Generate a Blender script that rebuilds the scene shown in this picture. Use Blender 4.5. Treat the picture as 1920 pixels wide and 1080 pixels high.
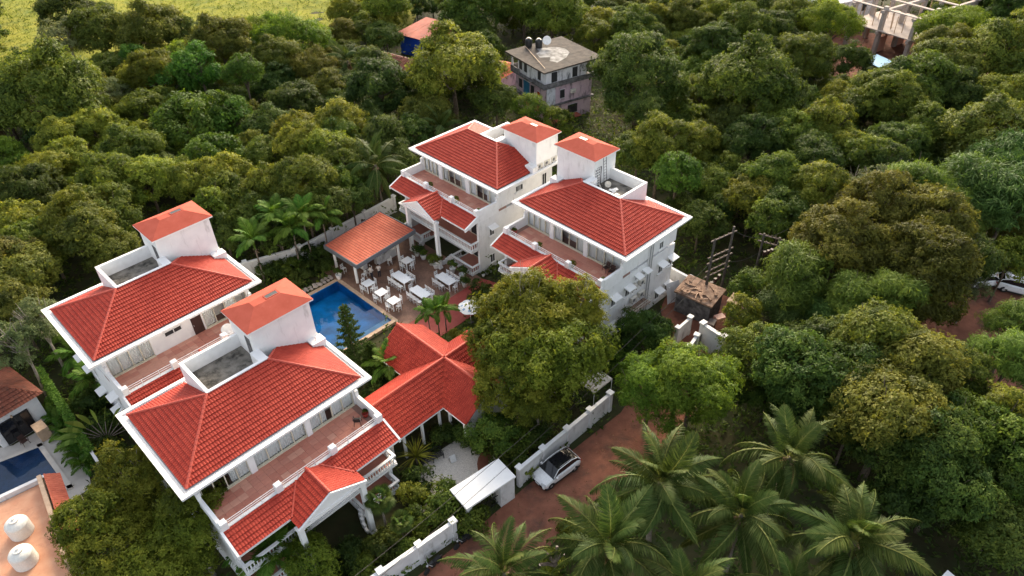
import bpy, bmesh, math, random
import numpy as np
from mathutils import Matrix, Vector
D = bpy.data
SC = bpy.context.scene
COL = SC.collection
R = math.radians
for o in list(D.objects):
    D.objects.remove(o)

# ------------------------------------------------------------------ camera, light, exposure
PITCH, ROLL, CAMH = 0.6677433, -0.02355098, 47.687
cam_d = D.cameras.new('camera')
cam_d.sensor_width = 36.0
cam_d.lens = 24.836
cam_d.clip_start = 0.5
cam_d.clip_end = 2500
cam = D.objects.new('camera', cam_d)
COL.objects.link(cam)
cp, sp, cr, sr = math.cos(PITCH), math.sin(PITCH), math.cos(ROLL), math.sin(ROLL)
r0, d0, fw = Vector((1, 0, 0)), Vector((0, -sp, -cp)), Vector((0, cp, -sp))
ax, ay = r0 * cr - d0 * sr, r0 * sr + d0 * cr
m = Matrix((ax, -ay, -fw)).transposed().to_4x4()
m.translation = Vector((0, 0, CAMH))
cam.matrix_world = m
SC.camera = cam

SUN_EL, SUN_AZ = 25.0, 8.0          # elevation, degrees to the right of straight away from the camera
world = D.worlds.new('World')
SC.world = world
world.use_nodes = True
wn = world.node_tree
wn.nodes.clear()
sky = wn.nodes.new('ShaderNodeTexSky')
sky.sky_type = 'NISHITA'
sky.sun_disc = False
sky.sun_elevation = R(SUN_EL)
sky.sun_rotation = R(SUN_AZ)
sky.air_density = 1.0
sky.dust_density = 3.0
sky.ozone_density = 1.0
bg = wn.nodes.new('ShaderNodeBackground')
bg.inputs['Strength'].default_value = 0.15
wo = wn.nodes.new('ShaderNodeOutputWorld')
hz = wn.nodes.new('ShaderNodeHueSaturation')
hz.inputs['Saturation'].default_value = 0.42          # hazy evening sky, paler than clear air
wn.links.new(sky.outputs['Color'], hz.inputs['Color'])
wn.links.new(hz.outputs['Color'], bg.inputs['Color'])
wn.links.new(bg.outputs['Background'], wo.inputs['Surface'])
sun_d = D.lights.new('sun', 'SUN')
sun_d.energy = 2.7
sun_d.angle = R(30)
sun_d.color = (1.0, 0.80, 0.53)
sun = D.objects.new('sun', sun_d)
COL.objects.link(sun)
sdir = Vector((math.sin(R(SUN_AZ)) * math.cos(R(SUN_EL)), math.cos(R(SUN_AZ)) * math.cos(R(SUN_EL)), math.sin(R(SUN_EL))))
sun.rotation_euler = (-sdir).to_track_quat('-Z', 'Y').to_euler()
sun.location = sdir * 200
SC.view_settings.view_transform = 'Standard'
SC.view_settings.look = 'None'
SC.view_settings.exposure = 1.53
SC.view_settings.gamma = 1.0
SC.view_settings.use_curve_mapping = False
SC.render.engine = 'CYCLES'
cy = SC.cycles
cy.max_bounces = 6
cy.diffuse_bounces = 3
cy.glossy_bounces = 2
cy.transmission_bounces = 4
cy.transparent_max_bounces = 8
cy.caustics_reflective = False
cy.caustics_refractive = False
cy.use_denoising = True
cy.use_adaptive_sampling = True
cy.adaptive_threshold = 0.015

# ------------------------------------------------------------------ helpers
def tag(o, label=None, cat=None, group=None, kind=None):
    if label: o['label'] = label
    if cat: o['category'] = cat
    if group: o['group'] = group
    if kind: o['kind'] = kind
    return o

def empty(name, loc=(0, 0, 0), rz=0.0, label=None, cat=None, group=None):
    o = D.objects.new(name, None)
    o.empty_display_size = 0.3
    COL.objects.link(o)
    o.location = loc
    o.rotation_euler = (0, 0, rz)
    return tag(o, label, cat, group)

def link(name, mesh, parent=None, loc=(0, 0, 0), rot=(0, 0, 0), scale=None, kind=None):
    o = D.objects.new(name, mesh)
    COL.objects.link(o)
    if parent is not None: o.parent = parent
    o.location = loc
    o.rotation_euler = rot
    if scale is not None: o.scale = scale if hasattr(scale, '__len__') else (scale,) * 3
    if kind: o['kind'] = kind
    return o

def copy_tree(o, parent=None):
    c = o.copy()
    COL.objects.link(c)
    c.parent = parent
    for ch in list(o.children):
        copy_tree(ch, c)
    return c

class MB:
    """collects simple shapes; build() links them as one mesh object"""
    def __init__(self, flip=False):
        self.v, self.f, self.mi, self.flip = [], [], [], flip
    def add(self, vs, fs, mi=0):
        b = len(self.v)
        self.v += [tuple(p) for p in vs]
        self.f += [tuple(b + i for i in f) for f in fs]
        self.mi += [mi] * len(fs)
        return self
    def box(self, x0, x1, y0, y1, z0, z1, mi=0):
        return self.add([(x0, y0, z0), (x1, y0, z0), (x1, y1, z0), (x0, y1, z0), (x0, y0, z1), (x1, y0, z1), (x1, y1, z1), (x0, y1, z1)],
                        [(0, 3, 2, 1), (4, 5, 6, 7), (0, 1, 5, 4), (1, 2, 6, 5), (2, 3, 7, 6), (3, 0, 4, 7)], mi)
    def bevel_box(self, x0, x1, y0, y1, z0, z1, b=0.02, mi=0):
        vs, k = [], 0
        for z, i in ((z0, b), (z0 + b, 0), (z1 - b, 0), (z1, b)):
            vs += [(x0 + i, y0 + i, z), (x1 - i, y0 + i, z), (x1 - i, y1 - i, z), (x0 + i, y1 - i, z)]
        fs = [(0, 3, 2, 1), (12, 13, 14, 15)]
        for l in range(3):
            for j in range(4):
                a, c = l * 4 + j, l * 4 + (j + 1) % 4
                fs.append((a, c, c + 4, a + 4))
        return self.add(vs, fs, mi)
    def rbox(self, c, s, rz=0.0, mi=0, tilt=0.0):
        ca, sa, ct, st = math.cos(rz), math.sin(rz), math.cos(tilt), math.sin(tilt)
        vs = []
        for dz in (-.5, .5):
            for dx, dy in ((-.5, -.5), (.5, -.5), (.5, .5), (-.5, .5)):
                x, y, z = dx * s[0], dy * s[1], dz * s[2]
                y, z = y * ct - z * st, y * st + z * ct
                vs.append((c[0] + x * ca - y * sa, c[1] + x * sa + y * ca, c[2] + z))
        return self.add(vs, [(0, 3, 2, 1), (4, 5, 6, 7), (0, 1, 5, 4), (1, 2, 6, 5), (2, 3, 7, 6), (3, 0, 4, 7)], mi)
    def prism(self, poly, z0, z1, mi=0):
        n = len(poly)
        vs = [(p[0], p[1], z0) for p in poly] + [(p[0], p[1], z1) for p in poly]
        return self.add(vs, [tuple(range(n))[::-1], tuple(range(n, 2 * n))] + [(i, (i + 1) % n, n + (i + 1) % n, n + i) for i in range(n)], mi)
    def extrude_y(self, poly, y0, y1, mi=0):       # poly in x,z
        n = len(poly)
        vs = [(p[0], y0, p[1]) for p in poly] + [(p[0], y1, p[1]) for p in poly]
        return self.add(vs, [tuple(range(n)), tuple(range(n, 2 * n))[::-1]] + [(i, n + i, n + (i + 1) % n, (i + 1) % n) for i in range(n)], mi)
    def tube(self, pts, rad, n=6, mi=0, cap=True):
        pts = [Vector(p) for p in pts]
        rads = rad if hasattr(rad, '__len__') else [rad] * len(pts)
        vs, fs = [], []
        for i, p in enumerate(pts):
            t = (pts[min(i + 1, len(pts) - 1)] - pts[max(i - 1, 0)]).normalized()
            a = t.cross(Vector((0, 0, 1)))
            if a.length < 1e-3: a = Vector((1, 0, 0))
            a.normalize(); b = a.cross(t)
            for k in range(n):
                q = 2 * math.pi * k / n
                vs.append(tuple(p + (a * math.cos(q) - b * math.sin(q)) * rads[i]))
        for i in range(len(pts) - 1):
            for k in range(n):
                k2 = (k + 1) % n
                fs.append((i * n + k, i * n + k2, (i + 1) * n + k2, (i + 1) * n + k))
        if cap:
            fs.append(tuple(range(n))[::-1]); fs.append(tuple(range((len(pts) - 1) * n, len(pts) * n)))
        return self.add(vs, fs, mi)
    def lathe(self, prof, c=(0, 0, 0), n=12, mi=0):
        vs, fs = [], []
        for r_, z in prof:
            for k in range(n):
                q = 2 * math.pi * k / n
                vs.append((c[0] + r_ * math.cos(q), c[1] + r_ * math.sin(q), c[2] + z))
        for i in range(len(prof) - 1):
            for k in range(n):
                k2 = (k + 1) % n
                fs.append((i * n + k, i * n + k2, (i + 1) * n + k2, (i + 1) * n + k))
        fs.append(tuple(range(n))[::-1]); fs.append(tuple(range((len(prof) - 1) * n, len(prof) * n)))
        return self.add(vs, fs, mi)
    def mesh(self, name, mat, smooth=False):
        me = D.meshes.new(name)
        v, f = self.v, self.f
        if self.flip:
            v = [(-p[0], p[1], p[2]) for p in v]; f = [q[::-1] for q in f]
        me.from_pydata(v, [], f)
        for mm in (mat if isinstance(mat, (list, tuple)) else [mat]): me.materials.append(mm)
        if isinstance(mat, (list, tuple)): me.polygons.foreach_set('material_index', self.mi)
        if smooth:
            me.polygons.foreach_set('use_smooth', [True] * len(f))
        me.update()
        return me
    def build(self, name, mat, parent=None, loc=(0, 0, 0), rot=(0, 0, 0), smooth=False, kind=None):
        return link(name, self.mesh(name, mat, smooth), parent, loc, rot, kind=kind)

# ------------------------------------------------------------------ materials
def nodes(name):
    mt = D.materials.new(name)
    mt.use_nodes = True
    nt = mt.node_tree
    nt.nodes.clear()
    out = nt.nodes.new('ShaderNodeOutputMaterial')
    b = nt.nodes.new('ShaderNodeBsdfPrincipled')
    nt.links.new(b.outputs[0], out.inputs[0])
    return mt, nt, b, out

def N(nt, typ, **kw):
    n = nt.nodes.new(typ)
    for k, v in kw.items():
        if k in n.inputs: n.inputs[k].default_value = v
        else: setattr(n, k, v)
    return n

def ramp(nt, stops, fac):
    n = nt.nodes.new('ShaderNodeValToRGB')
    e = n.color_ramp.elements
    while len(e) < len(stops): e.new(0.5)
    for i, (p, c) in enumerate(stops):
        e[i].position = p; e[i].color = (*c, 1) if len(c) == 3 else c
    nt.links.new(fac, n.inputs[0])
    return n

def surf(name, c0, c1, scale=3.0, rough=0.75, bump=0.0, bscale=25.0, detail=5.0, spec=0.3, stains=None, coord='Object', stretch=None):
    """two-tone mottled surface; stains = (colour, low, high, scale)"""
    mt, nt, b, out = nodes(name)
    tc = N(nt, 'ShaderNodeTexCoord')
    src = tc.outputs[coord]
    n1 = N(nt, 'ShaderNodeTexNoise', Scale=scale, Detail=detail, Roughness=0.6)
    nt.links.new(src, n1.inputs['Vector'])
    col = ramp(nt, [(0.32, c0), (0.68, c1)], n1.outputs['Fac']).outputs['Color']
    if stains:
        sc_, lo, hi, ssc = stains
        mp = N(nt, 'ShaderNodeMapping')
        if stretch: mp.inputs['Scale'].default_value = stretch
        nt.links.new(src, mp.inputs['Vector'])
        n2 = N(nt, 'ShaderNodeTexNoise', Scale=ssc, Detail=8.0, Roughness=0.65)
        nt.links.new(mp.outputs[0], n2.inputs['Vector'])
        f = ramp(nt, [(lo, (0, 0, 0)), (hi, (1, 1, 1))], n2.outputs['Fac'])
        mx = N(nt, 'ShaderNodeMix', data_type='RGBA')
        nt.links.new(f.outputs['Color'], mx.inputs['Factor'])
        nt.links.new(col, mx.inputs['A'])
        mx.inputs['B'].default_value = (*sc_, 1)
        col = mx.outputs['Result']
    nt.links.new(col, b.inputs['Base Color'])
    b.inputs['Roughness'].default_value = rough
    b.inputs['Specular IOR Level'].default_value = spec
    if bump:
        n3 = N(nt, 'ShaderNodeTexNoise', Scale=bscale, Detail=4.0)
        nt.links.new(src, n3.inputs['Vector'])
        bp = N(nt, 'ShaderNodeBump', Strength=bump, Distance=0.05)
        nt.links.new(n3.outputs['Fac'], bp.inputs['Height'])
        nt.links.new(bp.outputs[0], b.inputs['Normal'])
    return mt

def plain(name, c, rough=0.5, metal=0.0, spec=0.4):
    mt, nt, b, out = nodes(name)
    n1 = N(nt, 'ShaderNodeTexNoise', Scale=9.0, Detail=3.0)
    tc = N(nt, 'ShaderNodeTexCoord'); nt.links.new(tc.outputs['Object'], n1.inputs['Vector'])
    rp = ramp(nt, [(0.3, tuple(x * .9 for x in c)), (0.7, tuple(min(1, x * 1.06) for x in c))], n1.outputs['Fac'])
    nt.links.new(rp.outputs[0], b.inputs['Base Color'])
    b.inputs['Roughness'].default_value = rough
    b.inputs['Metallic'].default_value = metal
    b.inputs['Specular IOR Level'].default_value = spec
    return mt

def tile_mat(name, c0, c1, dirt=(0.10, 0.05, 0.04), dirt_lo=0.6, rough=0.62):
    """roof tile: tint per tile from the UV cell, some weathering"""
    mt, nt, b, out = nodes(name)
    uv = N(nt, 'ShaderNodeUVMap'); uv.uv_map = 'UVMap'
    fl = N(nt, 'ShaderNodeVectorMath', operation='FLOOR')
    nt.links.new(uv.outputs[0], fl.inputs[0])
    wnz = N(nt, 'ShaderNodeTexWhiteNoise', noise_dimensions='3D')
    nt.links.new(fl.outputs[0], wnz.inputs['Vector'])
    tc = N(nt, 'ShaderNodeTexCoord')
    n1 = N(nt, 'ShaderNodeTexNoise', Scale=0.9, Detail=6.0)
    nt.links.new(tc.outputs['Object'], n1.inputs['Vector'])
    ad = N(nt, 'ShaderNodeMath', operation='MULTIPLY_ADD'); ad.inputs[1].default_value = 0.30
    nt.links.new(wnz.outputs['Value'], ad.inputs[0])
    sb = N(nt, 'ShaderNodeMath', operation='MULTIPLY'); sb.inputs[1].default_value = 0.75
    nt.links.new(n1.outputs['Fac'], sb.inputs[0]); nt.links.new(sb.outputs[0], ad.inputs[2])
    rp = ramp(nt, [(0.2, c0), (0.8, c1)], ad.outputs[0])
    n2 = N(nt, 'ShaderNodeTexNoise', Scale=2.3, Detail=9.0, Roughness=0.7)
    nt.links.new(tc.outputs['Object'], n2.inputs['Vector'])
    f = ramp(nt, [(dirt_lo, (0, 0, 0)), (dirt_lo + .16, (0.55, .55, .55))], n2.outputs['Fac'])
    mx = N(nt, 'ShaderNodeMix', data_type='RGBA')
    nt.links.new(f.outputs[0], mx.inputs['Factor']); nt.links.new(rp.outputs[0], mx.inputs['A'])
    mx.inputs['B'].default_value = (*dirt, 1)
    ed = N(nt, 'ShaderNodeAttribute'); ed.attribute_name = 'edge'       # shade line under each course, painted dark on the step faces
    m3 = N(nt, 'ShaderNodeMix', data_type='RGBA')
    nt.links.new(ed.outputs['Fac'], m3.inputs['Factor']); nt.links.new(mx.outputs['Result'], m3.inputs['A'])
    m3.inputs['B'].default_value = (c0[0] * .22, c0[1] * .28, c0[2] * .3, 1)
    nt.links.new(m3.outputs['Result'], b.inputs['Base Color'])
    b.inputs['Roughness'].default_value = rough
    b.inputs['Specular IOR Level'].default_value = 0.14
    return mt

def leaf_mat(name, c0, c1, c2, trans=0.35, hue=0.02):
    """foliage: colour from each leaf's own tint, small shift from tree to tree"""
    mt, nt, b, out = nodes(name)
    at_ = N(nt, 'ShaderNodeAttribute'); at_.attribute_name = 'tint'
    rp = ramp(nt, [(0.08, c0), (0.5, c1), (0.95, c2)], at_.outputs['Fac'])
    oi = N(nt, 'ShaderNodeObjectInfo')
    hs = N(nt, 'ShaderNodeHueSaturation')
    mr = N(nt, 'ShaderNodeMapRange'); mr.inputs['To Min'].default_value = 0.5 - hue; mr.inputs['To Max'].default_value = 0.5 + hue
    nt.links.new(oi.outputs['Random'], mr.inputs[0]); nt.links.new(mr.outputs[0], hs.inputs['Hue'])
    ml = N(nt, 'ShaderNodeMath', operation='MULTIPLY'); ml.inputs[1].default_value = 7.31
    fr = N(nt, 'ShaderNodeMath', operation='FRACT')
    mv = N(nt, 'ShaderNodeMapRange'); mv.inputs['To Min'].default_value = 0.82; mv.inputs['To Max'].default_value = 1.2
    nt.links.new(oi.outputs['Random'], ml.inputs[0]); nt.links.new(ml.outputs[0], fr.inputs[0])
    nt.links.new(fr.outputs[0], mv.inputs[0]); nt.links.new(mv.outputs[0], hs.inputs['Value'])
    nt.links.new(rp.outputs[0], hs.inputs['Color'])
    nt.links.new(hs.outputs[0], b.inputs['Base Color'])
    b.inputs['Roughness'].default_value = 0.62
    b.inputs['Specular IOR Level'].default_value = 0.14
    tr = N(nt, 'ShaderNodeBsdfTranslucent')
    hs2 = N(nt, 'ShaderNodeHueSaturation', Value=1.5, Saturation=1.05); hs2.inputs['Hue'].default_value = 0.485
    nt.links.new(hs.outputs[0], hs2.inputs['Color']); nt.links.new(hs2.outputs[0], tr.inputs['Color'])
    mx = N(nt, 'ShaderNodeMixShader'); mx.inputs[0].default_value = trans
    nt.links.new(b.outputs[0], mx.inputs[1]); nt.links.new(tr.outputs[0], mx.inputs[2])
    nt.links.new(mx.outputs[0], out.inputs[0])
    return mt

M = {}
M['white'] = surf('white_plaster', (.72, .71, .70), (.80, .79, .77), 1.2, 0.85, 0.05, 30, stains=((.46, .44, .41), .56, .78, 1.3), stretch=(1.6, 1.6, .35))
M['white_clean'] = surf('white_paint', (.76, .75, .73), (.82, .81, .79), 2.0, 0.7)
M['white_trim'] = surf('white_trim', (.74, .73, .71), (.82, .81, .80), 2.0, 0.75, stains=((.5, .47, .43), .63, .8, 2.2))
M['boundary'] = surf('boundary_plaster', (.56, .55, .55), (.70, .69, .68), .9, 0.9, 0.1, 20, stains=((.22, .20, .17), .56, .78, .9), stretch=(1.4, 1.4, .5))
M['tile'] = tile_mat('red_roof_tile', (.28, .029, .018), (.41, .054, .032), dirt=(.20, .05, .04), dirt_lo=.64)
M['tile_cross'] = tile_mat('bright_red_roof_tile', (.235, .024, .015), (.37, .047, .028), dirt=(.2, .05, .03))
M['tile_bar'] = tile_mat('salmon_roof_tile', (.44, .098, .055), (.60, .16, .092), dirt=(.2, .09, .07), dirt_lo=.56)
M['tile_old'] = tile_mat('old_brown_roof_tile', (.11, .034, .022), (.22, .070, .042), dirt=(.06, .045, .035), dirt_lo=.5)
M['ridge'] = surf('ridge_tile', (.38, .052, .034), (.52, .095, .06), 4.0, .6)
M['tower_roof'] = surf('painted_tower_roof', (.36, .078, .050), (.42, .098, .066), 1.4, .8, spec=.04, stains=((.50, .16, .11), .6, .85, 1.1))
M['concrete'] = surf('roof_concrete', (.13, .118, .10), (.27, .245, .21), 1.6, .95, .4, 14, stains=((.045, .042, .036), .47, .62, .9))
M['old_slab'] = surf('old_roof_slab', (.040, .033, .028), (.095, .076, .063), 1.1, .95, .3, 10, stains=((.05, .045, .04), .5, .7, .8))
M['screed'] = surf('pale_screed', (.10, .09, .08), (.38, .365, .345), 1.1, .95, .2, 10)
M['glass_dark'] = plain('dark_room', (.025, .025, .027), .6)
M['frame'] = plain('cream_window_frame', (.66, .60, .46), .45)
M['black'] = plain('black_metal', (.015, .015, .016), .45)
M['dark'] = plain('dark_brown_wood', (.045, .022, .018), .5)
M['grey_metal'] = plain('grey_fascia', (.13, .14, .155), .5)
M['ac'] = plain('cream_casing', (.62, .58, .50), .5)
M['pot'] = plain('white_pot', (.75, .74, .72), .5)
M['furn'] = plain('white_furniture', (.80, .80, .79), .4)
M['red_pot'] = plain('red_glazed', (.30, .03, .02), .4)
M['pole'] = surf('weathered_pole', (.045, .038, .032), (.11, .095, .08), 3, .9)
M['rust'] = surf('rusty_steel', (.10, .075, .06), (.22, .17, .14), 6, .8)
M['steel'] = plain('dull_steel', (.42, .42, .42), .5, .6)
M['bark'] = surf('grey_brown_bark', (.06, .045, .032), (.15, .115, .085), 6, .95, .6, 18)
M['pale_bark'] = surf('pale_bark', (.17, .145, .115), (.34, .30, .25), 5, .95, .5, 18)
M['palm_bark'] = surf('palm_bark', (.11, .09, .07), (.24, .20, .16), 8, .95, .6, 14)
M['terra'] = [surf('terrace_tile_%s' % n, c, tuple(x * 1.15 for x in c), 2.2, .45, spec=.4) for n, c in
              (('rose', (.52, .215, .150)), ('brick', (.46, .180, .126)), ('sand', (.56, .275, .195)), ('clay', (.49, .207, .146)))]
M['terra_edge'] = surf('terrace_joint', (.26, .15, .12), (.32, .19, .15), 2, .8)
M['lane'] = surf('red_laterite_lane', (.175, .066, .040), (.27, .108, .066), .8, .92, .4, 9, stains=((.075, .042, .032), .50, .70, .45))
M['soil'] = surf('dark_soil', (.028, .028, .010), (.065, .058, .022), .35, 1.0, .5, 4, stains=((.035, .045, .014), .45, .6, .5))
M['field'] = surf('field_grass', (.16, .172, .020), (.27, .25, .036), .10, 1.0, .9, 1.3, stains=((.11, .14, .028), .47, .68, .22), spec=.1)
M['redpave'] = surf('red_pavers', (.28, .050, .038), (.36, .075, .055), 1.5, .7, .2, 12)
M['gravel'] = surf('white_gravel', (.46, .42, .37), (.82, .77, .70), 14, .95, .8, 22)
M['lawn'] = surf('short_lawn', (.045, .06, .012), (.09, .10, .022), 2.0, 1.0, .5, 20)
M['coping'] = surf('sandstone_coping', (.40, .27, .18), (.52, .37, .25), 3, .7)
M['villa_deck'] = surf('villa_stone', (.40, .36, .32), (.52, .48, .43), .8, .7)
M['villa_floor'] = surf('villa_roof_floor', (.55, .25, .14), (.66, .36, .22), .9, .7, stains=((.45, .2, .12), .55, .7, .8))
M['tank'] = plain('cream_tank', (.72, .69, .62), .5)
M['blue_sheet'] = plain('blue_tarp', (.008, .06, .42), .5)
M['pale_blue'] = plain('pale_blue_sheet', (.22, .45, .66), .5)
M['rust_roof'] = surf('red_sheet_roof', (.30, .065, .042), (.40, .10, .065), .7, .8, stains=((.25, .10, .08), .55, .7, .6))
M['pink'] = surf('lilac_wall', (.50, .36, .42), (.60, .46, .50), .9, .9, stains=((.13, .11, .12), .52, .68, .8), stretch=(1.4, 1.4, .5))
M['old_white'] = surf('old_white_wall', (.55, .55, .58), (.70, .70, .72), .9, .9, stains=((.08, .08, .08), .52, .68, .9), stretch=(1.4, 1.4, .6))
M['grime'] = surf('grimy_concrete', (.045, .043, .042), (.20, .19, .19), 1.6, .95, .3, 10)
M['raw'] = surf('raw_concrete', (.34, .28, .24), (.46, .39, .34), .8, .95)
M['blue_door'] = plain('blue_door', (.03, .16, .27), .5)
M['car_white'] = plain('white_car_paint', (.78, .78, .78), .18, 0, .6)
M['car_black'] = plain('black_glass', (.010, .010, .012), .08, 0, .6)
M['tyre'] = plain('black_rubber', (.016, .016, .016), .85)
M['lamp_red'] = plain('red_lens', (.35, .01, .01), .2)
M['skin'] = plain('skin', (.26, .14, .09), .6)
M['cloth'] = plain('pale_shirt', (.62, .55, .50), .9)
M['trouser'] = plain('dark_trousers', (.03, .03, .04), .9)
M['hair'] = plain('dark_hair', (.012, .010, .009), .7)
M['straw'] = surf('thatch_and_rubble', (.20, .12, .08), (.40, .27, .19), 2.6, .95, .6, 8, stains=((.10, .06, .045), .5, .68, 1.4))
M['logo_blue'] = plain('blue_print', (.06, .25, .50), .6)
M['ivory'] = plain('ivory_canvas', (.55, .50, .44), .8)

def brick_mat(name, c1, c2, mortar, sx, sy, rot=0.0, rough=.8):
    mt, nt, b, out = nodes(name)
    tc = N(nt, 'ShaderNodeTexCoord')
    mp = N(nt, 'ShaderNodeMapping'); mp.inputs['Rotation'].default_value = (0, 0, rot)
    nt.links.new(tc.outputs['Object'], mp.inputs[0])
    br = N(nt, 'ShaderNodeTexBrick')
    br.inputs['Scale'].default_value = 1.0
    br.inputs['Brick Width'].default_value = sx; br.inputs['Row Height'].default_value = sy
    br.inputs['Mortar Size'].default_value = .012
    br.inputs['Color1'].default_value = (*c1, 1); br.inputs['Color2'].default_value = (*c2, 1); br.inputs['Mortar'].default_value = (*mortar, 1)
    nt.links.new(mp.outputs[0], br.inputs['Vector'])
    n2 = N(nt, 'ShaderNodeTexNoise', Scale=.7, Detail=6.0)
    nt.links.new(tc.outputs['Object'], n2.inputs['Vector'])
    mv = N(nt, 'ShaderNodeMapRange'); mv.inputs['From Min'].default_value = .3; mv.inputs['From Max'].default_value = .7
    mv.inputs['To Min'].default_value = .6; mv.inputs['To Max'].default_value = 1.3
    nt.links.new(n2.outputs['Fac'], mv.inputs[0])
    hs = N(nt, 'ShaderNodeHueSaturation'); nt.links.new(mv.outputs[0], hs.inputs['Value']); nt.links.new(br.outputs['Color'], hs.inputs['Color'])
    nt.links.new(hs.outputs[0], b.inputs['Base Color'])
    b.inputs['Roughness'].default_value = rough
    return mt
M['deck'] = brick_mat('brown_pavers', (.205, .105, .066), (.265, .140, .090), (.12, .075, .055), .24, .12, R(45))
M['pool_tile'] = brick_mat('blue_mosaic', (.005, .215, .50), (.008, .25, .55), (.015, .27, .55), .2, .2, R(45), .3)
M['pool_shelf'] = brick_mat('pale_blue_mosaic', (.16, .33, .48), (.20, .38, .52), (.22, .40, .54), .2, .2, R(45), .3)
M['villa_pool'] = brick_mat('navy_mosaic', (.012, .030, .085), (.018, .042, .115), (.02, .05, .12), .2, .2, 0, .3)

def water_mat(name, tint):
    mt, nt, b, out = nodes(name)
    nt.nodes.remove(b)
    tr = N(nt, 'ShaderNodeBsdfTransparent', Color=(*tint, 1))
    gl = N(nt, 'ShaderNodeBsdfGlossy', Roughness=.03)
    lw = N(nt, 'ShaderNodeFresnel', IOR=1.33)
    tc = N(nt, 'ShaderNodeTexCoord')
    nz = N(nt, 'ShaderNodeTexNoise', Scale=1.8, Detail=3.0)
    nt.links.new(tc.outputs['Object'], nz.inputs['Vector'])
    bp = N(nt, 'ShaderNodeBump', Strength=.05, Distance=.1)
    nt.links.new(nz.outputs['Fac'], bp.inputs['Height'])
    nt.links.new(bp.outputs[0], gl.inputs['Normal']); nt.links.new(bp.outputs[0], lw.inputs['Normal'])
    mx = N(nt, 'ShaderNodeMixShader')
    nt.links.new(lw.outputs[0], mx.inputs[0]); nt.links.new(tr.outputs[0], mx.inputs[1]); nt.links.new(gl.outputs[0], mx.inputs[2])
    nt.links.new(mx.outputs[0], out.inputs[0])
    return mt
M['water'] = water_mat('pool_water', (.72, .92, 1.0))
M['pane'] = water_mat('window_glass', (.95, .97, .97))

def curtain_mat():
    mt, nt, b, out = nodes('grey_curtain')
    b.inputs['Base Color'].default_value = (.86, .86, .84, 1)
    b.inputs['Roughness'].default_value = .9
    return mt
M['curtain'] = curtain_mat()

L = {
 'd': leaf_mat('leaf_dark_green', (0.021, 0.041, 0.008), (0.056, 0.092, 0.015), (0.136, 0.174, 0.030), .32),
 'm': leaf_mat('leaf_mid_green', (0.030, 0.056, 0.009), (0.087, 0.128, 0.016), (0.190, 0.224, 0.035), .35),
 'y': leaf_mat('leaf_yellow_green', (0.048, 0.072, 0.009), (0.130, 0.166, 0.018), (0.271, 0.281, 0.042), .38),
 'o': leaf_mat('leaf_olive', (0.040, 0.054, 0.009), (0.105, 0.121, 0.017), (0.215, 0.213, 0.037), .34),
 'b': leaf_mat('leaf_bronze', (0.042, 0.045, 0.009), (0.108, 0.108, 0.016), (0.205, 0.188, 0.032), .34),
 'f': leaf_mat('leaf_fresh_green', (0.036, 0.072, 0.008), (0.105, 0.171, 0.016), (0.215, 0.286, 0.035), .38),
 'v': leaf_mat('leaf_vine_green', (0.024, 0.067, 0.008), (0.071, 0.151, 0.017), (0.155, 0.253, 0.037), .35),
 'k': leaf_mat('leaf_bamboo', (0.046, 0.086, 0.012), (0.122, 0.179, 0.027), (0.251, 0.315, 0.062), .38),
 'j': leaf_mat('leaf_blue_green', (0.028, 0.065, 0.014), (0.076, 0.136, 0.027), (0.161, 0.230, 0.050), .34),
 'g': leaf_mat('leaf_grey_green', (0.055, 0.074, 0.025), (0.125, 0.152, 0.055), (0.236, 0.264, 0.106), .34),
 'a': leaf_mat('leaf_small_yellowish', (.050, .068, .008), (.130, .154, .015), (.262, .262, .034), .36),
 'p': leaf_mat('leaf_palm', (.016, .036, .007), (.047, .077, .014), (.118, .138, .034), .26),
 'q': leaf_mat('leaf_dry_palm', (.09, .055, .025), (.19, .12, .055), (.30, .20, .10), .2),
 'r': leaf_mat('leaf_orange', (.25, .09, .01), (.45, .18, .02), (.6, .3, .05), .3),
}

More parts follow.
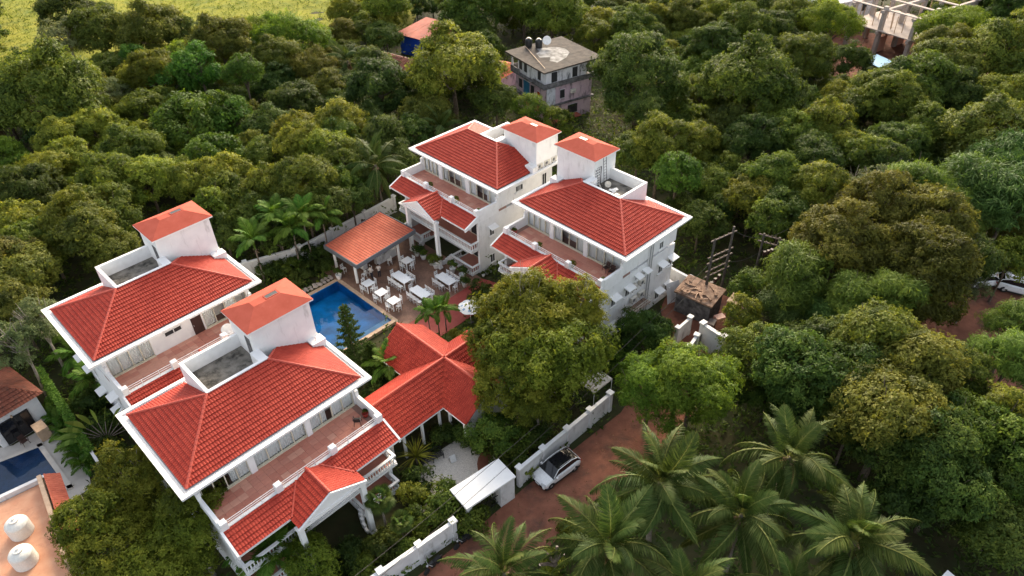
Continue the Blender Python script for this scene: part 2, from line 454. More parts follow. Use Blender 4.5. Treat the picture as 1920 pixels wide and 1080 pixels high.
# ------------------------------------------------------------------ roof tile sheets
def tile_sheet(poly, name, mat, parent=None, period=.20, course=.35, roll=.032, lip=.055, lift=.02, kind='stuff', flip=False, eave=0):
    if eave: poly = [poly[eave], poly[0]] + list(poly[1:eave])
    """poly: planar 3D points, poly[0]->poly[1] is the eave; real rolls and overlapping courses, cut to the outline"""
    P = [Vector(((-p[0]) if flip else p[0], p[1], p[2])) for p in poly]
    if flip: P = [P[1], P[0]] + P[2:][::-1]
    u = (P[1] - P[0]).normalized()
    n = None
    for q in P[2:]:
        c = u.cross(q - P[0])
        if c.length > 1e-3: n = c.normalized(); break
    if n.z < 0: n = -n; u = -u
    v = n.cross(u).normalized()
    if v.z < 0: v = -v; u = -u
    o = P[0]
    uv = [((p - o).dot(u), (p - o).dot(v)) for p in P]
    u0, u1 = min(a for a, b in uv), max(a for a, b in uv)
    v0, v1 = min(b for a, b in uv), max(b for a, b in uv)
    nc = int(math.ceil((u1 - u0) / period)); nr = int(math.ceil((v1 - v0) / course))
    prof = np.array([0, .62, 1.0, .62]) * roll
    us = u0 + np.arange(nc * 4 + 1) * period / 4
    hs = np.append(np.tile(prof, nc), prof[0])
    vv, hh, tv = [], [], []
    for r_ in range(nr):
        vv += [v0 + r_ * course, v0 + (r_ + 1) * course]; hh += [lip, 0.0]; tv += [r_ + .02, r_ + .98]
    vv, hh = np.array(vv), np.array(hh)
    U, V = np.meshgrid(us, vv)
    H = hs[None, :] + hh[:, None] + lift
    pts = np.array(o)[None, None] + U[..., None] * np.array(u) + V[..., None] * np.array(v) + H[..., None] * np.array(n)
    nu = len(us)
    idx = np.arange(len(vv) * nu).reshape(len(vv), nu)
    q = np.stack([idx[:-1, :-1], idx[:-1, 1:], idx[1:, 1:], idx[1:, :-1]], -1).reshape(-1, 4)
    bm = bmesh.new()
    bv = [bm.verts.new(p) for p in pts.reshape(-1, 3)]
    lay = bm.loops.layers.uv.new('UVMap')
    cu = (np.arange(nu) / 4.0 + .01)
    cut = u.cross(v).dot(n) < 0
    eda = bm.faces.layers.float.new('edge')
    for k, (a, b, c, d) in enumerate(q):
        order = (a, b, c, d) if not cut else (d, c, b, a)
        f = bm.faces.new([bv[i] for i in order])
        row, colm = divmod(k, nu - 1)
        uu = colm / 4.0 + .1
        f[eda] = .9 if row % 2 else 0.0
        rr = tv[row] if row % 2 == 0 else tv[row] + .04
        for lp in f.loops: lp[lay].uv = (uu, rr + .1)
    # clip to outline
    cx = sum((p for p in P), Vector()) / len(P)
    for i in range(len(P)):
        a, b = P[i], P[(i + 1) % len(P)]
        e = (b - a)
        if e.length < 1e-4: continue
        nn = e.cross(n).normalized()
        if (cx - a).dot(nn) > 0: nn = -nn
        bmesh.ops.bisect_plane(bm, geom=bm.verts[:] + bm.edges[:] + bm.faces[:], plane_co=a, plane_no=nn, clear_outer=True)
    me = D.meshes.new(name)
    bm.to_mesh(me); bm.free()
    me.materials.append(mat)
    ob = link(name, me, parent, kind=kind)
    return ob

def cap_mesh():
    # one half-round ridge tile, 0.38 long along +x, slightly conical
    vs, fs = [], []
    for x, r_ in ((0, .115), (.40, .095)):
        for k in range(6):
            q = math.pi * (k / 5.0)
            vs.append((x, r_ * math.cos(q), r_ * math.sin(q) * .95 - .02))
    for k in range(5): fs.append((k, k + 1, k + 7, k + 6))
    fs.append((0, 1, 2, 3, 4, 5)[::-1]); fs.append((6, 7, 8, 9, 10, 11))
    me = D.meshes.new('ridge_tile'); me.from_pydata(vs, [], [f[::-1] for f in fs]); me.materials.append(M['ridge'])
    return me
CAP = cap_mesh()
def ridge_caps(a, b, parent, flip=False, mesh=None, skip=None, scale=1.0):
    """a row of separate ridge tiles climbing from a to b"""
    a, b = Vector(a), Vector(b)
    if flip: a.x, b.x = -a.x, -b.x
    d = b - a
    n = max(1, int(d.length / (.36 * scale)))
    yaw = math.atan2(d.y, d.x); pit = math.atan2(d.z, math.hypot(d.x, d.y))
    for i in range(n):
        p = a + d * (i / n)
        if skip and skip(p): continue
        link('ridge_tile', mesh or CAP, parent, p + Vector((0, 0, .055)), (0, -pit, yaw), scale)

# ------------------------------------------------------------------ foliage meshes
def rnd_dir(rng, n):
    a = rng.normal(size=(n, 3)); return a / np.linalg.norm(a, axis=1, keepdims=True)

def leaf_cards(c, ax_, nrm, ln, wd, tint, name, mat, bend=.25):
    """pointed leaves: base, two sides, tip (one quad each) with a tint per leaf"""
    n = len(c)
    side = np.cross(nrm, ax_); side /= np.maximum(np.linalg.norm(side, axis=1, keepdims=True), 1e-6)
    up = np.cross(ax_, side)
    b = c
    t = c + ax_ * ln[:, None] - up * (ln * bend)[:, None]
    mid = c + ax_ * (ln * .48)[:, None]
    s1 = mid + side * (wd / 2)[:, None]; s2 = mid - side * (wd / 2)[:, None]
    v = np.stack([b, s1, t, s2], 1).reshape(-1, 3)
    me = D.meshes.new(name)
    me.vertices.add(n * 4); me.vertices.foreach_set('co', v.ravel())
    me.loops.add(n * 4); me.loops.foreach_set('vertex_index', np.arange(n * 4, dtype=np.int32))
    me.polygons.add(n)
    me.polygons.foreach_set('loop_start', np.arange(0, n * 4, 4, dtype=np.int32))
    me.polygons.foreach_set('loop_total', np.full(n, 4, dtype=np.int32))
    at_ = me.attributes.new('tint', 'FLOAT', 'FACE'); at_.data.foreach_set('value', np.clip(tint, 0, 1).astype(np.float32))
    me.update(calc_edges=True)
    me.materials.append(mat)
    return me

def crown_points(rng, r, nl, lr, flat=.75, low=-.30, shell=.72):
    """lump centres over a dome of unit-ish shape; returns centres and radii"""
    # several boughs, each with its own mound of lumps, make an uneven outline
    nb = int(rng.integers(4, 7)); q = rng.uniform(0, 6.28) + np.arange(nb) * 6.283 / nb + rng.uniform(-.35, .35, nb)
    bo = np.stack([np.cos(q), np.sin(q), rng.uniform(-.15, .5, nb)], 1) * (r * rng.uniform(.30, .50, nb))[:, None]
    bo = np.vstack([bo, [[rng.uniform(-.1, .1) * r, rng.uniform(-.1, .1) * r, r * rng.uniform(.25, .42)]]])
    br = r * np.append(rng.uniform(.46, .66, nb), rng.uniform(.50, .62))
    d = rnd_dir(rng, nl * 12); k = rng.integers(0, nb + 1, nl * 12)
    c = bo[k] + d * (br[k] * rng.uniform(shell, 1.0, nl * 12))[:, None]
    ok = d[:, 2] > low - .15
    for j in range(nb + 1): ok &= (np.linalg.norm(c - bo[j], axis=1) > br[j] * .66) | (k == j)
    c = c[ok][:nl]; d = c
    c[:, 2] *= flat / .78
    return c, lr * rng.uniform(.55, 1.45, len(d)) * np.where(rng.random(len(d)) < .18, 1.35, 1.0)

def crown(name, mat, seed, r=4.0, nl=46, lr=1.05, sprigs=1500, per=6, leaf=.34, wid=.42, flat=.78, low=-.30, droop=.25, spread=.9, shell=.72, updir=.55):
    """a crown of leafy lumps: sprigs of pointed leaves fanned out over each lump"""
    rng = np.random.default_rng(seed)
    c, lr_ = crown_points(rng, r, nl, lr, flat, low, shell)
    w = lr_ ** 2; w /= w.sum()
    li = rng.choice(len(c), sprigs, p=w)
    out = c / np.maximum(np.linalg.norm(c, axis=1, keepdims=True), 1e-6)
    d = rng.normal(size=(sprigs, 3)) + out[li] * .9 + np.array([0, 0, updir])
    d /= np.linalg.norm(d, axis=1, keepdims=True)
    rr = lr_[li] * (1 - .55 * rng.random(sprigs) ** 2.2 + .38 * rng.random(sprigs) ** 4)
    an = np.stack([rng.uniform(.8, 1.35, len(c)), rng.uniform(.8, 1.35, len(c)), rng.uniform(.5, .85, len(c))], 1)
    p = c[li] + d * rr[:, None] * an[li]
    ltint = rng.uniform(-.22, .22, len(c))
    st = .46 + ltint[li] + rng.uniform(-.12, .12, sprigs)
    nr = d + rng.normal(size=(sprigs, 3)) * .35 + np.array([0, 0, .35])
    nr /= np.linalg.norm(nr, axis=1, keepdims=True)
    P = np.repeat(p, per, 0); NR = np.repeat(nr, per, 0)
    k = sprigs * per
    t = rng.normal(size=(k, 3)); t -= (t * NR).sum(1, keepdims=True) * NR
    t /= np.maximum(np.linalg.norm(t, axis=1, keepdims=True), 1e-6)
    a = t * spread + NR * rng.uniform(-.15, .75, k)[:, None] - np.array([0, 0, droop]) * rng.random(k)[:, None]
    a /= np.linalg.norm(a, axis=1, keepdims=True)
    P = P + rng.normal(size=(k, 3)) * leaf * .25
    ln = leaf * rng.uniform(.65, 1.35, k)
    return leaf_cards(P, a, NR, ln, ln * wid * rng.uniform(.8, 1.2, k), np.repeat(st, per) + rng.uniform(-.2, .2, k), name, mat)

def trunk_mesh(name, mat, seed, h, r, crown_r, limbs=7, flat=.8, lean=.5, rise=.75, sub=2):
    """tapered trunk from the ground to height h with limbs reaching into the crown centred there"""
    rng = random.Random(seed)
    mb = MB()
    top = Vector((rng.uniform(-lean, lean), rng.uniform(-lean, lean), h * rise))
    mb.tube([(0, 0, -.3), (top.x * .2, top.y * .2, h * .25 * rise), (top.x * .7, top.y * .7, h * .65 * rise), tuple(top)], [r * 1.35, r, r * .85, r * .65], 8)
    for i in range(limbs):
        q = 2 * math.pi * (i + rng.random() * .7) / limbs
        e = rng.uniform(.1, 1.1)
        d = Vector((math.cos(q) * math.cos(e), math.sin(q) * math.cos(e), math.sin(e) * flat))
        tip = Vector((0, 0, h)) + d * crown_r * rng.uniform(.7, .93)
        st = top * rng.uniform(.78, 1.0)
        mid = st.lerp(tip, .5) + Vector((rng.uniform(-.3, .3), rng.uniform(-.3, .3), rng.uniform(-.1, .35))) * crown_r * .22
        mb.tube([st, st.lerp(mid, .5) + Vector((0, 0, .12 * crown_r * rng.random())), mid, mid.lerp(tip, .6), tip], [r * .5, r * .4, r * .3, r * .2, r * .07], 6)
        for s in range(sub):
            q2 = mid.lerp(tip, rng.uniform(.0, .5))
            t2 = q2 + Vector((rng.uniform(-1, 1), rng.uniform(-1, 1), rng.uniform(.1, .9))) * crown_r * .38
            mb.tube([q2, q2.lerp(t2, .55) + Vector((0, 0, -.04 * crown_r)), t2], [r * .2, r * .13, r * .04], 5)
    return mb.mesh(name, mat, True)

# ------------------------------------------------------------------ the setting
def sheet(name, poly, z, mat, kind='structure', sub=0, thick=0.0):
    mb = MB()
    if thick: mb.prism(poly, z - thick, z)
    else: mb.add([(p[0], p[1], z) for p in poly], [tuple(range(len(poly)))])
    return mb.build(name, mat, kind=kind)

def orient(poly):
    a = sum(poly[i][0] * poly[(i + 1) % len(poly)][1] - poly[(i + 1) % len(poly)][0] * poly[i][1] for i in range(len(poly)))
    return poly if a > 0 else poly[::-1]


def terrain(name, poly, z, mat, amp, step, seed):
    """gently uneven ground sheet cut to an outline"""
    poly = orient(poly)
    xs = [p[0] for p in poly]; ys = [p[1] for p in poly]
    rng = np.random.default_rng(seed)
    gx = np.arange(min(xs), max(xs) + step, step); gy = np.arange(min(ys), max(ys) + step, step)
    bm = bmesh.new()
    X, Y = np.meshgrid(gx, gy)
    Z = z + amp * (np.sin(X * .21 + 1) * np.sin(Y * .17) * .6 + np.sin(X * .07 + Y * .05) * .5 + rng.uniform(-.25, .25, X.shape)) + amp
    g = [[bm.verts.new((X[j, i], Y[j, i], Z[j, i])) for i in range(len(gx))] for j in range(len(gy))]
    for j in range(len(gy) - 1):
        for i in range(len(gx) - 1):
            bm.faces.new((g[j][i], g[j][i + 1], g[j + 1][i + 1], g[j + 1][i]))
    for i in range(len(poly)):
        a, b = Vector((*poly[i], 0)), Vector((*poly[(i + 1) % len(poly)], 0))
        e = (b - a); nn = Vector((e.y, -e.x, 0)).normalized()
        bmesh.ops.bisect_plane(bm, geom=bm.verts[:] + bm.edges[:] + bm.faces[:], plane_co=a, plane_no=nn, clear_outer=True)
    for f in bm.faces: f.smooth = True
    me = D.meshes.new(name); bm.to_mesh(me); bm.free(); me.materials.append(mat)
    return link(name, me, kind='structure')
terrain('field', [(-150, 122), (-66, 118), (-20, 140), (-10, 330), (-150, 330)], -.09, M['field'], .12, 2.0, 3)
FIELD2 = [(-36, 128), (-12, 136), (2, 170), (-20, 170)]

sheet('lane', orient([(-14, 19.5), (-9.6, 25.2), (-4.2, 30.0), (.6, 34.6), (9.4, 42.3), (13.5, 48.5), (17.5, 44.5), (14.0, 39.5), (5.6, 32.8), (-2.0, 24.8), (-8, 17)]), -.06, M['lane'])
sheet('dirt_track', orient([(38, 47), (46, 43), (62, 50), (66, 60), (50, 60), (42, 55)]), -.07, M['lane'])
sheet('footpath', orient([(-62, 93.5), (-48, 95.5), (-46.5, 97.5), (-62, 97.0)]), -.06, M['raw'])
sheet('building_plot', orient([(54, 118), (88, 104), (100, 128), (62, 142)]), -.06, M['lane'])
sheet('service_yard', orient([(14.5, 42.6), (22, 49), (24.5, 57), (18, 62), (15.5, 56.5)]), -.07, M['lane'])

# dining court and garden
u45 = Vector((.7071, .7071, 0)); v45 = Vector((-.7071, .7071, 0))
def P45(o, a, b): return (o[0] + (a - b) * .70711, o[1] + (a + b) * .70711)
PC = (-12.38, 55.42)                                   # pool corner nearest the garden; a runs north-east, b north-west
PL, PW = 9.95, 6.6
deck = orient([P45(PC, 0, -1.5), P45(PC, 11.3, -1.5), P45(PC, 11.3, 14.5), P45(PC, 0, 14.5)])
sheet('paved_court', deck, 0.0, M['deck'], thick=.12)
sheet('red_paving', orient([P45(PC, -2.2, -5.4), P45(PC, 12.4, -5.4), P45(PC, 11.3, -1.5), P45(PC, -2.2, -1.5)]), .004, M['redpave'], thick=.10)
sheet('lawn', orient([P45(PC, -3.0, -11), P45(PC, 8, -11), P45(PC, 8, -5.4), P45(PC, -3.0, -5.4)]), -.05, M['lawn'])
sheet('gravel_bed', orient([(-8.3, 32.8), (-5.2, 31.6), (-1.6, 35.2), (-1.0, 38.6), (-4.4, 40.2), (-7.6, 37.6)]), -.05, M['gravel'])
mb = MB()
pts = []
for i in range(9):
    q = R(20 + i * 14)
    pts.append((-.2 - 3.1 * math.sin(q) + .5, 34.9 + 2.6 - 2.6 * math.cos(q) - .6))
pw = [(p[0] - .45, p[1] + .15) for p in pts] + [(p[0] + .45, p[1] - .15) for p in pts[::-1]]
sheet('garden_path', orient(pw), -.04, M['lane'])

# the ground, one sheet to the horizon with an opening for the pool basin
go = [(-900, -300), (900, -300), (900, 1500), (-900, 1500)]
gi = [P45(PC, -PW, 0), P45(PC, 0, 0), P45(PC, 0, PL), P45(PC, -PW, PL)]
gi = orient(gi); gi = gi[min(range(4), key=lambda i: gi[i][0] + gi[i][1]):] + gi[:min(range(4), key=lambda i: gi[i][0] + gi[i][1])]
mb = MB(); mb.add([(p[0], p[1], -.10) for p in go + gi], [(i, (i + 1) % 4, 4 + (i + 1) % 4, 4 + i) for i in range(4)])
mb.build('ground', M['soil'], kind='structure')
# pool basin, water, surround
mb = MB()
def pp(a, b, z): x, y = P45(PC, a, b); return (x, y, z)
mb.add([pp(0, 0, -1.3), pp(-PW, 0, -1.3), pp(-PW, PL, -1.3), pp(0, PL, -1.3)], [(0, 3, 2, 1)])
for a, b in (((0, 0), (0, PL)), ((0, PL), (-PW, PL)), ((-PW, PL), (-PW, 0)), ((-PW, 0), (0, 0))):
    mb.add([pp(*a, -1.3), pp(*b, -1.3), pp(*b, -.02), pp(*a, -.02)], [(0, 1, 2, 3)])
pool = mb.build('swimming_pool', M['pool_tile'], kind='structure')
mb = MB()
for (a0, a1, b0, b1) in ((-PW, 0, .02, 1.15),):
    q = [pp(a0 + .01, b0, -.32), pp(a1 - .01, b0, -.32), pp(a1 - .01, b1, -.32), pp(a0 + .01, b1, -.32)]
    mb.add(q, [(0, 1, 2, 3)]); mb.add([pp(a0 + .01, b1, -1.29), pp(a1 - .01, b1, -1.29), pp(a1 - .01, b1, -.32), pp(a0 + .01, b1, -.32)], [(0, 1, 2, 3)])
mb.build('pool_shelf', M['pool_shelf'], pool)
mb = MB()
mb.add([pp(-PW + .005, .005, -.09), pp(-.005, .005, -.09), pp(-.005, PL - .005, -.09), pp(-PW + .005, PL - .005, -.09)], [(0, 1, 2, 3)])
mb.build('water', M['water'], kind='structure')
mb = MB()
def cop(a0, a1, b0, b1, z0=-.13, z1=.03):
    mb.prism(orient([P45(PC, a0, b0), P45(PC, a1, b0), P45(PC, a1, b1), P45(PC, a0, b1)]), z0, z1)
cop(.004, .45, -.45, PL + .45); cop(-PW - .45, -.004, PL + .004, PL + .45); cop(-PW - .45, -PW - .004, -.45, PL)
cop(-PW - .45, 0, -.45, -.006, -.9, .22)
mb.build('pool_coping', M['coping'], kind='structure')

# stones edging the planting bed at the far end of the pool
rng = random.Random(4)
STONES = []
for i in range(3):
    mbs = MB(); rr = []
    pr_ = [(.02, -.02), (.2, .02), (.24, .12), (.15, .2), (.02, .22)]
    mbs.lathe(pr_, n=7)
    me = mbs.mesh('edging_stone', M['raw'])
    for v in me.vertices: v.co.x *= rng.uniform(.8, 1.2); v.co.y *= rng.uniform(.75, 1.2)
    STONES.append(me)
for i in range(26):
    a = -PW + .2 + (i // 2) * .52 + rng.uniform(-.08, .08); b = PL + .75 + (i % 2) * .42 + rng.uniform(-.08, .08)
    x, y = P45(PC, a, b)
    o = link('edging_stone', rng.choice(STONES), None, (x, y, 0), (0, 0, rng.uniform(0, 6)), rng.uniform(.8, 1.25))
    tag(o, 'pale edging stone beyond the pool, %s row, %s from left' % ('front' if i % 2 == 0 else 'back', ('first', 'second', 'third', 'fourth', 'fifth', 'sixth', 'seventh', 'eighth', 'ninth', 'tenth', 'eleventh', 'twelfth', 'thirteenth')[i // 2]), 'stone', 'edging stones beside the pool')

# ------------------------------------------------------------------ the four hotel blocks
X0, WF = 6.5, 9.5
LC, WC = 7.47, 10.36
def baluster_mesh():
    return MB().lathe([(.055, 0), (.055, .06), (.03, .10), (.062, .26), (.045, .36), (.028, .46), (.05, .54), (.05, .60)], n=6).mesh('baluster', M['white_clean'], True)
BAL = baluster_mesh()
FT = []
for mt in M['terra']:
    FT.append(MB().bevel_box(-.295, .295, -.295, .295, 0, .04, .006).mesh('floor_tile', mt))

def balustrade(parent, pts, z, flip, spacing=.24):
    """rail, plinth and separate balusters along a polyline at floor height z"""
    f = -1 if flip else 1
    mb = MB(flip); top = []
    for ks, (a, b) in enumerate(zip(pts[:-1], pts[1:])):
        d = Vector((b[0] - a[0], b[1] - a[1])); ln = d.length; q = math.atan2(d.y, d.x)
        c = ((a[0] + b[0]) / 2, (a[1] + b[1]) / 2)
        mb.rbox((c[0], c[1], z + .86 + .006 * ks), (ln + .2, .22, .14), q)
        mb.rbox((c[0], c[1], z + .12 + .006 * ks), (ln + .14, .18, .10), q)
    rail = mb.build('balustrade', M['white_clean'], parent)
    for a, b in zip(pts[:-1], pts[1:]):
        d = Vector((b[0] - a[0], b[1] - a[1])); ln = d.length
        n = max(1, int(ln / spacing))
        for i in range(n):
            t = (i + .5) / n
            link('baluster', BAL, rail, ((a[0] + d.x * t) * f, a[1] + d.y * t, z + .18))

def wavy(mb, x0, x1, y, z0, z1, seed, amp=.05, step=.05, mi=0):
    rng_ = random.Random(seed)
    n = max(2, int((x1 - x0) / step)); ph = rng_.uniform(0, 6)
    vs = []
    for i in range(n + 1):
        x = x0 + (x1 - x0) * i / n
        yy = y + amp * math.sin(i * 1.55 + ph) * (.6 + .4 * math.sin(i * .37 + ph))
        vs += [(x, yy, z0 + .02 * math.sin(i * .9)), (x, yy, z1)]
    mb.add(vs, [(2 * i, 2 * i + 2, 2 * i + 3, 2 * i + 1) for i in range(n)], mi)

def glazing(parent, x0, x1, y, z0, z1, n, flip, closed, seed):
    """a bay of sliding glass: frame with sill, panes, curtains behind; closed = curtain state per pane"""
    f = -1 if flip else 1
    fr = MB(flip); fw_ = .07
    fr.box(x0, x1, y - .06, y + .06, z0, z0 + .10); fr.box(x0, x1, y - .06, y + .06, z1 - .07, z1)
    w = (x1 - x0) / n
    for i in range(n + 1):
        x = x0 + w * i
        fr.box(max(x0, x - fw_ / 2), min(x1, x + fw_ / 2), y - .05, y + .05, z0 + .102, z1 - .072)
    fr.box(x0 - .02, x1 + .02, y - .16, y - .064, z0 - .02, z0 + .07)
    win = fr.build('window', M['frame'], parent)
    for i in range(n):
        g = MB(flip); g.add([(x0 + w * i + .04, y + .01, z0 + .1), (x0 + w * (i + 1) - .04, y + .01, z0 + .1), (x0 + w * (i + 1) - .04, y + .01, z1 - .07), (x0 + w * i + .04, y + .01, z1 - .07)], [(0, 1, 2, 3)])
        g.build('pane', M['pane'], win)
        if closed[i]:
            c = MB(flip)
            if closed[i] == 1: wavy(c, x0 + w * i, x0 + w * (i + 1), y + .13, z0 + .06, z1 - .02, seed * 17 + i)
            elif closed[i] == 2: wavy(c, x0 + w * i + w * .45, x0 + w * (i + 1), y + .16, z0 + .06, z1 - .02, seed * 17 + i, .08, .035)
            elif closed[i] == 3: wavy(c, x0 + w * i, x0 + w * (i + .55), y + .16, z0 + .06, z1 - .02, seed * 17 + i, .08, .035)
            c.build('curtain', M['curtain'], win)

def hood_window(parent, side, y, ztop, w=.75, h=1.15, hood=True, bars=False):
    """small window in an end wall with its concrete hood; side = +1 right end, -1 left end"""
    x = X0 * side
    def bx(mb, d0, d1, y0, y1, z0, z1): mb.box(min(x + d0 * side, x + d1 * side), max(x + d0 * side, x + d1 * side), y0, y1, z0, z1)
    mb = MB(); bx(mb, .003, .05, y - w / 2, y - w / 2 + .08, ztop - h, ztop); bx(mb, .003, .05, y + w / 2 - .08, y + w / 2, ztop - h, ztop)
    bx(mb, .003, .05, y - w / 2 + .08, y + w / 2 - .08, ztop - .08, ztop); bx(mb, .003, .05, y - w / 2 + .08, y + w / 2 - .08, ztop - h, ztop - h + .08); bx(mb, .003, .14, y - w / 2 - .1, y + w / 2 + .1, ztop - h - .1, ztop - h - .003)
    win = mb.build('window', M['white_clean'], parent)
    g = MB(); bx(g, .004, .02, y - w / 2 + .08, y + w / 2 - .08, ztop - h + .08, ztop - .08)
    g.build('pane', M['glass_dark'], win)
    m2 = MB(); bx(m2, .03, .06, y - .02, y + .02, ztop - h + .08, ztop - .08)
    if bars:
        for k in (-.2, .2): bx(m2, .03, .06, y + k - .02, y + k + .02, ztop - h + .08, ztop - .08)
    m2.build('mullion', M['white_clean'], win)
    if hood:
        hd = MB()
        a, c = y - w / 2 - .18, y + w / 2 + .18
        xs = (x + .003 * side, x + .72 * side)
        vs = [(xs[0], a, ztop + .10), (xs[0], c, ztop + .10), (xs[1], c, ztop - .02), (xs[1], a, ztop - .02), (xs[0], a, ztop + .24), (xs[0], c, ztop + .24), (xs[1], c, ztop + .06), (xs[1], a, ztop + .06)]
        fs = [(0, 1, 2, 3), (4, 7, 6, 5), (0, 4, 5, 1), (1, 5, 6, 2), (2, 6, 7, 3), (3, 7, 4, 0)]
        if side > 0: fs = [q[::-1] for q in fs]
        hd.add(vs, fs)
        hd.build('window_hood', M['white_clean'], parent)

BTRN = {}
def hotel(key, cx, cy, yaw, flip, label, bays, tower_dz=0.0, box_x0=-2.517, front='full'):
    f = -1 if flip else 1
    b = empty('hotel_block', (cx, cy, 0), yaw, label, 'building', 'white hotel blocks with red tiled roofs')
    BTRN[key] = (cx, cy, yaw)
    W = M['white']
    # main walls
    mb = MB(flip)
    mb.box(-X0, X0, -.4, WF, -.3, 6.70)
    mb.box(-X0, -X0 + .28, -2.02, -.403, -.3, 6.70); mb.box(X0 - .28, X0, -2.02, -.403, -.3, 6.70)      # end walls of the balconies
    mb.box(-X0, X0, 2.2, WF, 7.005, 9.6)
    mb.box(-X0, -X0 + .35, 1.05, 2.197, 7.005, 9.2); mb.box(X0 - .35, X0, 1.05, 2.197, 7.005, 9.2)
    mb.box(-X0, X0, 1.05, 2.197, 9.203, 9.6)
    wall = mb.build('wall', W, b)
    # terrace slab with end parapets
    mb = MB(flip)
    mb.box(-X0, X0, -2.02, 2.19, 6.703, 7.0)
    mb.build('terrace_slab', M['terra_edge'], b)
    mb = MB(flip)
    for s in (-1, 1):
        x0, x1 = (X0 - .24, X0 + .02) if s > 0 else (-X0 - .02, -X0 + .24)
        mb.box(x0, x1, -1.75, 1.04, 6.6, 8.02)
        mb.extrude_y([(x0, 8.02), (x1, 8.02), (x1, 8.55), (x0, 8.55)], .80, 1.04)
    mb.box(-X0 - .02, X0 + .02, -2.06, -1.78, 6.55, 7.42)
    mb.build('parapet', M['white_trim'], b)
    for x in (-6.24, -2.2, 2.2, 6.24):
        MB(flip).bevel_box(x - .24, x + .24, -2.16, -1.70, 7.0, 8.12, .03).build('pillar', M['white_clean'], b)
    mb = MB(flip)
    for z in (7.58, 7.78, 7.98): mb.tube([(-6.1, -1.93, z), (6.1, -1.93, z)], .026, 6)
    for x in (-4.9, -3.5, -.7, .7, 3.5, 4.9): mb.box(x - .02, x + .02, -1.95, -1.91, 7.42, 8.0)
    mb.build('railing', M['white_clean'], b)
    # separate floor tiles of the terrace
    rg = random.Random(key)
    pt = 0
    ny = 5; nx = 20
    for j in range(ny):
        for i in range(nx):
            x = -X0 + .27 + .30 + i * .6; y = -1.74 + .30 + j * .56
            if x > X0 - .5: continue
            pt = rg.choices((0, 1, 2, 3), (5, 3, 2.2, 4))[0] if rg.random() > .45 else pt
            link('floor_tile', FT[pt], b, (x * f, y, 7.003), (0, 0, 0), (1, .93, 1))
    # facade on the terrace
    for kind in bays:
        if kind[0] == 'glass': glazing(b, kind[1], kind[2], 1.14, 7.05, 9.2, kind[3], flip, kind[4], ord(key) + int(kind[1] * 7) % 50)
        elif kind[0] == 'pier': MB(flip).box(kind[1], kind[2], .92, 2.197, 7.005, 9.2).build('pier', M['white_clean'], b)
        elif kind[0] == 'panel': MB(flip).box(kind[1], kind[2], 1.08, 2.197, 7.005, 9.2).build('wall_panel', W, b)
        elif kind[0] == 'door':
            d = MB(flip).box(kind[1], kind[2], 1.03, 1.10, 7.05, 9.05).build('door', M['dark'], b)
            MB(flip).box(kind[1] + .08, kind[1] + .14, .98, 1.027, 7.95, 8.1).build('handle', M['steel'], d)
        elif kind[0] == 'slot':
            d = MB(flip)
            for a in (kind[1], kind[1] + .78): d.box(a, a + .06, 1.0, 1.077, 8.35, 8.75)
            d.box(kind[1], kind[1] + 1.5, 1.0, 1.077, 8.753, 8.82); d.box(kind[1], kind[1] + 1.5, 1.0, 1.077, 8.29, 8.347)
            w_ = d.build('window', M['white_clean'], b)
            MB(flip).box(kind[1] + .063, kind[1] + 1.45, 1.04, 1.076, 8.35, 8.75).build('pane', M['glass_dark'], w_)
    # coved cornice with a gutter behind it
    prof = [(-.02, 8.98), (.10, 9.05), (.28, 9.14), (.52, 9.30), (.72, 9.48), (.80, 9.56), (.88, 9.60), (.90, 9.80), (.60, 9.80), (.58, 9.66), (.26, 9.66)]
    mb = MB(flip)
    rect = [(-X0 - .07, 1.0), (X0 + .07, 1.0), (X0 + .07, WF), (-X0 - .07, WF)]
    sgn = [(-1, -1), (1, -1), (1, 1), (-1, 1)]
    vs = []
    for (o, z) in prof:
        for (p, s) in zip(rect, sgn):
            vs.append((p[0] + s[0] * o, p[1] + s[1] * (o if s[1] > 0 else o * 1.10), z))
    fs = []
    for i in range(len(prof) - 1):
        for k in range(4):
            k2 = (k + 1) % 4
            fs.append((i * 4 + k, i * 4 + k2, (i + 1) * 4 + k2, (i + 1) * 4 + k))
    mb.add(vs, fs)
    mb.build('cornice', M['white_trim'], b)
    # gutter bed (stained) and pale gutter pipe along the eaves
    mb = MB(flip); mb.box(-X0 - .60, X0 + .60, .40, WF + .5, 9.50, 9.655); mb.build('gutter', M['grime'], b)
    mb = MB(flip)
    mb.tube([(-6.95, .48, 9.72), (6.95, .48, 9.72)], .035, 6); mb.tube([(-6.98, .52, 9.72), (-6.98, 9.3, 9.72)], .035, 6); mb.tube([(6.98, .52, 9.72), (6.98, 9.3, 9.72)], .035, 6)
    mb.build('gutter_pipe', M['white_clean'], b)
    # main hipped roof
    xe, y0, y1, zt = 6.87, .60, 9.76, 9.80
    ya, za, xl, xr = 5.01, 12.02, -2.517, 2.263
    C = dict(FL=(-xe, y0, zt), FR=(xe, y0, zt), BL=(-xe, y1, zt), BR=(xe, y1, zt), AL=(xl, ya, za), AR=(xr, ya, za))
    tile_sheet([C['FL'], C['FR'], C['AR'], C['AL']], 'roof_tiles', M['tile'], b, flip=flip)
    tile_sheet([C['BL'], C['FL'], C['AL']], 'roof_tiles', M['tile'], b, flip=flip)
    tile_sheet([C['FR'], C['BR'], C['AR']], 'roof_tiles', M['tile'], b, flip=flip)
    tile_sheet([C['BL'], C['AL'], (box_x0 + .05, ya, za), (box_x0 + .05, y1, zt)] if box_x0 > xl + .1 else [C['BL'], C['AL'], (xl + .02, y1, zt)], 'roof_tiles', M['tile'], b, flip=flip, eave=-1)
    mb = MB(flip)      # roof deck under the tiles
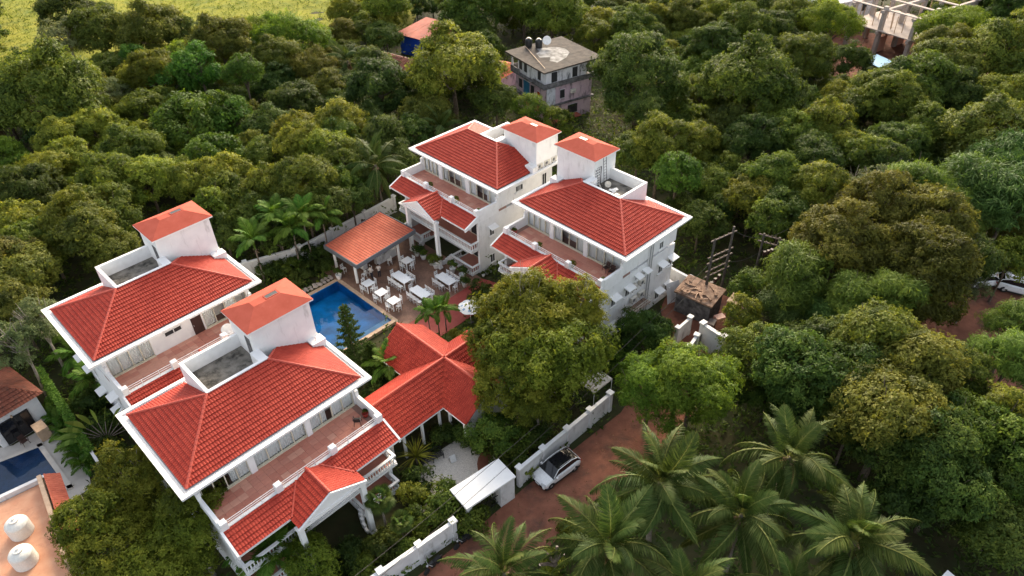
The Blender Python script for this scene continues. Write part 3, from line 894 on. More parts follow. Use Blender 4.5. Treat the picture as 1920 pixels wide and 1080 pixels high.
    mb.add([tuple(Vector(C[k]) - Vector((0, 0, .02))) for k in ('FL', 'FR', 'BR', 'BL', 'AL', 'AR')] + [(box_x0 + .05, y1, zt - .02), (box_x0 + .05, ya, za - .02)], [(0, 1, 5, 4), (1, 2, 5), (6, 3, 4, 7), (3, 0, 4)])
    mb.build('roof_deck', M['ridge'], b)
    ridge_caps(C['FL'], C['AL'], b, flip); ridge_caps(C['FR'], C['AR'], b, flip); ridge_caps(C['BL'], C['AL'], b, flip)
    ridge_caps(C['BR'], C['AR'], b, flip, skip=lambda p: abs(p.x) < 7.15 and p.y > 6.2)
    if box_x0 > xl + .3: ridge_caps(C['AL'], (box_x0, ya, za), b, flip)
    # sunken roof terrace behind the front slope
    tx0, tx1, ty0, ty1, tz = 1.727, 7.315, 6.121, 10.063, 14.06 + tower_dz
    mb = MB(flip); bx0, by1 = box_x0, 9.30
    mb.box(bx0, bx0 + .24, ya + .0, by1, 9.7, 12.16); mb.box(bx0 + .24, tx0 + .3, by1 - .24, by1, 9.7, 12.16)
    mb.box(bx0 + .24, tx0 + .6, ya + .0, ya + .24, 10.4, 12.14)
    mb.box(tx0 - .1, tx0 + .6, ya + .243, ty0 + .4, 10.4, 12.10)
    mb.build('roof_parapet', M['white_trim'], b)
    MB(flip).box(bx0 + .243, tx0 + .5, ya + .243, by1 - .243, 10.7, 10.95).build('roof_terrace_floor', M['concrete'], b)
    # stair tower with a low truncated roof
    mb = MB(flip)
    mb.box(tx0 + .30, tx1 - .30, ty0 + .28, ty1 - .28, 9.3, tz - .02)
    mb.box(tx1 - 1.25, tx1 - .05, ty0 - .55, ty0 + .277, 9.4, 10.42)
    tw = mb.build('stair_tower', M['white'], b)
    MB(flip).box(tx0 + .262, tx0 + .297, ty0 + .75, ty0 + 1.45, 10.95, 12.95).build('tower_door', M['grime'], tw)
    MB(flip).tube([(tx1 - .75, ty0 - .2, 10.42), (tx1 - .75, ty0 - .2, 10.75), (tx1 - .75, ty0 - .36, 10.85), (tx1 - .75, ty0 - .44, 10.72)], .05, 6).build('vent_pipe', M['white_clean'], tw)
    mb = MB(flip); mb.box(tx0 + .02, tx1 - .02, ty0 + .02, ty1 - .02, tz - .13, tz - .003); mb.build('tower_eave', M['white_clean'], tw)
    hz = .70; ix, iy = 1.66, 1.60
    rv = [(tx0, ty0, tz), (tx1, ty0, tz), (tx1, ty1, tz), (tx0, ty1, tz), (tx0 + ix, ty0 + iy, tz + hz), (tx1 - ix, ty0 + iy, tz + hz), (tx1 - ix, ty1 - iy, tz + hz), (tx0 + ix, ty1 - iy, tz + hz)]
    mb = MB(flip); mb.add(rv, [(0, 1, 5, 4), (1, 2, 6, 5), (2, 3, 7, 6), (3, 0, 4, 7), (4, 5, 6, 7), (3, 2, 1, 0)])
    tr = mb.build('tower_roof', M['tower_roof'], tw)
    cxh = (tx0 + tx1) / 2 + .5; cyh = (ty0 + ty1) / 2
    mb = MB(flip); mb.box(cxh - .55, cxh + .55, cyh - .26, cyh - .20, tz + hz, tz + hz + .035); mb.box(cxh - .55, cxh + .55, cyh + .20, cyh + .26, tz + hz, tz + hz + .035)
    mb.box(cxh - .55, cxh - .48, cyh - .197, cyh + .197, tz + hz, tz + hz + .035); mb.box(cxh + .48, cxh + .55, cyh - .197, cyh + .197, tz + hz, tz + hz + .035)
    MB(flip).box(cxh - .477, cxh + .477, cyh - .197, cyh + .197, tz + hz + .003, tz + hz + .03).build('roof_hatch', M['black'], tw)
    mb.build('hatch_frame', M['tower_roof'], tw)
    # lower roof in front of the terrace
    lx, ya_, za_, yb_, zb_ = 6.46, -2.08, 7.40, -3.86, 6.62
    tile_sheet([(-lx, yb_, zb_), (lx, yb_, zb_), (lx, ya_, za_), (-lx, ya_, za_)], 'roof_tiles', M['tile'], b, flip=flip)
    mb = MB(flip)
    mb.add([(-lx, yb_, zb_ - .02), (lx, yb_, zb_ - .02), (lx, ya_, za_ - .02), (-lx, ya_, za_ - .02), (-lx, yb_, zb_ - .17), (lx, yb_, zb_ - .17), (lx, ya_, za_ - .17), (-lx, ya_, za_ - .17)],
           [(0, 1, 2, 3), (4, 7, 6, 5), (0, 4, 5, 1), (2, 6, 7, 3)])
    mb.build('lower_roof_slab', M['white_clean'], b)
    mb = MB(flip)
    for s in (-1, 1):
        xa, xb = (lx + .003, lx + .16) if s > 0 else (-lx - .16, -lx - .003)
        vs = [(xa, yb_ - .06, zb_ + .09), (xb, yb_ - .06, zb_ + .09), (xb, ya_ + .02, za_ + .10), (xa, ya_ + .02, za_ + .10), (xa, yb_ - .06, zb_ - .25), (xb, yb_ - .06, zb_ - .25), (xb, ya_ + .02, za_ - .55), (xa, ya_ + .02, za_ - .55)]
        mb.add(vs, [(0, 1, 2, 3), (4, 7, 6, 5), (0, 4, 5, 1), (1, 5, 6, 2), (2, 6, 7, 3), (3, 7, 4, 0)])
    mb.build('verge', M['white_clean'], b)
    # gabled porch
    xg, wg, yg, zg, zl = -.06, 2.66, -4.90, 7.84, 6.56
    ye = -2.12
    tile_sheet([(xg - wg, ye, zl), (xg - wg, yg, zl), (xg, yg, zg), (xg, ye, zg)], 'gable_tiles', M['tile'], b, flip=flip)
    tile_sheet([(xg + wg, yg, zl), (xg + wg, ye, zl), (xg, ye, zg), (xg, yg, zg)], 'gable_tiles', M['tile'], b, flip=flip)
    mb = MB(flip)
    mb.extrude_y([(xg - wg, zl - .02), (xg, zg - .02), (xg + wg, zl - .02), (xg + wg, zl - .14), (xg, zg - .14), (xg - wg, zl - .14)][::-1], yg + .01, ye)
    mb.build('gable_deck', M['ridge'], b)
    ridge_caps((xg, yg, zg), (xg, ye + .1, zg), b, flip)
    # valleys where the porch roof meets the lower roof
    for s in (-1, 1):
        mb = MB(flip)
        # porch plane: z = zg - (zg-zl)/wg*|x-xg| ; lower plane: z = zb_ + (y-yb_)*(za_-zb_)/(ya_-yb_)
        k1 = (zg - zl) / wg; k2 = (za_ - zb_) / (ya_ - yb_)
        def yv(dx): return yb_ + (zg - k1 * dx - zb_) / k2
        d0 = (zg - za_) / k1; d1 = (zg - zb_) / k1
        mb.tube([(xg + s * d0, yv(d0), zg - k1 * d0 + .07), (xg + s * d1, yv(d1), zg - k1 * d1 + .07)], .085, 6)
        mb.build('valley_tile', M['ridge'], b)
    mb = MB(flip)      # pediment with a raking moulding
    mb.extrude_y([(xg - wg + .12, zl - .06), (xg, zg - .18), (xg + wg - .12, zl - .06)][::-1], yg + .06, yg + .30)
    for s in (-1, 1):
        mb.extrude_y([(xg, zg + .02), (xg + s * (wg + .12), zl - .05), (xg + s * (wg + .12), zl - .24), (xg, zg - .19)][::(-1 if s > 0 else 1)], yg - .10, yg + .055)
    mb.box(xg - wg - .05, xg + wg + .05, yg - .02, yg + .34, zl - .34, zl - .07)
    mb.build('pediment', M['white_clean'], b)
    # balcony of the first floor, cove below, balustrade
    bxw = 6.42
    mb = MB(flip)
    mb.box(-bxw, bxw, -3.12, -.403, 3.12, 3.30)
    mb.prism([(-bxw + .22, -2.85), (bxw - .22, -2.85), (bxw - .22, -.403), (-bxw + .22, -.403)], 2.86, 3.117)
    mb.build('balcony', M['white_clean'], b)
    balustrade(b, [(-bxw + .1, -2.05), (-bxw + .1, -3.0), (bxw - .1, -3.0), (bxw - .1, -2.05)], 3.30, flip)
    for s in (-1, 1):      # two-storey columns of the porch
        mb = MB(flip); x = xg + s * 2.52
        mb.bevel_box(x - .19, x + .19, -4.74, -4.36, -.05, 6.22, .05); mb.box(x - .26, x + .26, -4.80, -4.30, 5.95, 6.215); mb.box(x - .25, x + .25, -4.79, -4.31, -.05, .18)
        mb.build('column', M['white_clean'], b)
    # ground floor verandas each side of the entrance
    for s in (-1, 1):
        xa, xb = sorted((s * 2.75, s * 6.35))
        mb = MB(flip); mb.box(xa, xb, -3.12, -.403, .05, .26); mb.box(xa + .15, xb - .15, -2.9, -.403, -.1, .047)
        mb.build('veranda', M['white_clean'], b)
        mb = MB(flip); mb.box(xa + .2, xb - .2, -2.8, -.42, .262, .275); mb.build('veranda_floor', M['terra'][1], b)
        balustrade(b, [(s * 6.25, -2.05), (s * 6.25, -3.0), (s * 2.85, -3.0), (s * 2.85, -1.6)], .26, flip)
        mb = MB(flip)       # curved flank wall of the steps
        for k in range(5):
            q0, q1 = k * .28, (k + 1) * .28
            xs0, ys0 = s * (2.6 - .5 * math.sin(q0)), -2.95 - 1.1 * (1 - math.cos(q0)) - k * .16
            mb.rbox((xs0, ys0, .55 - .10 * k), (.2, .36, 1.1 - .2 * k), 0)
        mb.build('step_wall', M['white_clean'], b)
    MB(flip).box(-6.2, 6.2, -2.85, -.42, 3.302, 3.315).build('balcony_floor', M['terra'][1], b)
    # doors and windows at the back of the balconies
    for z0, z1 in ((.3, 2.5), (3.32, 5.6)):
        for xa, xb in ((-5.6, -3.4), (-1.0, 1.0), (3.4, 5.6)):
            mb = MB(flip); mb.box(xa, xb, -.47, -.42, z0, z0 + .08); mb.box(xa, xb, -.47, -.42, z1 - .08, z1)
            for k in range(3): mb.box(xa + (xb - xa - .08) * k / 2, xa + (xb - xa - .08) * k / 2 + .08, -.47, -.42, z0 + .083, z1 - .083)
            d = mb.build('door', M['frame'], b)
            MB(flip).box(xa + .083, xb - .083, -.44, -.405, z0 + .083, z1 - .083).build('pane', M['glass_dark'], d)
    return b

G4 = lambda s: [int(c) for c in s]
full = [('glass', -6.1, -2.72, 4, G4('0021')), ('pier', -2.72, -2.25), ('glass', -2.25, 1.88, 4, G4('1111')), ('pier', 1.88, 2.3), ('glass', 2.3, 6.1, 4, G4('1311'))]
bB = hotel('B', -15.954, 32.376, .786, False, 'front white hotel block nearest the camera at lower left, black chair on its terrace', full)
bA = hotel('A', -27.422, 44.603, .7959, False, 'leftmost white hotel block, set behind the front one, with a dark door on its terrace',
           [('glass', -6.15, -2.62, 4, G4('1111')), ('panel', -2.62, .85), ('slot', -1.4), ('panel', .85, 2.02), ('door', .95, 1.85), ('glass', 2.02, 6.1, 4, G4('1010'))])
bC = hotel('C', -6.499, 69.393, -.8067, False, 'white hotel block beyond the dining court, with three outdoor units beside its tower',
           [('glass', -6.1, -3.35, 4, G4('1113')), ('pier', -3.35, -2.75), ('glass', -2.75, 1.3, 4, G4('3001')), ('pier', 1.3, 1.9), ('glass', 1.9, 6.1, 4, G4('1021'))], -.80, -.45)
bD = hotel('D', 5.261, 56.961, -.8119, True, 'right-hand white hotel block, partly behind the big tree, with rubbish in its roof terrace',
           [('glass', -6.1, -2.1, 4, G4('1111')), ('pier', -2.1, -1.6), ('glass', -1.6, 2.4, 4, G4('1001')), ('pier', 2.4, 2.9), ('glass', 2.9, 6.1, 4, G4('1111'))])
for z in (5.2, 1.78):
    for y in (9.0, 7.35, 2.0, -.15): hood_window(bD, 1, y, z)
hood_window(bD, 1, 6.97, 8.1, .7, .9, hood=False)
for y, z, h in ((4.6, 5.9, True), (3.3, 5.9, True)): hood_window(bD, 1, y, z, .5, .6, h)
for y, z in ((8.2, 5.2), (6.2, 5.2), (2.6, 2.6), (6.1, 2.4), (1.2, 5.2)): hood_window(bA, -1, y, z)
hood_window(bB, -1, 3.2, 5.2); hood_window(bB, -1, 6.2, 5.2)
hood_window(bC, 1, 4.2, 8.75, 1.2, .8, hood=False, bars=True)
hood_window(bC, 1, -.1, 5.35, .75, 1.15); hood_window(bC, 1, -.15, 1.75, .75, 1.15, hood=False)
hood_window(bC, 1, 8.2, 8.6, .8, 1.9, hood=False)

def on(key, x, y, z):
    """point in a hotel block's own frame -> world"""
    cx, cy, yaw = BTRN[key]
    return (cx + x * math.cos(yaw) - y * math.sin(yaw), cy + x * math.sin(yaw) + y * math.cos(yaw), z)
def yaw_of(key): return BTRN[key][2]

# ------------------------------------------------------------------ things on and around the hotel blocks
def bm_part(name, mat, parent, fn, smooth=False, loc=(0, 0, 0), rot=(0, 0, 0)):
    mb = MB(); fn(mb); return mb.build(name, mat, parent, loc, rot, smooth)

def make_ac():
    t = empty('air_conditioner')
    bm_part('casing', M['ac'], t, lambda m: m.bevel_box(-.42, .42, -.16, .16, .08, .66, .02))
    def fan(m):
        m.lathe([(.235, -.012), (.235, .012), (.20, .012), (.20, -.005)], n=14)
    g = bm_part('fan_guard', M['steel'], t, fan, loc=(-.10, -.166, .37), rot=(R(90), 0, 0))
    bm_part('fan', M['black'], g, lambda m: [m.rbox((0, 0, .0), (.36, .05, .006), R(60 * k)) for k in range(3)])
    for x in (-.3, .3): bm_part('foot', M['black'], t, lambda m: m.box(x - .03, x + .03, -.18, .18, 0, .078))
    return t
AC0 = make_ac()
first = [True]
def place(proto, flag, loc, rz, label, cat, group=None, scale=None):
    o = proto if flag[0] else copy_tree(proto)
    flag[0] = False
    o.location = loc; o.rotation_euler = (0, 0, rz)
    if scale: o.scale = (scale,) * 3
    return tag(o, label, cat, group)
g = 'air conditioner outdoor units on the hotel blocks'
for i, nm in enumerate(('nearest', 'middle one', 'farthest')):
    x, y, z = on('C', 6.95 , 6.9 + i * 1.15, 9.80)
    place(AC0, first, (x, y, z), yaw_of('C') + R(90), 'outdoor unit, %s of three beside the far block tower' % nm, 'air conditioner', g)
for key, nm in (('B', 'front'), ('A', 'leftmost')):
    x, y, z = on(key, 7.0, 6.95, 9.80)
    place(AC0, first, (x, y, z), yaw_of(key) + R(90), 'single outdoor unit at the foot of the tower on the %s hotel block' % nm, 'air conditioner', g)
for y, zz, nm in ((4.0, 4.55, 'uppermost'), (2.7, 4.5, 'left of the uppermost'), (4.1, 2.95, 'right of the lower pair'), (2.9, 2.9, 'left of the lower pair')):
    x, y, z = on('D', 6.73, y, zz)
    place(AC0, first, (x, y, z), yaw_of('D') + R(90), 'outdoor unit on the right-hand end wall above the caged ledge, %s' % nm, 'air conditioner', g)
# metal ledge that carries them and pipes down the wall
t = empty('cage_ledge', on('D', 6.5, 3.4, 2.2), yaw_of('D') + R(90), 'rusty metal cage ledge fixed to the right-hand end wall', 'ledge')
bm_part('platform', M['straw'], t, lambda m: [m.box(-1.5, 1.5, -1.0 + .14 * k, -.92 + .14 * k, 0, .05) for k in range(7)])
def rails(m):
    for z in (.35, .7): m.tube([(-1.5, -1.0, z), (1.5, -1.0, z)], .025, 5); m.tube([(-1.5, -.02, z), (-1.5, -1.0, z)], .025, 5); m.tube([(1.5, -.02, z), (1.5, -1.0, z)], .025, 5)
    for k in range(7): m.tube([(-1.5 + .5 * k, -1.0, .03), (-1.5 + .5 * k, -1.0, .7)], .02, 5)
bm_part('guard', M['ac'], t, rails)
t = empty('drain_pipe', on('D', 6.56, 5.2, 0), yaw_of('D') + R(90), 'group of grey drain pipes running down the right-hand end wall', 'pipe')
for k in range(4): bm_part('pipe', M['steel'] if k % 2 else M['white_clean'], t, lambda m: m.tube([(-.3 + .2 * k, -.05, .1), (-.3 + .2 * k, -.05, 9.0)], .045, 6))
for z in (3.0, 6.0): bm_part('bracket', M['black'], t, lambda m: m.box(-.42, .42, -.015, .015, z, z + .06))
t = empty('leaning_sheet', on('D', 7.2, 9.0, 0), yaw_of('D') + R(70), 'pale metal sheets leaning on the right-hand end wall near the yard', 'metal sheet')
for k in range(3): bm_part('panel', M['boundary'], t, lambda m: m.rbox((-.5 + .55 * k, -.3 + .03 * k, 1.15), (.52, .03, 2.4), R(3), 0, R(-14)))

def dish(name, loc, rz, label, mat, s=1.0, group=None):
    t = empty(name, loc, rz, label, 'satellite dish', group)
    t.scale = (s,) * 3
    bm_part('mast', M['steel'], t, lambda m: m.tube([(0, 0, 0), (0, 0, .55), (0, -.1, .62)], .03, 6))
    d = bm_part('reflector', mat, t, lambda m: m.lathe([(.02, .0), (.2, .02), (.36, .07), (.45, .12), (.44, .13), (.35, .08), (.2, .03), (.02, .012)], n=18), True, (0, -.12, .62), (R(70), 0, 0))
    bm_part('feed_arm', M['steel'], d, lambda m: m.tube([(0, -.42, .1), (0, -.1, .42)], .015, 5))
    return t
dish('satellite_dish', on('A', 2.95, -1.15, 7.05), yaw_of('A') - R(20), 'white satellite dish behind the terrace railing of the leftmost hotel block', M['white_clean'], 1.25)
dish('satellite_dish', on('D', -.9, 7.4, 10.96), yaw_of('D') + R(30), 'old white dish lying among rubbish on the right-hand roof terrace', M['ac'], .75)
dish('satellite_dish', on('D', -1.2, 6.3, 10.96), yaw_of('D') + R(150), 'small pale dish by the tower wall above the right-hand roof tiles', M['ac'], .7)
# ladder against the tower
t = empty('ladder', on('D', -1.35, 7.55, 10.96), yaw_of('D') + R(90), 'black metal ladder leaning against the right-hand tower', 'ladder')
lean = .32
for s in (-.22, .22): bm_part('rail', M['black'], t, lambda m: m.tube([(s, 0, 0), (s, lean, 3.1)], .028, 6))
for k in range(9): bm_part('rung', M['black'], t, lambda m: m.tube([(-.22, lean * (k + .7) / 10, (k + .7) * .31), (.22, lean * (k + .7) / 10, (k + .7) * .31)], .018, 5))
# perforated panel in the tower wall
t = empty('ventilation_block_panel', on('D', -1.995, 6.95, 10.98), yaw_of('D') + R(90), 'pierced white vent-block panel in the right-hand tower wall', 'vent panel')
def jali(m):
    for k in range(7): m.box(-.42, .42, -.03, .02, k * .31, k * .31 + .07)
    for k in range(4): m.box(-.42 + k * .257, -.35 + k * .257, -.028, .018, 0, 1.93)
bm_part('lattice', M['white_clean'], t, jali)
bm_part('backing', M['grime'], t, lambda m: m.box(-.4, .4, -.005, .0, 0, 1.9))
rng = random.Random(8)
for i, (x, y, nm, mt) in enumerate(((.0, 7.2, 'white broken chair shell lying on its side in the right-hand roof terrace', 'furn'), (.9, 6.6, 'pale sack dumped near the front of the right-hand roof terrace', 'ac'),
                                    (1.6, 6.9, 'torn pale board lying in the corner of the right-hand roof terrace', 'ac'), (.6, 6.0, 'brown clay lump lying behind the front parapet of the right-hand roof', 'terra1'), (-.5, 5.7, 'pinkish folded board beside the jali wall on the right-hand roof', 'pink'))):
    mtt = M['terra'][1] if mt == 'terra1' else M[mt]
    t = empty('rubbish', on('D', x, y, 10.96), rng.uniform(0, 3), nm, 'rubbish')
    def heap(m):
        for k in range(5): m.rbox((rng.uniform(-.3, .3), rng.uniform(-.2, .2), .12 + rng.uniform(0, .12)), (rng.uniform(.25, .6), rng.uniform(.2, .4), .09), rng.uniform(0, 3), 0, rng.uniform(-.5, .5))
    bm_part('scrap', mtt, t, heap)

def armchair(loc, rz, label, mat, group=None):
    t = empty('armchair', loc, rz, label, 'chair', group)
    bm_part('seat', mat, t, lambda m: m.bevel_box(-.25, .25, -.25, .22, .40, .45, .015))
    bm_part('backrest', mat, t, lambda m: (m.rbox((0, .28, .72), (.48, .035, .42), 0, 0, R(-14)), m.rbox((0, .24, .50), (.44, .03, .10), 0, 0, R(-12))))
    for sx in (-1, 1):
        bm_part('arm', mat, t, lambda m: m.tube([(sx * .27, -.24, .44), (sx * .29, -.24, .62), (sx * .29, .0, .66), (sx * .27, .27, .68)], .028, 6))
        for sy in (-1, 1): bm_part('leg', mat, t, lambda m: m.tube([(sx * .22, sy * .22, .41), (sx * .27, sy * .27, 0)], [.028, .02], 6))
    return t
armchair(on('B', 5.15, -.75, 7.05), yaw_of('B') + R(140), 'black plastic armchair on the front terrace near its right end', M['black'])
armchair(on('D', 4.85, .55, 7.05), yaw_of('D') - R(10), 'left of two dark brown chairs on the right-hand terrace', M['dark'], 'brown chairs on the right-hand terrace')
armchair(on('D', 5.6, .45, 7.05), yaw_of('D') + R(12), 'right of two dark brown chairs on the right-hand terrace', M['dark'], 'brown chairs on the right-hand terrace')

def leaf_fan(rng_, n, ln, wd, droop, up=(.3, 1.0), strip=1):
    """n strap leaves from one point"""
    mb = MB()
    for i in range(n):
        q = 2.4 * i + rng_.uniform(-.3, .3); e = rng_.uniform(*up); l = ln * rng_.uniform(.7, 1.15)
        d = Vector((math.cos(q) * math.cos(e), math.sin(q) * math.cos(e), math.sin(e))); s = Vector((-math.sin(q), math.cos(q), 0))
        p = Vector((0, 0, 0)); rows = []
        for k in range(5):
            w = wd * (.35, 1, .9, .6, .05)[k]
            rows += [tuple(p - s * w / 2), tuple(p + s * w / 2)]
            p = p + d * l / 4; d = (d - Vector((0, 0, droop * .3))).normalized()
        mb.add(rows, [(2 * k, 2 * k + 1, 2 * k + 3, 2 * k + 2) for k in range(4)])
    return mb
def tinted(mesh, lo, hi, seed, per=1):
    r_ = np.random.default_rng(seed); n = len(mesh.polygons)
    v = np.repeat(r_.uniform(lo, hi, n // per + 1), per)[:n]
    a = mesh.attributes.new('tint', 'FLOAT', 'FACE'); a.data.foreach_set('value', v.astype(np.float32)); return mesh
def bush_mesh(name, mat, seed, r, sprigs, leaf=.16, flat=.85, wid=.5):
    return crown(name, mat, seed, r=r * .72, nl=14, lr=r * .38, sprigs=sprigs, per=6, leaf=leaf, wid=wid, flat=flat, low=-.6)
BM = {k: bush_mesh('foliage', L[k], 40 + i, .62, 170, .15) for i, k in enumerate('dmyfv')}
BIGB = {k: [bush_mesh('foliage', L[k], 60 + i * 3 + j, 1.35, 620, .19) for j in range(2)] for i, k in enumerate('dmyf')}
def pot_plant(loc, label, pot='pot', plant='d', h=.55, r=.32, s=1.0, kind='bush', group='potted plants of the hotel'):
    t = empty('potted_plant', loc, random.Random(label).uniform(0, 6), label, 'potted plant', group)
    bm_part('pot', M[pot], t, lambda m: m.lathe([(r * .62, 0), (r * .78, h * .35), (r * .95, h * .8), (r, h * .86), (r, h), (r * .84, h), (r * .80, h * .86), (.01, h * .84)], n=14), True)
    if kind == 'bush': link('foliage', BM[plant], t, (0, 0, h + .42 * s), (0, 0, 0), s)
    elif kind == 'strap':
        mesh = tinted(leaf_fan(random.Random(label), 16, .9 * s, .07, .7, (.5, 1.4)).mesh('foliage', L[plant]), .3, .9, 3, 4); link('foliage', mesh, t, (0, 0, h * .9))
    return t
pot_plant(on('B', 6.0, -.55, 7.045), 'red glazed pot in the right corner of the front terrace', 'red_pot', 'd', .4, .26, .35)
pot_plant(on('D', -5.85, -1.2, 7.045), 'large red pot in the left corner of the right-hand terrace', 'red_pot', 'd', .55, .34, .4)
for i, (k, x, y, w) in enumerate((('D', -2.15, -1.35, 'by the second pillar of the right-hand terrace'), ('D', 2.3, -1.35, 'by the third pillar of the right-hand terrace'), ('D', 6.05, -1.3, 'in the right corner of the right-hand terrace'), ('C', 6.0, -1.3, 'in the right corner of the terrace beyond the court'), ('C', 2.3, -1.35, 'by the third pillar of the terrace beyond the court'), ('C', -2.15, -1.35, 'by the second pillar of the terrace beyond the court'))):
    pot_plant(on(k, x, y, 7.045), 'small yellowish potted plant ' + w, 'pot', 'y', .26, .16, .55)
for x, y, nm, pl, s in ((-19.25, 62.85, 'big white pot at the far corner of the blue pool', 'm', .75), (-8.54, 64.4, 'white pot with orange-green bush beside the porch column', 'y', 1.25), (-9.1, 65.1, 'smaller white pot behind the orange-green bush by the porch column', 'm', .8),
                     (-10.9, 66.9, 'pot with round dark bush at the foot of the far porch column', 'd', 1.1), (-5.15, 60.9, 'white pot with spiky plant on the edge of the red paving', 'd', .9), (-5.5, 62.4, 'pot with dark bush under the veranda corner', 'd', 1.0), (-6.6, 63.6, 'pot with leafy plant under the middle of the veranda', 'm', .9),
                     (-10.1, 66.2, 'low pot with small plant between the two porch columns', 'm', .7)):
    pot_plant((x, y, .02), nm, 'pot', pl, .62, .36, s)
for i in range(4):
    x, y = on('C', 6.7 + .0, -2.6 + i * .55, 0)[:2]
    pot_plant((x + .6, y - .1, .02), 'small conical white planter at the hotel corner, %s in its row' % ('first', 'second', 'third', 'fourth')[i], 'pot', 'd', .3, .2, .4)

# ------------------------------------------------------------------ dining furniture
def table_proto(lx, ly, h=.98):
    t = empty('dining_table')
    bm_part('tabletop', M['furn'], t, lambda m: m.bevel_box(-lx / 2, lx / 2, -ly / 2, ly / 2, h - .06, h, .012))
    for sx in (-1, 1):
        for sy in (-1, 1):
            x, y = sx * (lx / 2 - .09), sy * (ly / 2 - .09)
            bm_part('leg', M['furn'], t, lambda m: m.box(x - .05, x + .05, y - .05, y + .05, 0, h - .062))
    bm_part('apron', M['furn'], t, lambda m: (m.box(-lx / 2 + .145, lx / 2 - .145, -ly / 2 + .06, -ly / 2 + .09, h - .16, h - .063), m.box(-lx / 2 + .145, lx / 2 - .145, ly / 2 - .09, ly / 2 - .06, h - .16, h - .063)))
    bm_part('stretcher', M['furn'], t, lambda m: (m.box(-lx / 2 + .145, lx / 2 - .145, -ly / 2 + .07, -ly / 2 + .11, .2, .26), m.box(-lx / 2 + .145, lx / 2 - .145, ly / 2 - .11, ly / 2 - .07, .2, .26)))
    return t
def chair_proto():
    t = empty('high_chair')
    bm_part('seat', M['furn'], t, lambda m: m.bevel_box(-.21, .21, -.21, .21, .62, .66, .01))
    bm_part('backrest', M['furn'], t, lambda m: (m.box(-.20, .20, .175, .20, .98, 1.12), m.box(-.20, .20, .175, .20, .78, .90)))
    for sx in (-1, 1):
        bm_part('leg', M['furn'], t, lambda m: m.box(sx * .19 - .02, sx * .19 + .02, -.21, -.17, 0, .617))
        bm_part('leg', M['furn'], t, lambda m: (m.box(sx * .19 - .02, sx * .19 + .02, .17, .21, 0, .617), m.box(sx * .21 - .02, sx * .21 + .02, .203, .225, .663, 1.14)))
    bm_part('footrest', M['furn'], t, lambda m: (m.box(-.168, .168, -.205, -.175, .22, .26), m.box(-.168, .168, .175, .205, .30, .34)))
    return t
LONG, SQ, CH = table_proto(2.35, 1.15), table_proto(1.12, 1.12), chair_proto()
fl, fs, fc = [True], [True], [True]
AXL = R(-45)
def chairs_round(cx, cy, sides, tname):
    """sides: list of (side, [offsets]); table long axis along AXL"""
    names = {'near': 'pool side', 'far': 'hotel side', 'head': 'its left end', 'foot': 'its right end'}
    for side, offs, dist in sides:
        for k, o in enumerate(offs):
            if side == 'near': lx, ly, rz = o, -dist, R(180)
            elif side == 'far': lx, ly, rz = o, dist, 0
            elif side == 'head': lx, ly, rz = -dist, o, R(90)
            else: lx, ly, rz = dist, o, R(-90)
            x = cx + lx * math.cos(AXL) - ly * math.sin(AXL); y = cy + lx * math.sin(AXL) + ly * math.cos(AXL)
            ordn = ', %s from left' % ('first', 'second', 'third', 'fourth')[k] if len(offs) > 1 else ''
            place(CH, fc, (x, y, .006), AXL + rz + random.Random(int(x * 97 + y * 13)).uniform(-.12, .12), 'white chair at the %s, %s%s' % (tname, names[side], ordn), 'chair', 'white chairs of the dining court')
for (x, y), nm, tn in (((-12.08, 61.64), 'long white table nearest the bar pavilion', 'long table by the bar'), ((-9.77, 58.93), 'long white table in the middle, nearest the red paving', 'long table near the red paving'), ((-7.18, 61.17), 'long white table under the hotel balcony', 'long table under the balcony')):
    place(LONG, fl, (x, y, .005), AXL, nm, 'table', 'white tables of the dining court')
    far4 = [-.85, -.28, .28, .85]
    if 'red' in nm: chairs_round(x, y, [('near', far4, .86), ('far', far4[1:], .86), ('head', [0], 1.5), ('foot', [.1], 1.45)], tn)
    elif 'bar' in nm: chairs_round(x, y, [('near', far4, .86), ('far', far4[1:], .86), ('head', [0], 1.5)], tn)
    else: chairs_round(x, y, [('near', far4[:3], .86), ('far', far4, .86), ('head', [0], 1.5), ('foot', [0], 1.45)], tn)
for (x, y), nm, tn in (((-11.78, 64.76), 'small square white table farthest back, near the hotel steps', 'small table near the hotel steps'), ((-15.6, 60.73), 'small square white table beside the bar post, first of three along the pool', 'small table beside the bar post'),
                       ((-13.96, 59.09), 'small square white table, middle of three along the pool', 'middle small table along the pool'), ((-12.46, 57.64), 'small square white table nearest the camera along the pool', 'near small table along the pool')):
    place(SQ, fs, (x, y, .005), AXL, nm, 'table', 'white tables of the dining court')
    chairs_round(x, y, [('near', [0], .74), ('far', [0], .74), ('head', [0], .74), ('foot', [0], .74)], tn)
for x, y, rz, nm in ((-18.9, 64.0, R(60), 'white bar stool standing alone left of the bar'), (-16.4, 62.8, R(-40), 'white bar stool just behind the front bar post'), (-15.9, 63.6, R(-45), 'white bar stool beside the two standing people'), (-13.9, 65.4, R(-60), 'white bar stool under the right side of the bar roof')):
    place(CH, fc, (x, y, .006), rz, nm, 'bar stool', 'white bar stools')

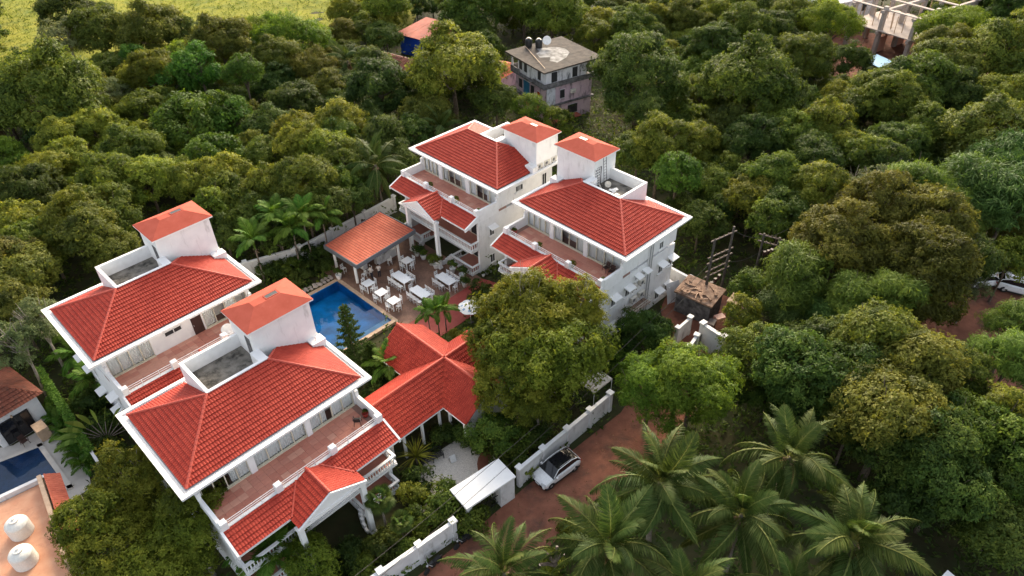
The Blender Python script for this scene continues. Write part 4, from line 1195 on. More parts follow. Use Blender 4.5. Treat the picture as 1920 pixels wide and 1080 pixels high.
# ------------------------------------------------------------------ bar pavilion
BC = [(-20.9, 65.0), (-16.55, 61.0), (-10.7, 66.6), (-15.2, 70.7)]     # left, front, right, back
t = empty('bar_pavilion', (-15.9, 65.8, 0), 0, 'open bar pavilion with salmon tiled roof and grey fascia by the pool', 'pavilion')
O = Vector((-15.9, 65.8))
bc = [(p[0] - O.x, p[1] - O.y) for p in BC]
ins = [(p[0] * .965, p[1] * .965) for p in bc]
zf, zb = 3.05, 3.75
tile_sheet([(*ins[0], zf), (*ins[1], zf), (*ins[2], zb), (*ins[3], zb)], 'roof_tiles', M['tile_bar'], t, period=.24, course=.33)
mb = MB(); mb.add([(*ins[0], zf - .05), (*ins[1], zf - .05), (*ins[2], zb - .05), (*ins[3], zb - .05)], [(0, 1, 2, 3)]); mb.add([(*ins[0], zf - .2), (*ins[1], zf - .2), (*ins[2], zb - .2), (*ins[3], zb - .2)], [(3, 2, 1, 0)])
mb.build('roof_deck', M['grey_metal'], t)
for (a, b, za, zb2) in ((0, 1, zf, zf), (1, 2, zf, zb), (2, 3, zb, zb), (3, 0, zb, zf)):
    mb = MB(); A_, B_ = Vector((*bc[a], 0)), Vector((*bc[b], 0)); q = math.atan2(B_.y - A_.y, B_.x - A_.x)
    nx, ny = math.sin(q) * .07, -math.cos(q) * .07
    vs = []
    for p, z in ((A_, za), (B_, zb2)):
        vs += [(p.x, p.y, z - .42), (p.x - nx, p.y - ny, z - .42), (p.x - nx, p.y - ny, z + .12), (p.x, p.y, z + .12)]
    mb.add(vs, [(0, 4, 5, 1), (3, 2, 6, 7), (1, 5, 6, 2), (0, 3, 7, 4), (0, 1, 2, 3), (4, 7, 6, 5)])
    mb.build('fascia', M['grey_metal'], t)
for p in ((-17.07, 62.05), (-12.85, 66.0), (-19.9, 65.0), (-15.4, 69.6)):
    mb = MB(); mb.bevel_box(p[0] - O.x - .13, p[0] - O.x + .13, p[1] - O.y - .13, p[1] - O.y + .13, 0, 3.0, .02); mb.build('post', M['white_clean'], t)
mb = MB(); mb.rbox((-1.9, -.1, .55), (3.4, .6, 1.1), R(-42)); mb.rbox((-1.9, -.1, 1.13), (3.6, .8, .06), R(-42)); mb.rbox((1.4, .6, .55), (.6, 2.8, 1.1), R(-45)); mb.rbox((1.4, .6, 1.13), (.8, 3.0, .06), R(-45))
mb.build('counter', M['boundary'], t)
mb = MB(); mb.rbox((.2, 3.4, 1.3), (5.2, .25, 2.6), R(-43)); mb.build('back_wall', M['dark'], t)
for k in range(3): bm_part('shelf', M['dark'], t, lambda m: m.rbox((-.05, 3.2, 1.1 + .5 * k), (4.4, .3, .04), R(-43)))

# ------------------------------------------------------------------ people at the bar
def person(loc, rz, label, pose):
    t = empty('person', loc, rz, label, 'person', 'people standing at the bar')
    J = {'pel': (0, 0, .92, .125), 'waist': (0, .01, 1.06, .115), 'chest': (0, .02, 1.27, .14), 'neckb': (0, .01, 1.43, .075), 'neck': (0, .0, 1.50, .055), 'head': (0, -.02, 1.60, .088), 'crown': (0, -.015, 1.68, .082)}
    E_ = [('pel', 'waist'), ('waist', 'chest'), ('chest', 'neckb'), ('neckb', 'neck'), ('neck', 'head'), ('head', 'crown')]
    for s, n_ in ((-1, 'l'), (1, 'r')):
        st = pose['step'] * s
        J['hip' + n_] = (s * .09, 0, .87, .092); J['knee' + n_] = (s * .10, -.02 - st * .5, .48, .06); J['ank' + n_] = (s * .10, .02 - st, .08, .042); J['toe' + n_] = (s * .11, -.15 - st, .035, .036)
        J['sh' + n_] = (s * .18, .02, 1.40, .066)
        a = pose['arm' + n_]
        J['el' + n_] = (s * (.21 + a[0]), a[1] * .5, 1.13, .046); J['wr' + n_] = (s * (.20 + a[0] * .6), a[1], a[2], .033); J['ha' + n_] = (s * (.19 + a[0] * .5), a[1] - .05, a[2] - .07 if a[2] < .9 else a[2], .036)
        E_ += [('pel', 'hip' + n_), ('hip' + n_, 'knee' + n_), ('knee' + n_, 'ank' + n_), ('ank' + n_, 'toe' + n_), ('neckb', 'sh' + n_), ('sh' + n_, 'el' + n_), ('el' + n_, 'wr' + n_), ('wr' + n_, 'ha' + n_)]
    def skinned(names, grow, name, mat):
        # joints grown into one continuous surface of overlapping tapered segments
        mb = MB()
        for a, b in E_:
            if a in names and b in names:
                pa, pb = Vector(J[a][:3]), Vector(J[b][:3]); d = (pb - pa)
                mb.tube([pa - d * .06, pa.lerp(pb, .33), pa.lerp(pb, .66), pb + d * .06], [J[a][3] * grow, (J[a][3] * .7 + J[b][3] * .3) * grow, (J[a][3] * .35 + J[b][3] * .65) * grow, J[b][3] * grow], 10)
        o = mb.build(name, mat, t, smooth=True)
        rm = o.modifiers.new('remesh', 'REMESH'); rm.mode = 'VOXEL'; rm.voxel_size = .022; rm.use_smooth_shade = True
        return o
    allj = set(J)
    skinned(allj, 1.0, 'body', M['skin'])
    skinned({'waist', 'chest', 'neckb', 'shl', 'shr', 'ell', 'elr', 'pel'}, 1.16, 'shirt', M['cloth'])
    skinned({'pel', 'hipl', 'hipr', 'kneel', 'kneer', 'ankl', 'ankr'}, 1.15, 'trousers', M['trouser'])
    bm_part('hair', M['hair'], t, lambda m: m.lathe([(.098, 0), (.103, .05), (.085, .10), (.04, .125)], (0, .005, 1.645), 10), True)
    def face(m):
        for sx in (-1, 1): m.lathe([(.010, -.004), (.012, .003), (.004, .008)], (sx * .033, -.103, 1.615), 6)
        m.box(-.012, .012, -.128, -.10, 1.575, 1.605); m.box(-.024, .024, -.106, -.098, 1.545, 1.552)
    bm_part('face', M['hair'], t, face)
    for s, n_ in ((-1, 'l'), (1, 'r')):
        h = J['ha' + n_]
        def fingers(m):
            for k in range(4): m.tube([(h[0] + (k - 1.5) * .018, h[1], h[2] - .02), (h[0] + (k - 1.5) * .02, h[1] - .02, h[2] - .06), (h[0] + (k - 1.5) * .02, h[1] - .035, h[2] - .085 - .01 * (k in (1, 2)))], [.009, .008, .006], 5)
            m.tube([(h[0] - s * .03, h[1], h[2]), (h[0] - s * .045, h[1] - .03, h[2] - .04)], [.01, .007], 5)
        bm_part('fingers', M['skin'], t, fingers)
    return t
person((-15.55, 62.75, .005), R(150), 'person in a pale shirt standing at the bar, on the left of the two', dict(step=.06, arml=(.03, -.22, .98), armr=(.02, -.02, .84)))
person((-14.75, 63.05, .005), R(200), 'person in a pale shirt standing at the bar, on the right of the two', dict(step=.03, arml=(.02, .0, .84), armr=(.04, -.26, 1.05)))

# ------------------------------------------------------------------ umbrella with printed panels
t = empty('parasol', (-4.3, 54.95, 0), R(22), 'white octagonal parasol printed with small blue squares on the red paving', 'parasol')
bm_part('pole', M['white_clean'], t, lambda m: m.tube([(0, 0, 0), (0, 0, 2.55)], .028, 8))
bm_part('base', M['concrete'], t, lambda m: m.lathe([(.28, 0), (.28, .06), (.05, .10), (.05, .3)], n=12))
RU, ZU = 1.24, 2.02
def can_pt(q, r_):
    sc = 1 - .07 * (1 - abs(math.cos(4 * q))) * (r_ / RU)
    return Vector((r_ * sc * math.cos(q), r_ * sc * math.sin(q), 2.5 - .47 * (r_ / RU) ** 1.35))
for k in range(8):
    mb = MB(); vs = []; q0 = k * math.pi / 4
    rs = (.02, .4, .8, 1.1, RU)
    for r_ in rs:
        for j in range(5): vs.append(tuple(can_pt(q0 + j * math.pi / 16, r_)))
    mb.add(vs, [(i * 5 + j, (i + 1) * 5 + j, (i + 1) * 5 + j + 1, i * 5 + j + 1) for i in range(4) for j in range(4)])
    pan = mb.build('canopy_panel', M['furn'], t, smooth=False)
    mb = MB(); qm = q0 + math.pi / 8; c = can_pt(qm, .86); up = (can_pt(qm, .66) - can_pt(qm, 1.02)).normalized(); sd = Vector((-math.sin(qm), math.cos(qm), 0)); nn = sd.cross(up).normalized()
    if nn.z < 0: nn = -nn
    def sq(cx_, cy_, w, h, z): return [tuple(c + sd * (cx_ + a * w / 2) + up * (cy_ + b_ * h / 2) + nn * z) for a, b_ in ((-1, -1), (1, -1), (1, 1), (-1, 1))]
    mb.add(sq(0, 0, .22, .22, .016), [(0, 1, 2, 3)], 0); mb.add(sq(0, .04, .12, .03, .020), [(0, 1, 2, 3)], 1); mb.add(sq(-.045, -.015, .03, .08, .020), [(0, 1, 2, 3)], 1); mb.add(sq(.02, -.04, .10, .03, .020), [(0, 1, 2, 3)], 1)
    mb.build('printed_square', [M['logo_blue'], M['furn']], pan)
bm_part('finial', M['white_clean'], t, lambda m: m.lathe([(.05, 2.5), (.04, 2.56), (.01, 2.62)], n=8))

# ------------------------------------------------------------------ cross-roofed pavilion in the garden
CX, CY = -6.0, 44.34
t = empty('cross_roofed_pavilion', (CX, CY, 0), R(45), 'garden pavilion with a bright red cross-shaped tiled roof', 'pavilion')
hw, ze, zr = 2.78, 3.25, 5.25
arms = {'x+': 5.2, 'x-': 8.2, 'y+': 6.5, 'y-': 5.6}       # local x runs north-east, y north-west
def arm_roof(axis, sgn, ln):
    def w(a, b, z): return (a * sgn, b * sgn, z) if axis == 'x' else (-b * sgn, a * sgn, z)
    for s in (-1, 1):
        pl = [w(hw, s * hw, ze), w(ln, s * hw, ze), w(ln, 0, zr), w(0, 0, zr)]
        if s > 0: pl = [pl[1], pl[0], pl[3], pl[2]]
        tile_sheet(pl, 'roof_tiles', M['tile_cross'], t, period=.2, course=.36)
        mb = MB(); q = [tuple(Vector(p) - Vector((0, 0, .03))) for p in pl]; mb.add(q, [(0, 1, 2, 3)]); mb.build('roof_deck', M['tile_cross'], t)
        mb = MB(); a0, a1 = w(hw - .05, s * (hw - .02), ze), w(ln, s * (hw - .02), ze); mb.tube([(a0[0], a0[1], ze - .12), (a1[0], a1[1], ze - .12)], .07, 6); mb.build('eave_board', M['white_trim'], t)
    for k in range(int(ln / .4)):
        p = w(k * .4 + .1, 0, zr + .04); link('ridge_tile', CAP, t, p, (0, 0, math.atan2(w(1, 0, 0)[1], w(1, 0, 0)[0])), 1.15)
    mb = MB(); e0 = [w(ln - .25, -hw + .3, ze), w(ln - .25, hw - .3, ze), w(ln - .25, hw - .3, 0), w(ln - .25, -hw + .3, 0), w(ln - .25, 0, zr - .2)]
    mb.add(e0, [(3, 2, 1, 4, 0)]); mb.build('end_wall', M['white'], t)
    for a in np.arange(hw + .2, ln, 1.9):
        for s in (-1, 1): p = w(a, s * (hw - .45), 0); bm_part('post', M['white_clean'], t, lambda m: m.box(p[0] - .1, p[0] + .1, p[1] - .1, p[1] + .1, 0, ze - .05))
for k, ln in arms.items(): arm_roof(k[0], 1 if k[1] == '+' else -1, ln)
mb = MB()
for sx in (-1, 1):
    for sy in (-1, 1): mb.tube([(0, 0, zr + .03), (sx * hw, sy * hw, ze + .04)], .06, 6)
mb.build('valley_flashing', M['tile_cross'], t)

# ------------------------------------------------------------------ boundary wall, gatehouse, canopy
def wall_run(a, b, z, th, npil, label, name='boundary_wall', cat='wall', group=None, mat='boundary'):
    a, b = Vector(a), Vector(b); d = b - a; q = math.atan2(d.y, d.x); ln = d.length
    t = empty(name, (a.x, a.y, 0), q, label, cat, group)
    bm_part('wall_panel', M[mat], t, lambda m: m.box(0, ln, -th / 2, th / 2, -.3, z))
    bm_part('coping', M['white_clean'], t, lambda m: m.box(0, ln, -th / 2 - .05, th / 2 + .05, z + .003, z + .10))
    for k in range(npil):
        x = ln * k / max(1, npil - 1) if npil > 1 else ln / 2
        x = min(max(x, .2), ln - .2)
        p = bm_part('pillar', M[mat], t, lambda m: m.box(x - .17, x + .17, -th / 2 - .10, th / 2 + .10, -.3, z + .155))
        bm_part('pillar_cap', M['white_clean'], p, lambda m: m.box(x - .26, x + .26, -th / 2 - .18, th / 2 + .18, z + .158, z + .30))
    return t
wall_run((-14.6, 22.5), (-4.6, 30.35), 2.0, .2, 5, 'white boundary wall along the red lane, left of the gatehouse')
wall_run((.1, 34.75), (8.5, 42.75), 2.0, .2, 5, 'white boundary wall along the red lane, behind the white car')
gq = math.atan2(34.0 - 31.36, -.05 + 3.47)
t = empty('gatehouse', (-2.45, 33.2, 0), gq, 'small white gatehouse with a long flat roof slab beside the lane', 'gatehouse')
bm_part('roof_slab', M['white_clean'], t, lambda m: (m.bevel_box(-2.45, 2.2, -1.1, 1.15, 2.52, 2.70, .02)))
bm_part('wall', M['boundary'], t, lambda m: (m.box(.75, 2.1, -1.02, 1.02, -.3, 2.517)))
bm_part('pillar', M['boundary'], t, lambda m: (m.box(-2.3, -1.95, -1.0, -.6, -.3, 2.517)))
bm_part('pillar', M['boundary'], t, lambda m: (m.box(-2.3, -1.95, .6, 1.0, -.3, 2.517)))
bm_part('gate', M['black'], t, lambda m: [m.box(-1.93 + k * .2, -1.89 + k * .2, -.62, -.58, 0, 1.9) for k in range(13)] + [m.box(-1.95, .75, -.63, -.57, z, z + .06) for z in (.15, 1.0, 1.8)])
t = empty('canopy_tent', (7.05, 44.3, 0), R(42), 'ivory pyramid canopy on thin poles behind the boundary wall', 'canopy')
bm_part('canopy', M['ivory'], t, lambda m: m.add([(-1.2, -1.2, 2.3), (1.2, -1.2, 2.3), (1.2, 1.2, 2.3), (-1.2, 1.2, 2.3), (0, 0, 2.9), (-1.2, -1.2, 2.15), (1.2, -1.2, 2.15), (1.2, 1.2, 2.15), (-1.2, 1.2, 2.15)], [(0, 1, 4), (1, 2, 4), (2, 3, 4), (3, 0, 4), (5, 6, 1, 0), (6, 7, 2, 1), (7, 8, 3, 2), (8, 5, 0, 3)]))
for sx in (-1, 1):
    for sy in (-1, 1): bm_part('pole', M['white_clean'], t, lambda m: m.tube([(sx * 1.17, sy * 1.17, 0), (sx * 1.17, sy * 1.17, 2.3)], .03, 6))
# court walls and the wall behind the pool
wall_run((-39.5, 58.5), (-24.5, 66.0), 2.0, .2, 4, 'white garden wall behind the slender palms left of the pool')
wall_run((-24.2, 66.2), (-14.5, 77.0), 2.0, .2, 4, 'white garden wall running behind the bar pavilion')
wall_run((16.6, 61.2), (21.0, 56.2), 2.1, .2, 3, 'white wall behind the right-hand hotel block near the shed', mat='white')
wall_run((16.3, 48.0), (17.6, 49.9), 2.1, .2, 2, 'short white wall stub left of the yard gate', mat='white')
wall_run((18.1, 50.9), (19.9, 48.6), 2.7, .3, 2, 'white wall right of the yard gate below the bamboo', mat='white')
wall_run((15.8, 50.8), (17.6, 52.6), 2.0, .16, 2, 'low grey wall of the service yard beside the hotel', mat='boundary')
# yard gate
t = empty('yard_gate', (17.95, 50.15, 0), R(50), 'dark metal yard gate between two white wall stubs', 'gate')
for k in range(5): bm_part('bar', M['black'], t, lambda m: m.box(-.4 + k * .18, -.37 + k * .18, -.02, .02, .1, 1.7))
for z in (.2, .9, 1.6): bm_part('rail', M['black'], t, lambda m: m.box(-.42, .42, -.018, .018, z, z + .05))
t = empty('thatched_shed', (19.1, 55.9, 0), R(-40), 'low shed with thatch and rubble on its roof beneath the wooden pylon', 'shed')
bm_part('wall', M['grime'], t, lambda m: m.box(-1.9, 1.9, -1.35, 1.35, 0, 2.5))
rng = random.Random(3)
bm_part('roof', M['straw'], t, lambda m: m.rbox((0, 0, 2.66), (4.2, 3.1, .2), 0, 0, R(6)))
for k in range(22):
    bm_part('thatch_bundle', M['straw'], t, lambda m: m.rbox((rng.uniform(-1.8, 1.8), rng.uniform(-1.3, 1.3), 2.82 + rng.uniform(0, .06)), (rng.uniform(.5, 1.1), rng.uniform(.12, .3), .09), rng.uniform(0, 3.1), 0, rng.uniform(-.1, .1)))
t = empty('water_tank_shed', (22.9, 54.6, 0), R(-40), 'small hut with a flat sandy roof right of the wooden pylon', 'hut')
bm_part('wall', M['grime'], t, lambda m: m.box(-.9, .9, -.8, .8, 0, 2.3)); bm_part('roof', M['coping'], t, lambda m: m.rbox((0, 0, 2.4), (2.1, 1.9, .12), 0, 0, R(4)))
for i, (x, y, nm) in enumerate(((20.6, 53.1, 'brown crate stacked on the yard wall near the white wall'), (19.6, 52.3, 'dark crate dumped beside the yard wall'))):
    t = empty('crate', (x, y, 0), R(20 + 40 * i), nm, 'crate')
    for s in range(4): bm_part('slat', M['terra'][2] if i == 0 else M['dark'], t, lambda m: m.box(-.5, .5, -.35, .35, .02 + s * .42, .38 + s * .42))

# pylons and wires
def pylon(p1, p2, h1, h2, label, bars):
    c = ((p1[0] + p2[0]) / 2, (p1[1] + p2[1]) / 2)
    t = empty('utility_pylon', (c[0], c[1], 0), 0, label, 'pylon')
    a, b = Vector((p1[0] - c[0], p1[1] - c[1], 0)), Vector((p2[0] - c[0], p2[1] - c[1], 0))
    bm_part('post', M['pole'], t, lambda m: m.tube([a, a + Vector((0, 0, h1))], [.17, .12], 8)); bm_part('post', M['pole'], t, lambda m: m.tube([b, b + Vector((0, 0, h2))], [.17, .12], 8))
    ex = (b - a).normalized() * .5
    for z in bars:
        br = bm_part('crossbar', M['rust'], t, lambda m: m.tube([a - ex + Vector((0, 0, z)), b + ex + Vector((0, 0, z))], .075, 5))
        for k in range(5):
            p = a.lerp(b, k / 4) + Vector((0, 0, z)); bm_part('insulator', M['rust'] if k % 2 else M['dark'], br, lambda m: m.lathe([(.03, 0), (.075, .06), (.03, .1), (.075, .15), (.02, .22)], tuple(p), 6))
    for k in range(3):
        z = bars[-1] - .5 + k * .25; bm_part('switch_box', M['dark'], t, lambda m: m.rbox(tuple(a.lerp(b, .3 + .2 * k) + Vector((0, 0, z - .8))), (.3, .25, .5), .4 * k))
    return t
pylon((19.9, 56.7), (22.0, 58.0), 8.4, 9.0, 'twin-post utility pylon with ladder-like crossbars above the shed', (8.3, 6.3, 5.6, 4.6, 3.9))
pylon((25.6, 59.0), (26.9, 58.2), 7.4, 7.4, 'second utility pylon half hidden in trees right of the twin-post one', (7.2, 6.4))
def wire(pts, label):
    o = MB().tube(pts, .022, 4).build('overhead_wire', M['pole'])
    return tag(o, label, 'wire')
def sag(a, b, s, n=10): return [tuple(Vector(a).lerp(Vector(b), i / n) - Vector((0, 0, s * 4 * (i / n) * (1 - i / n)))) for i in range(n + 1)]
wire(sag((19.9, 56.7, 5.6), (-13.0, 22.0, 5.2), 1.3), 'thin cable from the twin-post pylon down along the lane, upper of the pair')
wire(sag((20.4, 57.0, 4.7), (-12.2, 21.5, 4.6), 1.3), 'thin cable from the twin-post pylon down along the lane, lower of the pair')
wire(sag((22.0, 58.0, 8.6), (26.0, 58.8, 7.2), .5), 'short slack cable between the tops of the two pylons')
wire(sag((21.6, 57.8, 5.0), (26.2, 58.6, 6.2), .8), 'short slack cable between the lower bars of the two pylons')
wire(sag((26.3, 58.6, 7.3), (45, 72, 8.5), .8), 'cable leading from the second pylon into the trees at right')

# ------------------------------------------------------------------ vehicles
def car(loc, rz, label, roofmat, s=1.0, group=None):
    t = empty('parked_car', loc, rz, label, 'car', group); t.scale = (s,) * 3
    # body as lofted cross sections along y (front at -y)
    secs = [(-2.08, .60, .34, .62), (-2.02, .78, .26, .74), (-1.75, .87, .24, .88), (-1.1, .90, .24, .98), (-.5, .90, .24, 1.02), (.4, .90, .24, 1.03), (1.3, .90, .24, 1.05), (1.85, .88, .26, 1.04), (2.06, .80, .32, .96), (2.12, .66, .40, .80)]
    mb = MB(); n = 10; vs = []
    for y, w, z0, z1 in secs:
        vs += [(-w * .86, y, z0), (-w, y, z0 + .14), (-w, y, (z0 + z1) / 2 + .05), (-w * .97, y, z1 - .09), (-w * .88, y, z1), (w * .88, y, z1), (w * .97, y, z1 - .09), (w, y, (z0 + z1) / 2 + .05), (w, y, z0 + .14), (w * .86, y, z0)]
    fs = [(i * n + k, (i + 1) * n + k, (i + 1) * n + (k + 1) % n, i * n + (k + 1) % n)[::-1] for i in range(len(secs) - 1) for k in range(n)]
    fs += [tuple(range(n)), tuple(range((len(secs) - 1) * n, len(secs) * n))[::-1]]
    mb.add(vs, fs); body = mb.build('body', M['car_white'], t, smooth=True)
    gsec = [(-1.12, .80, .97, .99), (-.42, .70, 1.0, 1.50), (.2, .70, 1.0, 1.56), (1.0, .69, 1.0, 1.54), (1.62, .68, 1.0, 1.42), (1.98, .74, .98, 1.02)]
    mb = MB(); vs = []
    for y, w, z0, z1 in gsec: vs += [(-w - .10, y, z0), (-w, y, z1), (w, y, z1), (w + .10, y, z0)]
    fs = []
    for i in range(len(gsec) - 1):
        for k in range(3): fs.append((i * 4 + k, i * 4 + k + 1, (i + 1) * 4 + k + 1, (i + 1) * 4 + k))
    mb.add(vs, fs); mb.build('cabin_glass', M['car_black'], t)
    mb = MB(); vs = []
    for y, w, z in ((-.40, .66, 1.512), (.2, .66, 1.574), (1.0, .65, 1.556), (1.55, .62, 1.452)): vs += [(-w, y, z), (w, y, z)]
    mb.add(vs, [(2 * i, 2 * i + 1, 2 * i + 3, 2 * i + 2) for i in range(3)]); mb.build('roof_panel', roofmat, t)
    for sx in (-1, 1):
        mb = MB(); mb.tube([(sx * .83, -1.0, 1.02), (sx * .715, -.42, 1.51), (sx * .715, .4, 1.57), (sx * .70, 1.1, 1.55), (sx * .72, 1.72, 1.36), (sx * .80, 1.98, 1.03)], .035, 6); mb.build('roof_pillar', M['car_white'], t)
        mb = MB(); mb.tube([(sx * .62, -.2, 1.57), (sx * .62, .5, 1.62), (sx * .62, 1.3, 1.55)], .022, 6); mb.build('roof_rail', M['steel'], t)
        mb = MB(); mb.bevel_box(sx * .98 - .1, sx * .98 + .1, -.86, -.68, .98, 1.12, .03); mb.build('mirror', M['car_white'], t)
        mb = MB(); mb.rbox((sx * .60, -1.97, .72), (.42, .16, .13), sx * .25, 0, R(20)); mb.build('headlight', M['steel'], t)
        mb = MB(); mb.rbox((sx * .66, 2.06, .86), (.34, .10, .12), -sx * .25); mb.build('taillight', M['lamp_red'], t)
        for y in (-1.32, 1.30):
            w = MB().lathe([(.20, -.11), (.33, -.11), (.34, -.06), (.34, .06), (.33, .11), (.20, .11)], n=18).build('wheel', M['tyre'], t, (sx * .80, y, .34), (0, R(90), 0), True)
            MB().lathe([(.02, -.114), (.2, -.108), (.2, .108), (.02, .114)], n=10).build('rim', M['steel'], w)
        for y in (-.9, .25): bm_part('door', M['car_white'], t, lambda m: m.rbox((sx * .906, y + .5, .70), (.012, 1.08, .46), 0)); bm_part('handle', M['steel'], t, lambda m: m.box(sx * .905 - .02, sx * .905 + .02, y + .85, y + 1.0, .86, .89))
    mb = MB(); mb.rbox((0, -2.06, .46), (1.1, .08, .18), 0); mb.build('grille', M['car_black'], t)
    mb = MB(); mb.rbox((0, 2.11, .46), (1.2, .08, .16), 0); mb.build('rear_bumper', M['car_black'], t)
    mb = MB(); mb.box(-.25, .25, -2.115, -2.105, .47, .57); mb.build('number_plate', M['furn'], t)
    mb = MB(); mb.box(-.88, .88, -1.9, 1.95, .17, .242); mb.build('underbody', M['black'], t)
    return t
cq = math.atan2(37.08 - 34.44, 4.72 - 1.46)
car((3.25, 35.95, -.06), cq - R(90), 'white car with black roof parked on the red lane by the boundary wall', M['car_black'], .98)
car((53.6, 57.9, 0), R(60), 'white car at the right edge of the picture, seen from its side', M['car_white'], 1.05, 'white cars at the right edge')
car((50.7, 59.3, 0), R(95), 'white car half hidden under the trees at the right edge', M['car_white'], 1.0, 'white cars at the right edge')
def motorbike(loc, rz, label):
    t = empty('motorbike', loc, rz, label, 'motorbike', 'motorbikes by the boundary wall')
    for y in (-.62, .62):
        w = MB().lathe([(.2, -.05), (.28, -.05), (.29, 0), (.28, .05), (.2, .05)], n=16).build('wheel', M['tyre'], t, (0, y, .29), (0, R(90), 0), True)
        MB().lathe([(.02, -.04), (.2, -.02), (.2, .02), (.02, .04)], n=8).build('rim', M['steel'], w)
    bm_part('frame', M['black'], t, lambda m: (m.tube([(0, -.62, .29), (0, -.42, .85), (0, .1, .62), (0, .62, .29)], .035, 6), m.bevel_box(-.11, .11, -.2, .25, .25, .52, .03)))
    bm_part('tank', M['black'], t, lambda m: m.bevel_box(-.13, .13, -.33, .05, .68, .88, .05)); bm_part('seat', M['tyre'], t, lambda m: m.bevel_box(-.14, .14, .05, .72, .70, .80, .03))
    bm_part('handlebar', M['steel'], t, lambda m: m.tube([(-.36, -.30, 1.02), (0, -.42, .98), (.36, -.30, 1.02)], .018, 6)); bm_part('headlight', M['steel'], t, lambda m: m.lathe([(.03, -.05), (.08, 0), (.085, .06)], (0, -.5, .86), 8)); bm_part('mudguard', M['dark'], t, lambda m: m.bevel_box(-.06, .06, .5, .95, .56, .62, .01))
motorbike((-4.1, 29.75, -.06), R(-48), 'black motorbike parked against the boundary wall below the gatehouse')
motorbike((-6.2, 27.85, -.06), R(-42), 'dark motorbike parked farther down the lane, near the bottom of the picture')

# garden seats and odd things
t = empty('garden_bench', (-7.0, 37.5, -.03), R(30), 'black metal garden bench standing on the white gravel', 'bench')
bm_part('seat', M['black'], t, lambda m: [m.box(-.95, .95, -.3 + .12 * k, -.22 + .12 * k, .42, .45) for k in range(5)])
bm_part('backrest', M['black'], t, lambda m: [m.tube([(-.95 + .95 * j, .3, .95), (-.48 + .95 * j, .32, 1.12), (-.0 + .95 * j, .3, .95)], .025, 5) for j in range(2)] + [m.box(-.95 + k * .19, -.92 + k * .19, .28, .31, .45, .98) for k in range(11)])
for x in (-.95, 0, .95): bm_part('leg', M['black'], t, lambda m: (m.box(x - .03, x + .03, -.32, -.26, 0, .65), m.box(x - .03, x + .03, .27, .33, 0, .95), m.box(x - .03, x + .03, -.257, .267, .62, .66)))
t = empty('folding_sign', (-5.3, 37.5, -.03), R(30), 'small white folding stand on the gravel near the bench', 'stand')
for s in (-1, 1): bm_part('board', M['furn'], t, lambda m: m.rbox((0, s * .14, .3), (.5, .03, .62), 0, 0, s * R(22)))

# ------------------------------------------------------------------ villa at the lower left
t = empty('villa', (-44.5, 44.2, 0), R(0), 'neighbouring villa with an old brown tiled roof at the left edge', 'villa')
mb = MB(); V = lambda x, y, z: (x + 44.5, y - 44.2, z)
e = [(-41.0, 43.2), (-44.0, 39.2), (-53, 45.5), (-50, 49.5)]
pl = [V(*e[1], 3.2), V(*e[0], 3.2), V(-46.2, 47.5, 4.5), V(-49.5, 43.2, 4.5)]
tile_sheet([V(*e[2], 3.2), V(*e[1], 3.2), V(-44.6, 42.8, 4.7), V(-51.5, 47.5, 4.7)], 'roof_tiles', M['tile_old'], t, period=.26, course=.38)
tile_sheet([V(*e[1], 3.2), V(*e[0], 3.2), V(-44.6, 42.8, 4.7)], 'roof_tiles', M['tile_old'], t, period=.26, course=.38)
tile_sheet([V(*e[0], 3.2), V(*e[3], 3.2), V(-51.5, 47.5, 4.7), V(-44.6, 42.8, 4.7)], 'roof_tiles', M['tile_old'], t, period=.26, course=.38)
mb.prism([V(-41.6, 43.0, 0)[:2], V(-50.2, 48.6, 0)[:2], V(-52.4, 45.4, 0)[:2], V(-44.1, 39.9, 0)[:2]], -.1, 3.1); mb.build('wall', M['boundary'], t)
q = math.atan2(3.1, 2.5)
mb = MB(); mb.rbox(V(-42.98, 41.14, 1.25), (2.5, .10, 2.4), q); w_ = mb.build('sliding_door', M['black'], t)
for k in (-.6, .6): mb = MB(); mb.rbox(V(-42.94 + k * .63, 41.11 + k * .78, 1.25), (1.05, .06, 2.2), q); mb.build('pane', M['car_black'], w_)
bm_part('counter', M['coping'], t, lambda m: m.rbox(V(-41.2, 41.2, .6), (1.3, .9, 1.25), R(-40)))
l_ = bm_part('wall_lamp', M['coping'], t, lambda m: m.rbox(V(-42.95, 41.15, 2.55), (.12, .12, .22), .5))
VP = [(-41.07, 40.09), (-36.4, 35.7), (-40.6, 33.2), (-45.5, 37.4)]
sheet('villa_patio', orient([(-46.5, 39.5), (-43.5, 40.2), (-40.8, 43.2), (-38.6, 42.2), (-34.6, 35.6), (-38.8, 31.2), (-47.5, 36)]), -.05, M['villa_deck'])
mb = MB(); mb.add([(p[0], p[1], -.01) for p in orient(VP)], [(0, 1, 2, 3)]); mb.build('villa_pool', M['villa_pool'], kind='structure')
mb = MB(); mb.add([(p[0], p[1], .02) for p in orient(VP)], [(0, 1, 2, 3)]); mb.build('water', M['water'], kind='structure')
mb = MB()
for a, b in zip(VP, VP[1:] + VP[:1]):
    d = Vector((b[0] - a[0], b[1] - a[1])); mb.rbox(((a[0] + b[0]) / 2, (a[1] + b[1]) / 2, .0), (d.length + .5, .4, .10), math.atan2(d.y, d.x))
mb.build('villa_pool_coping', M['villa_deck'], kind='structure')
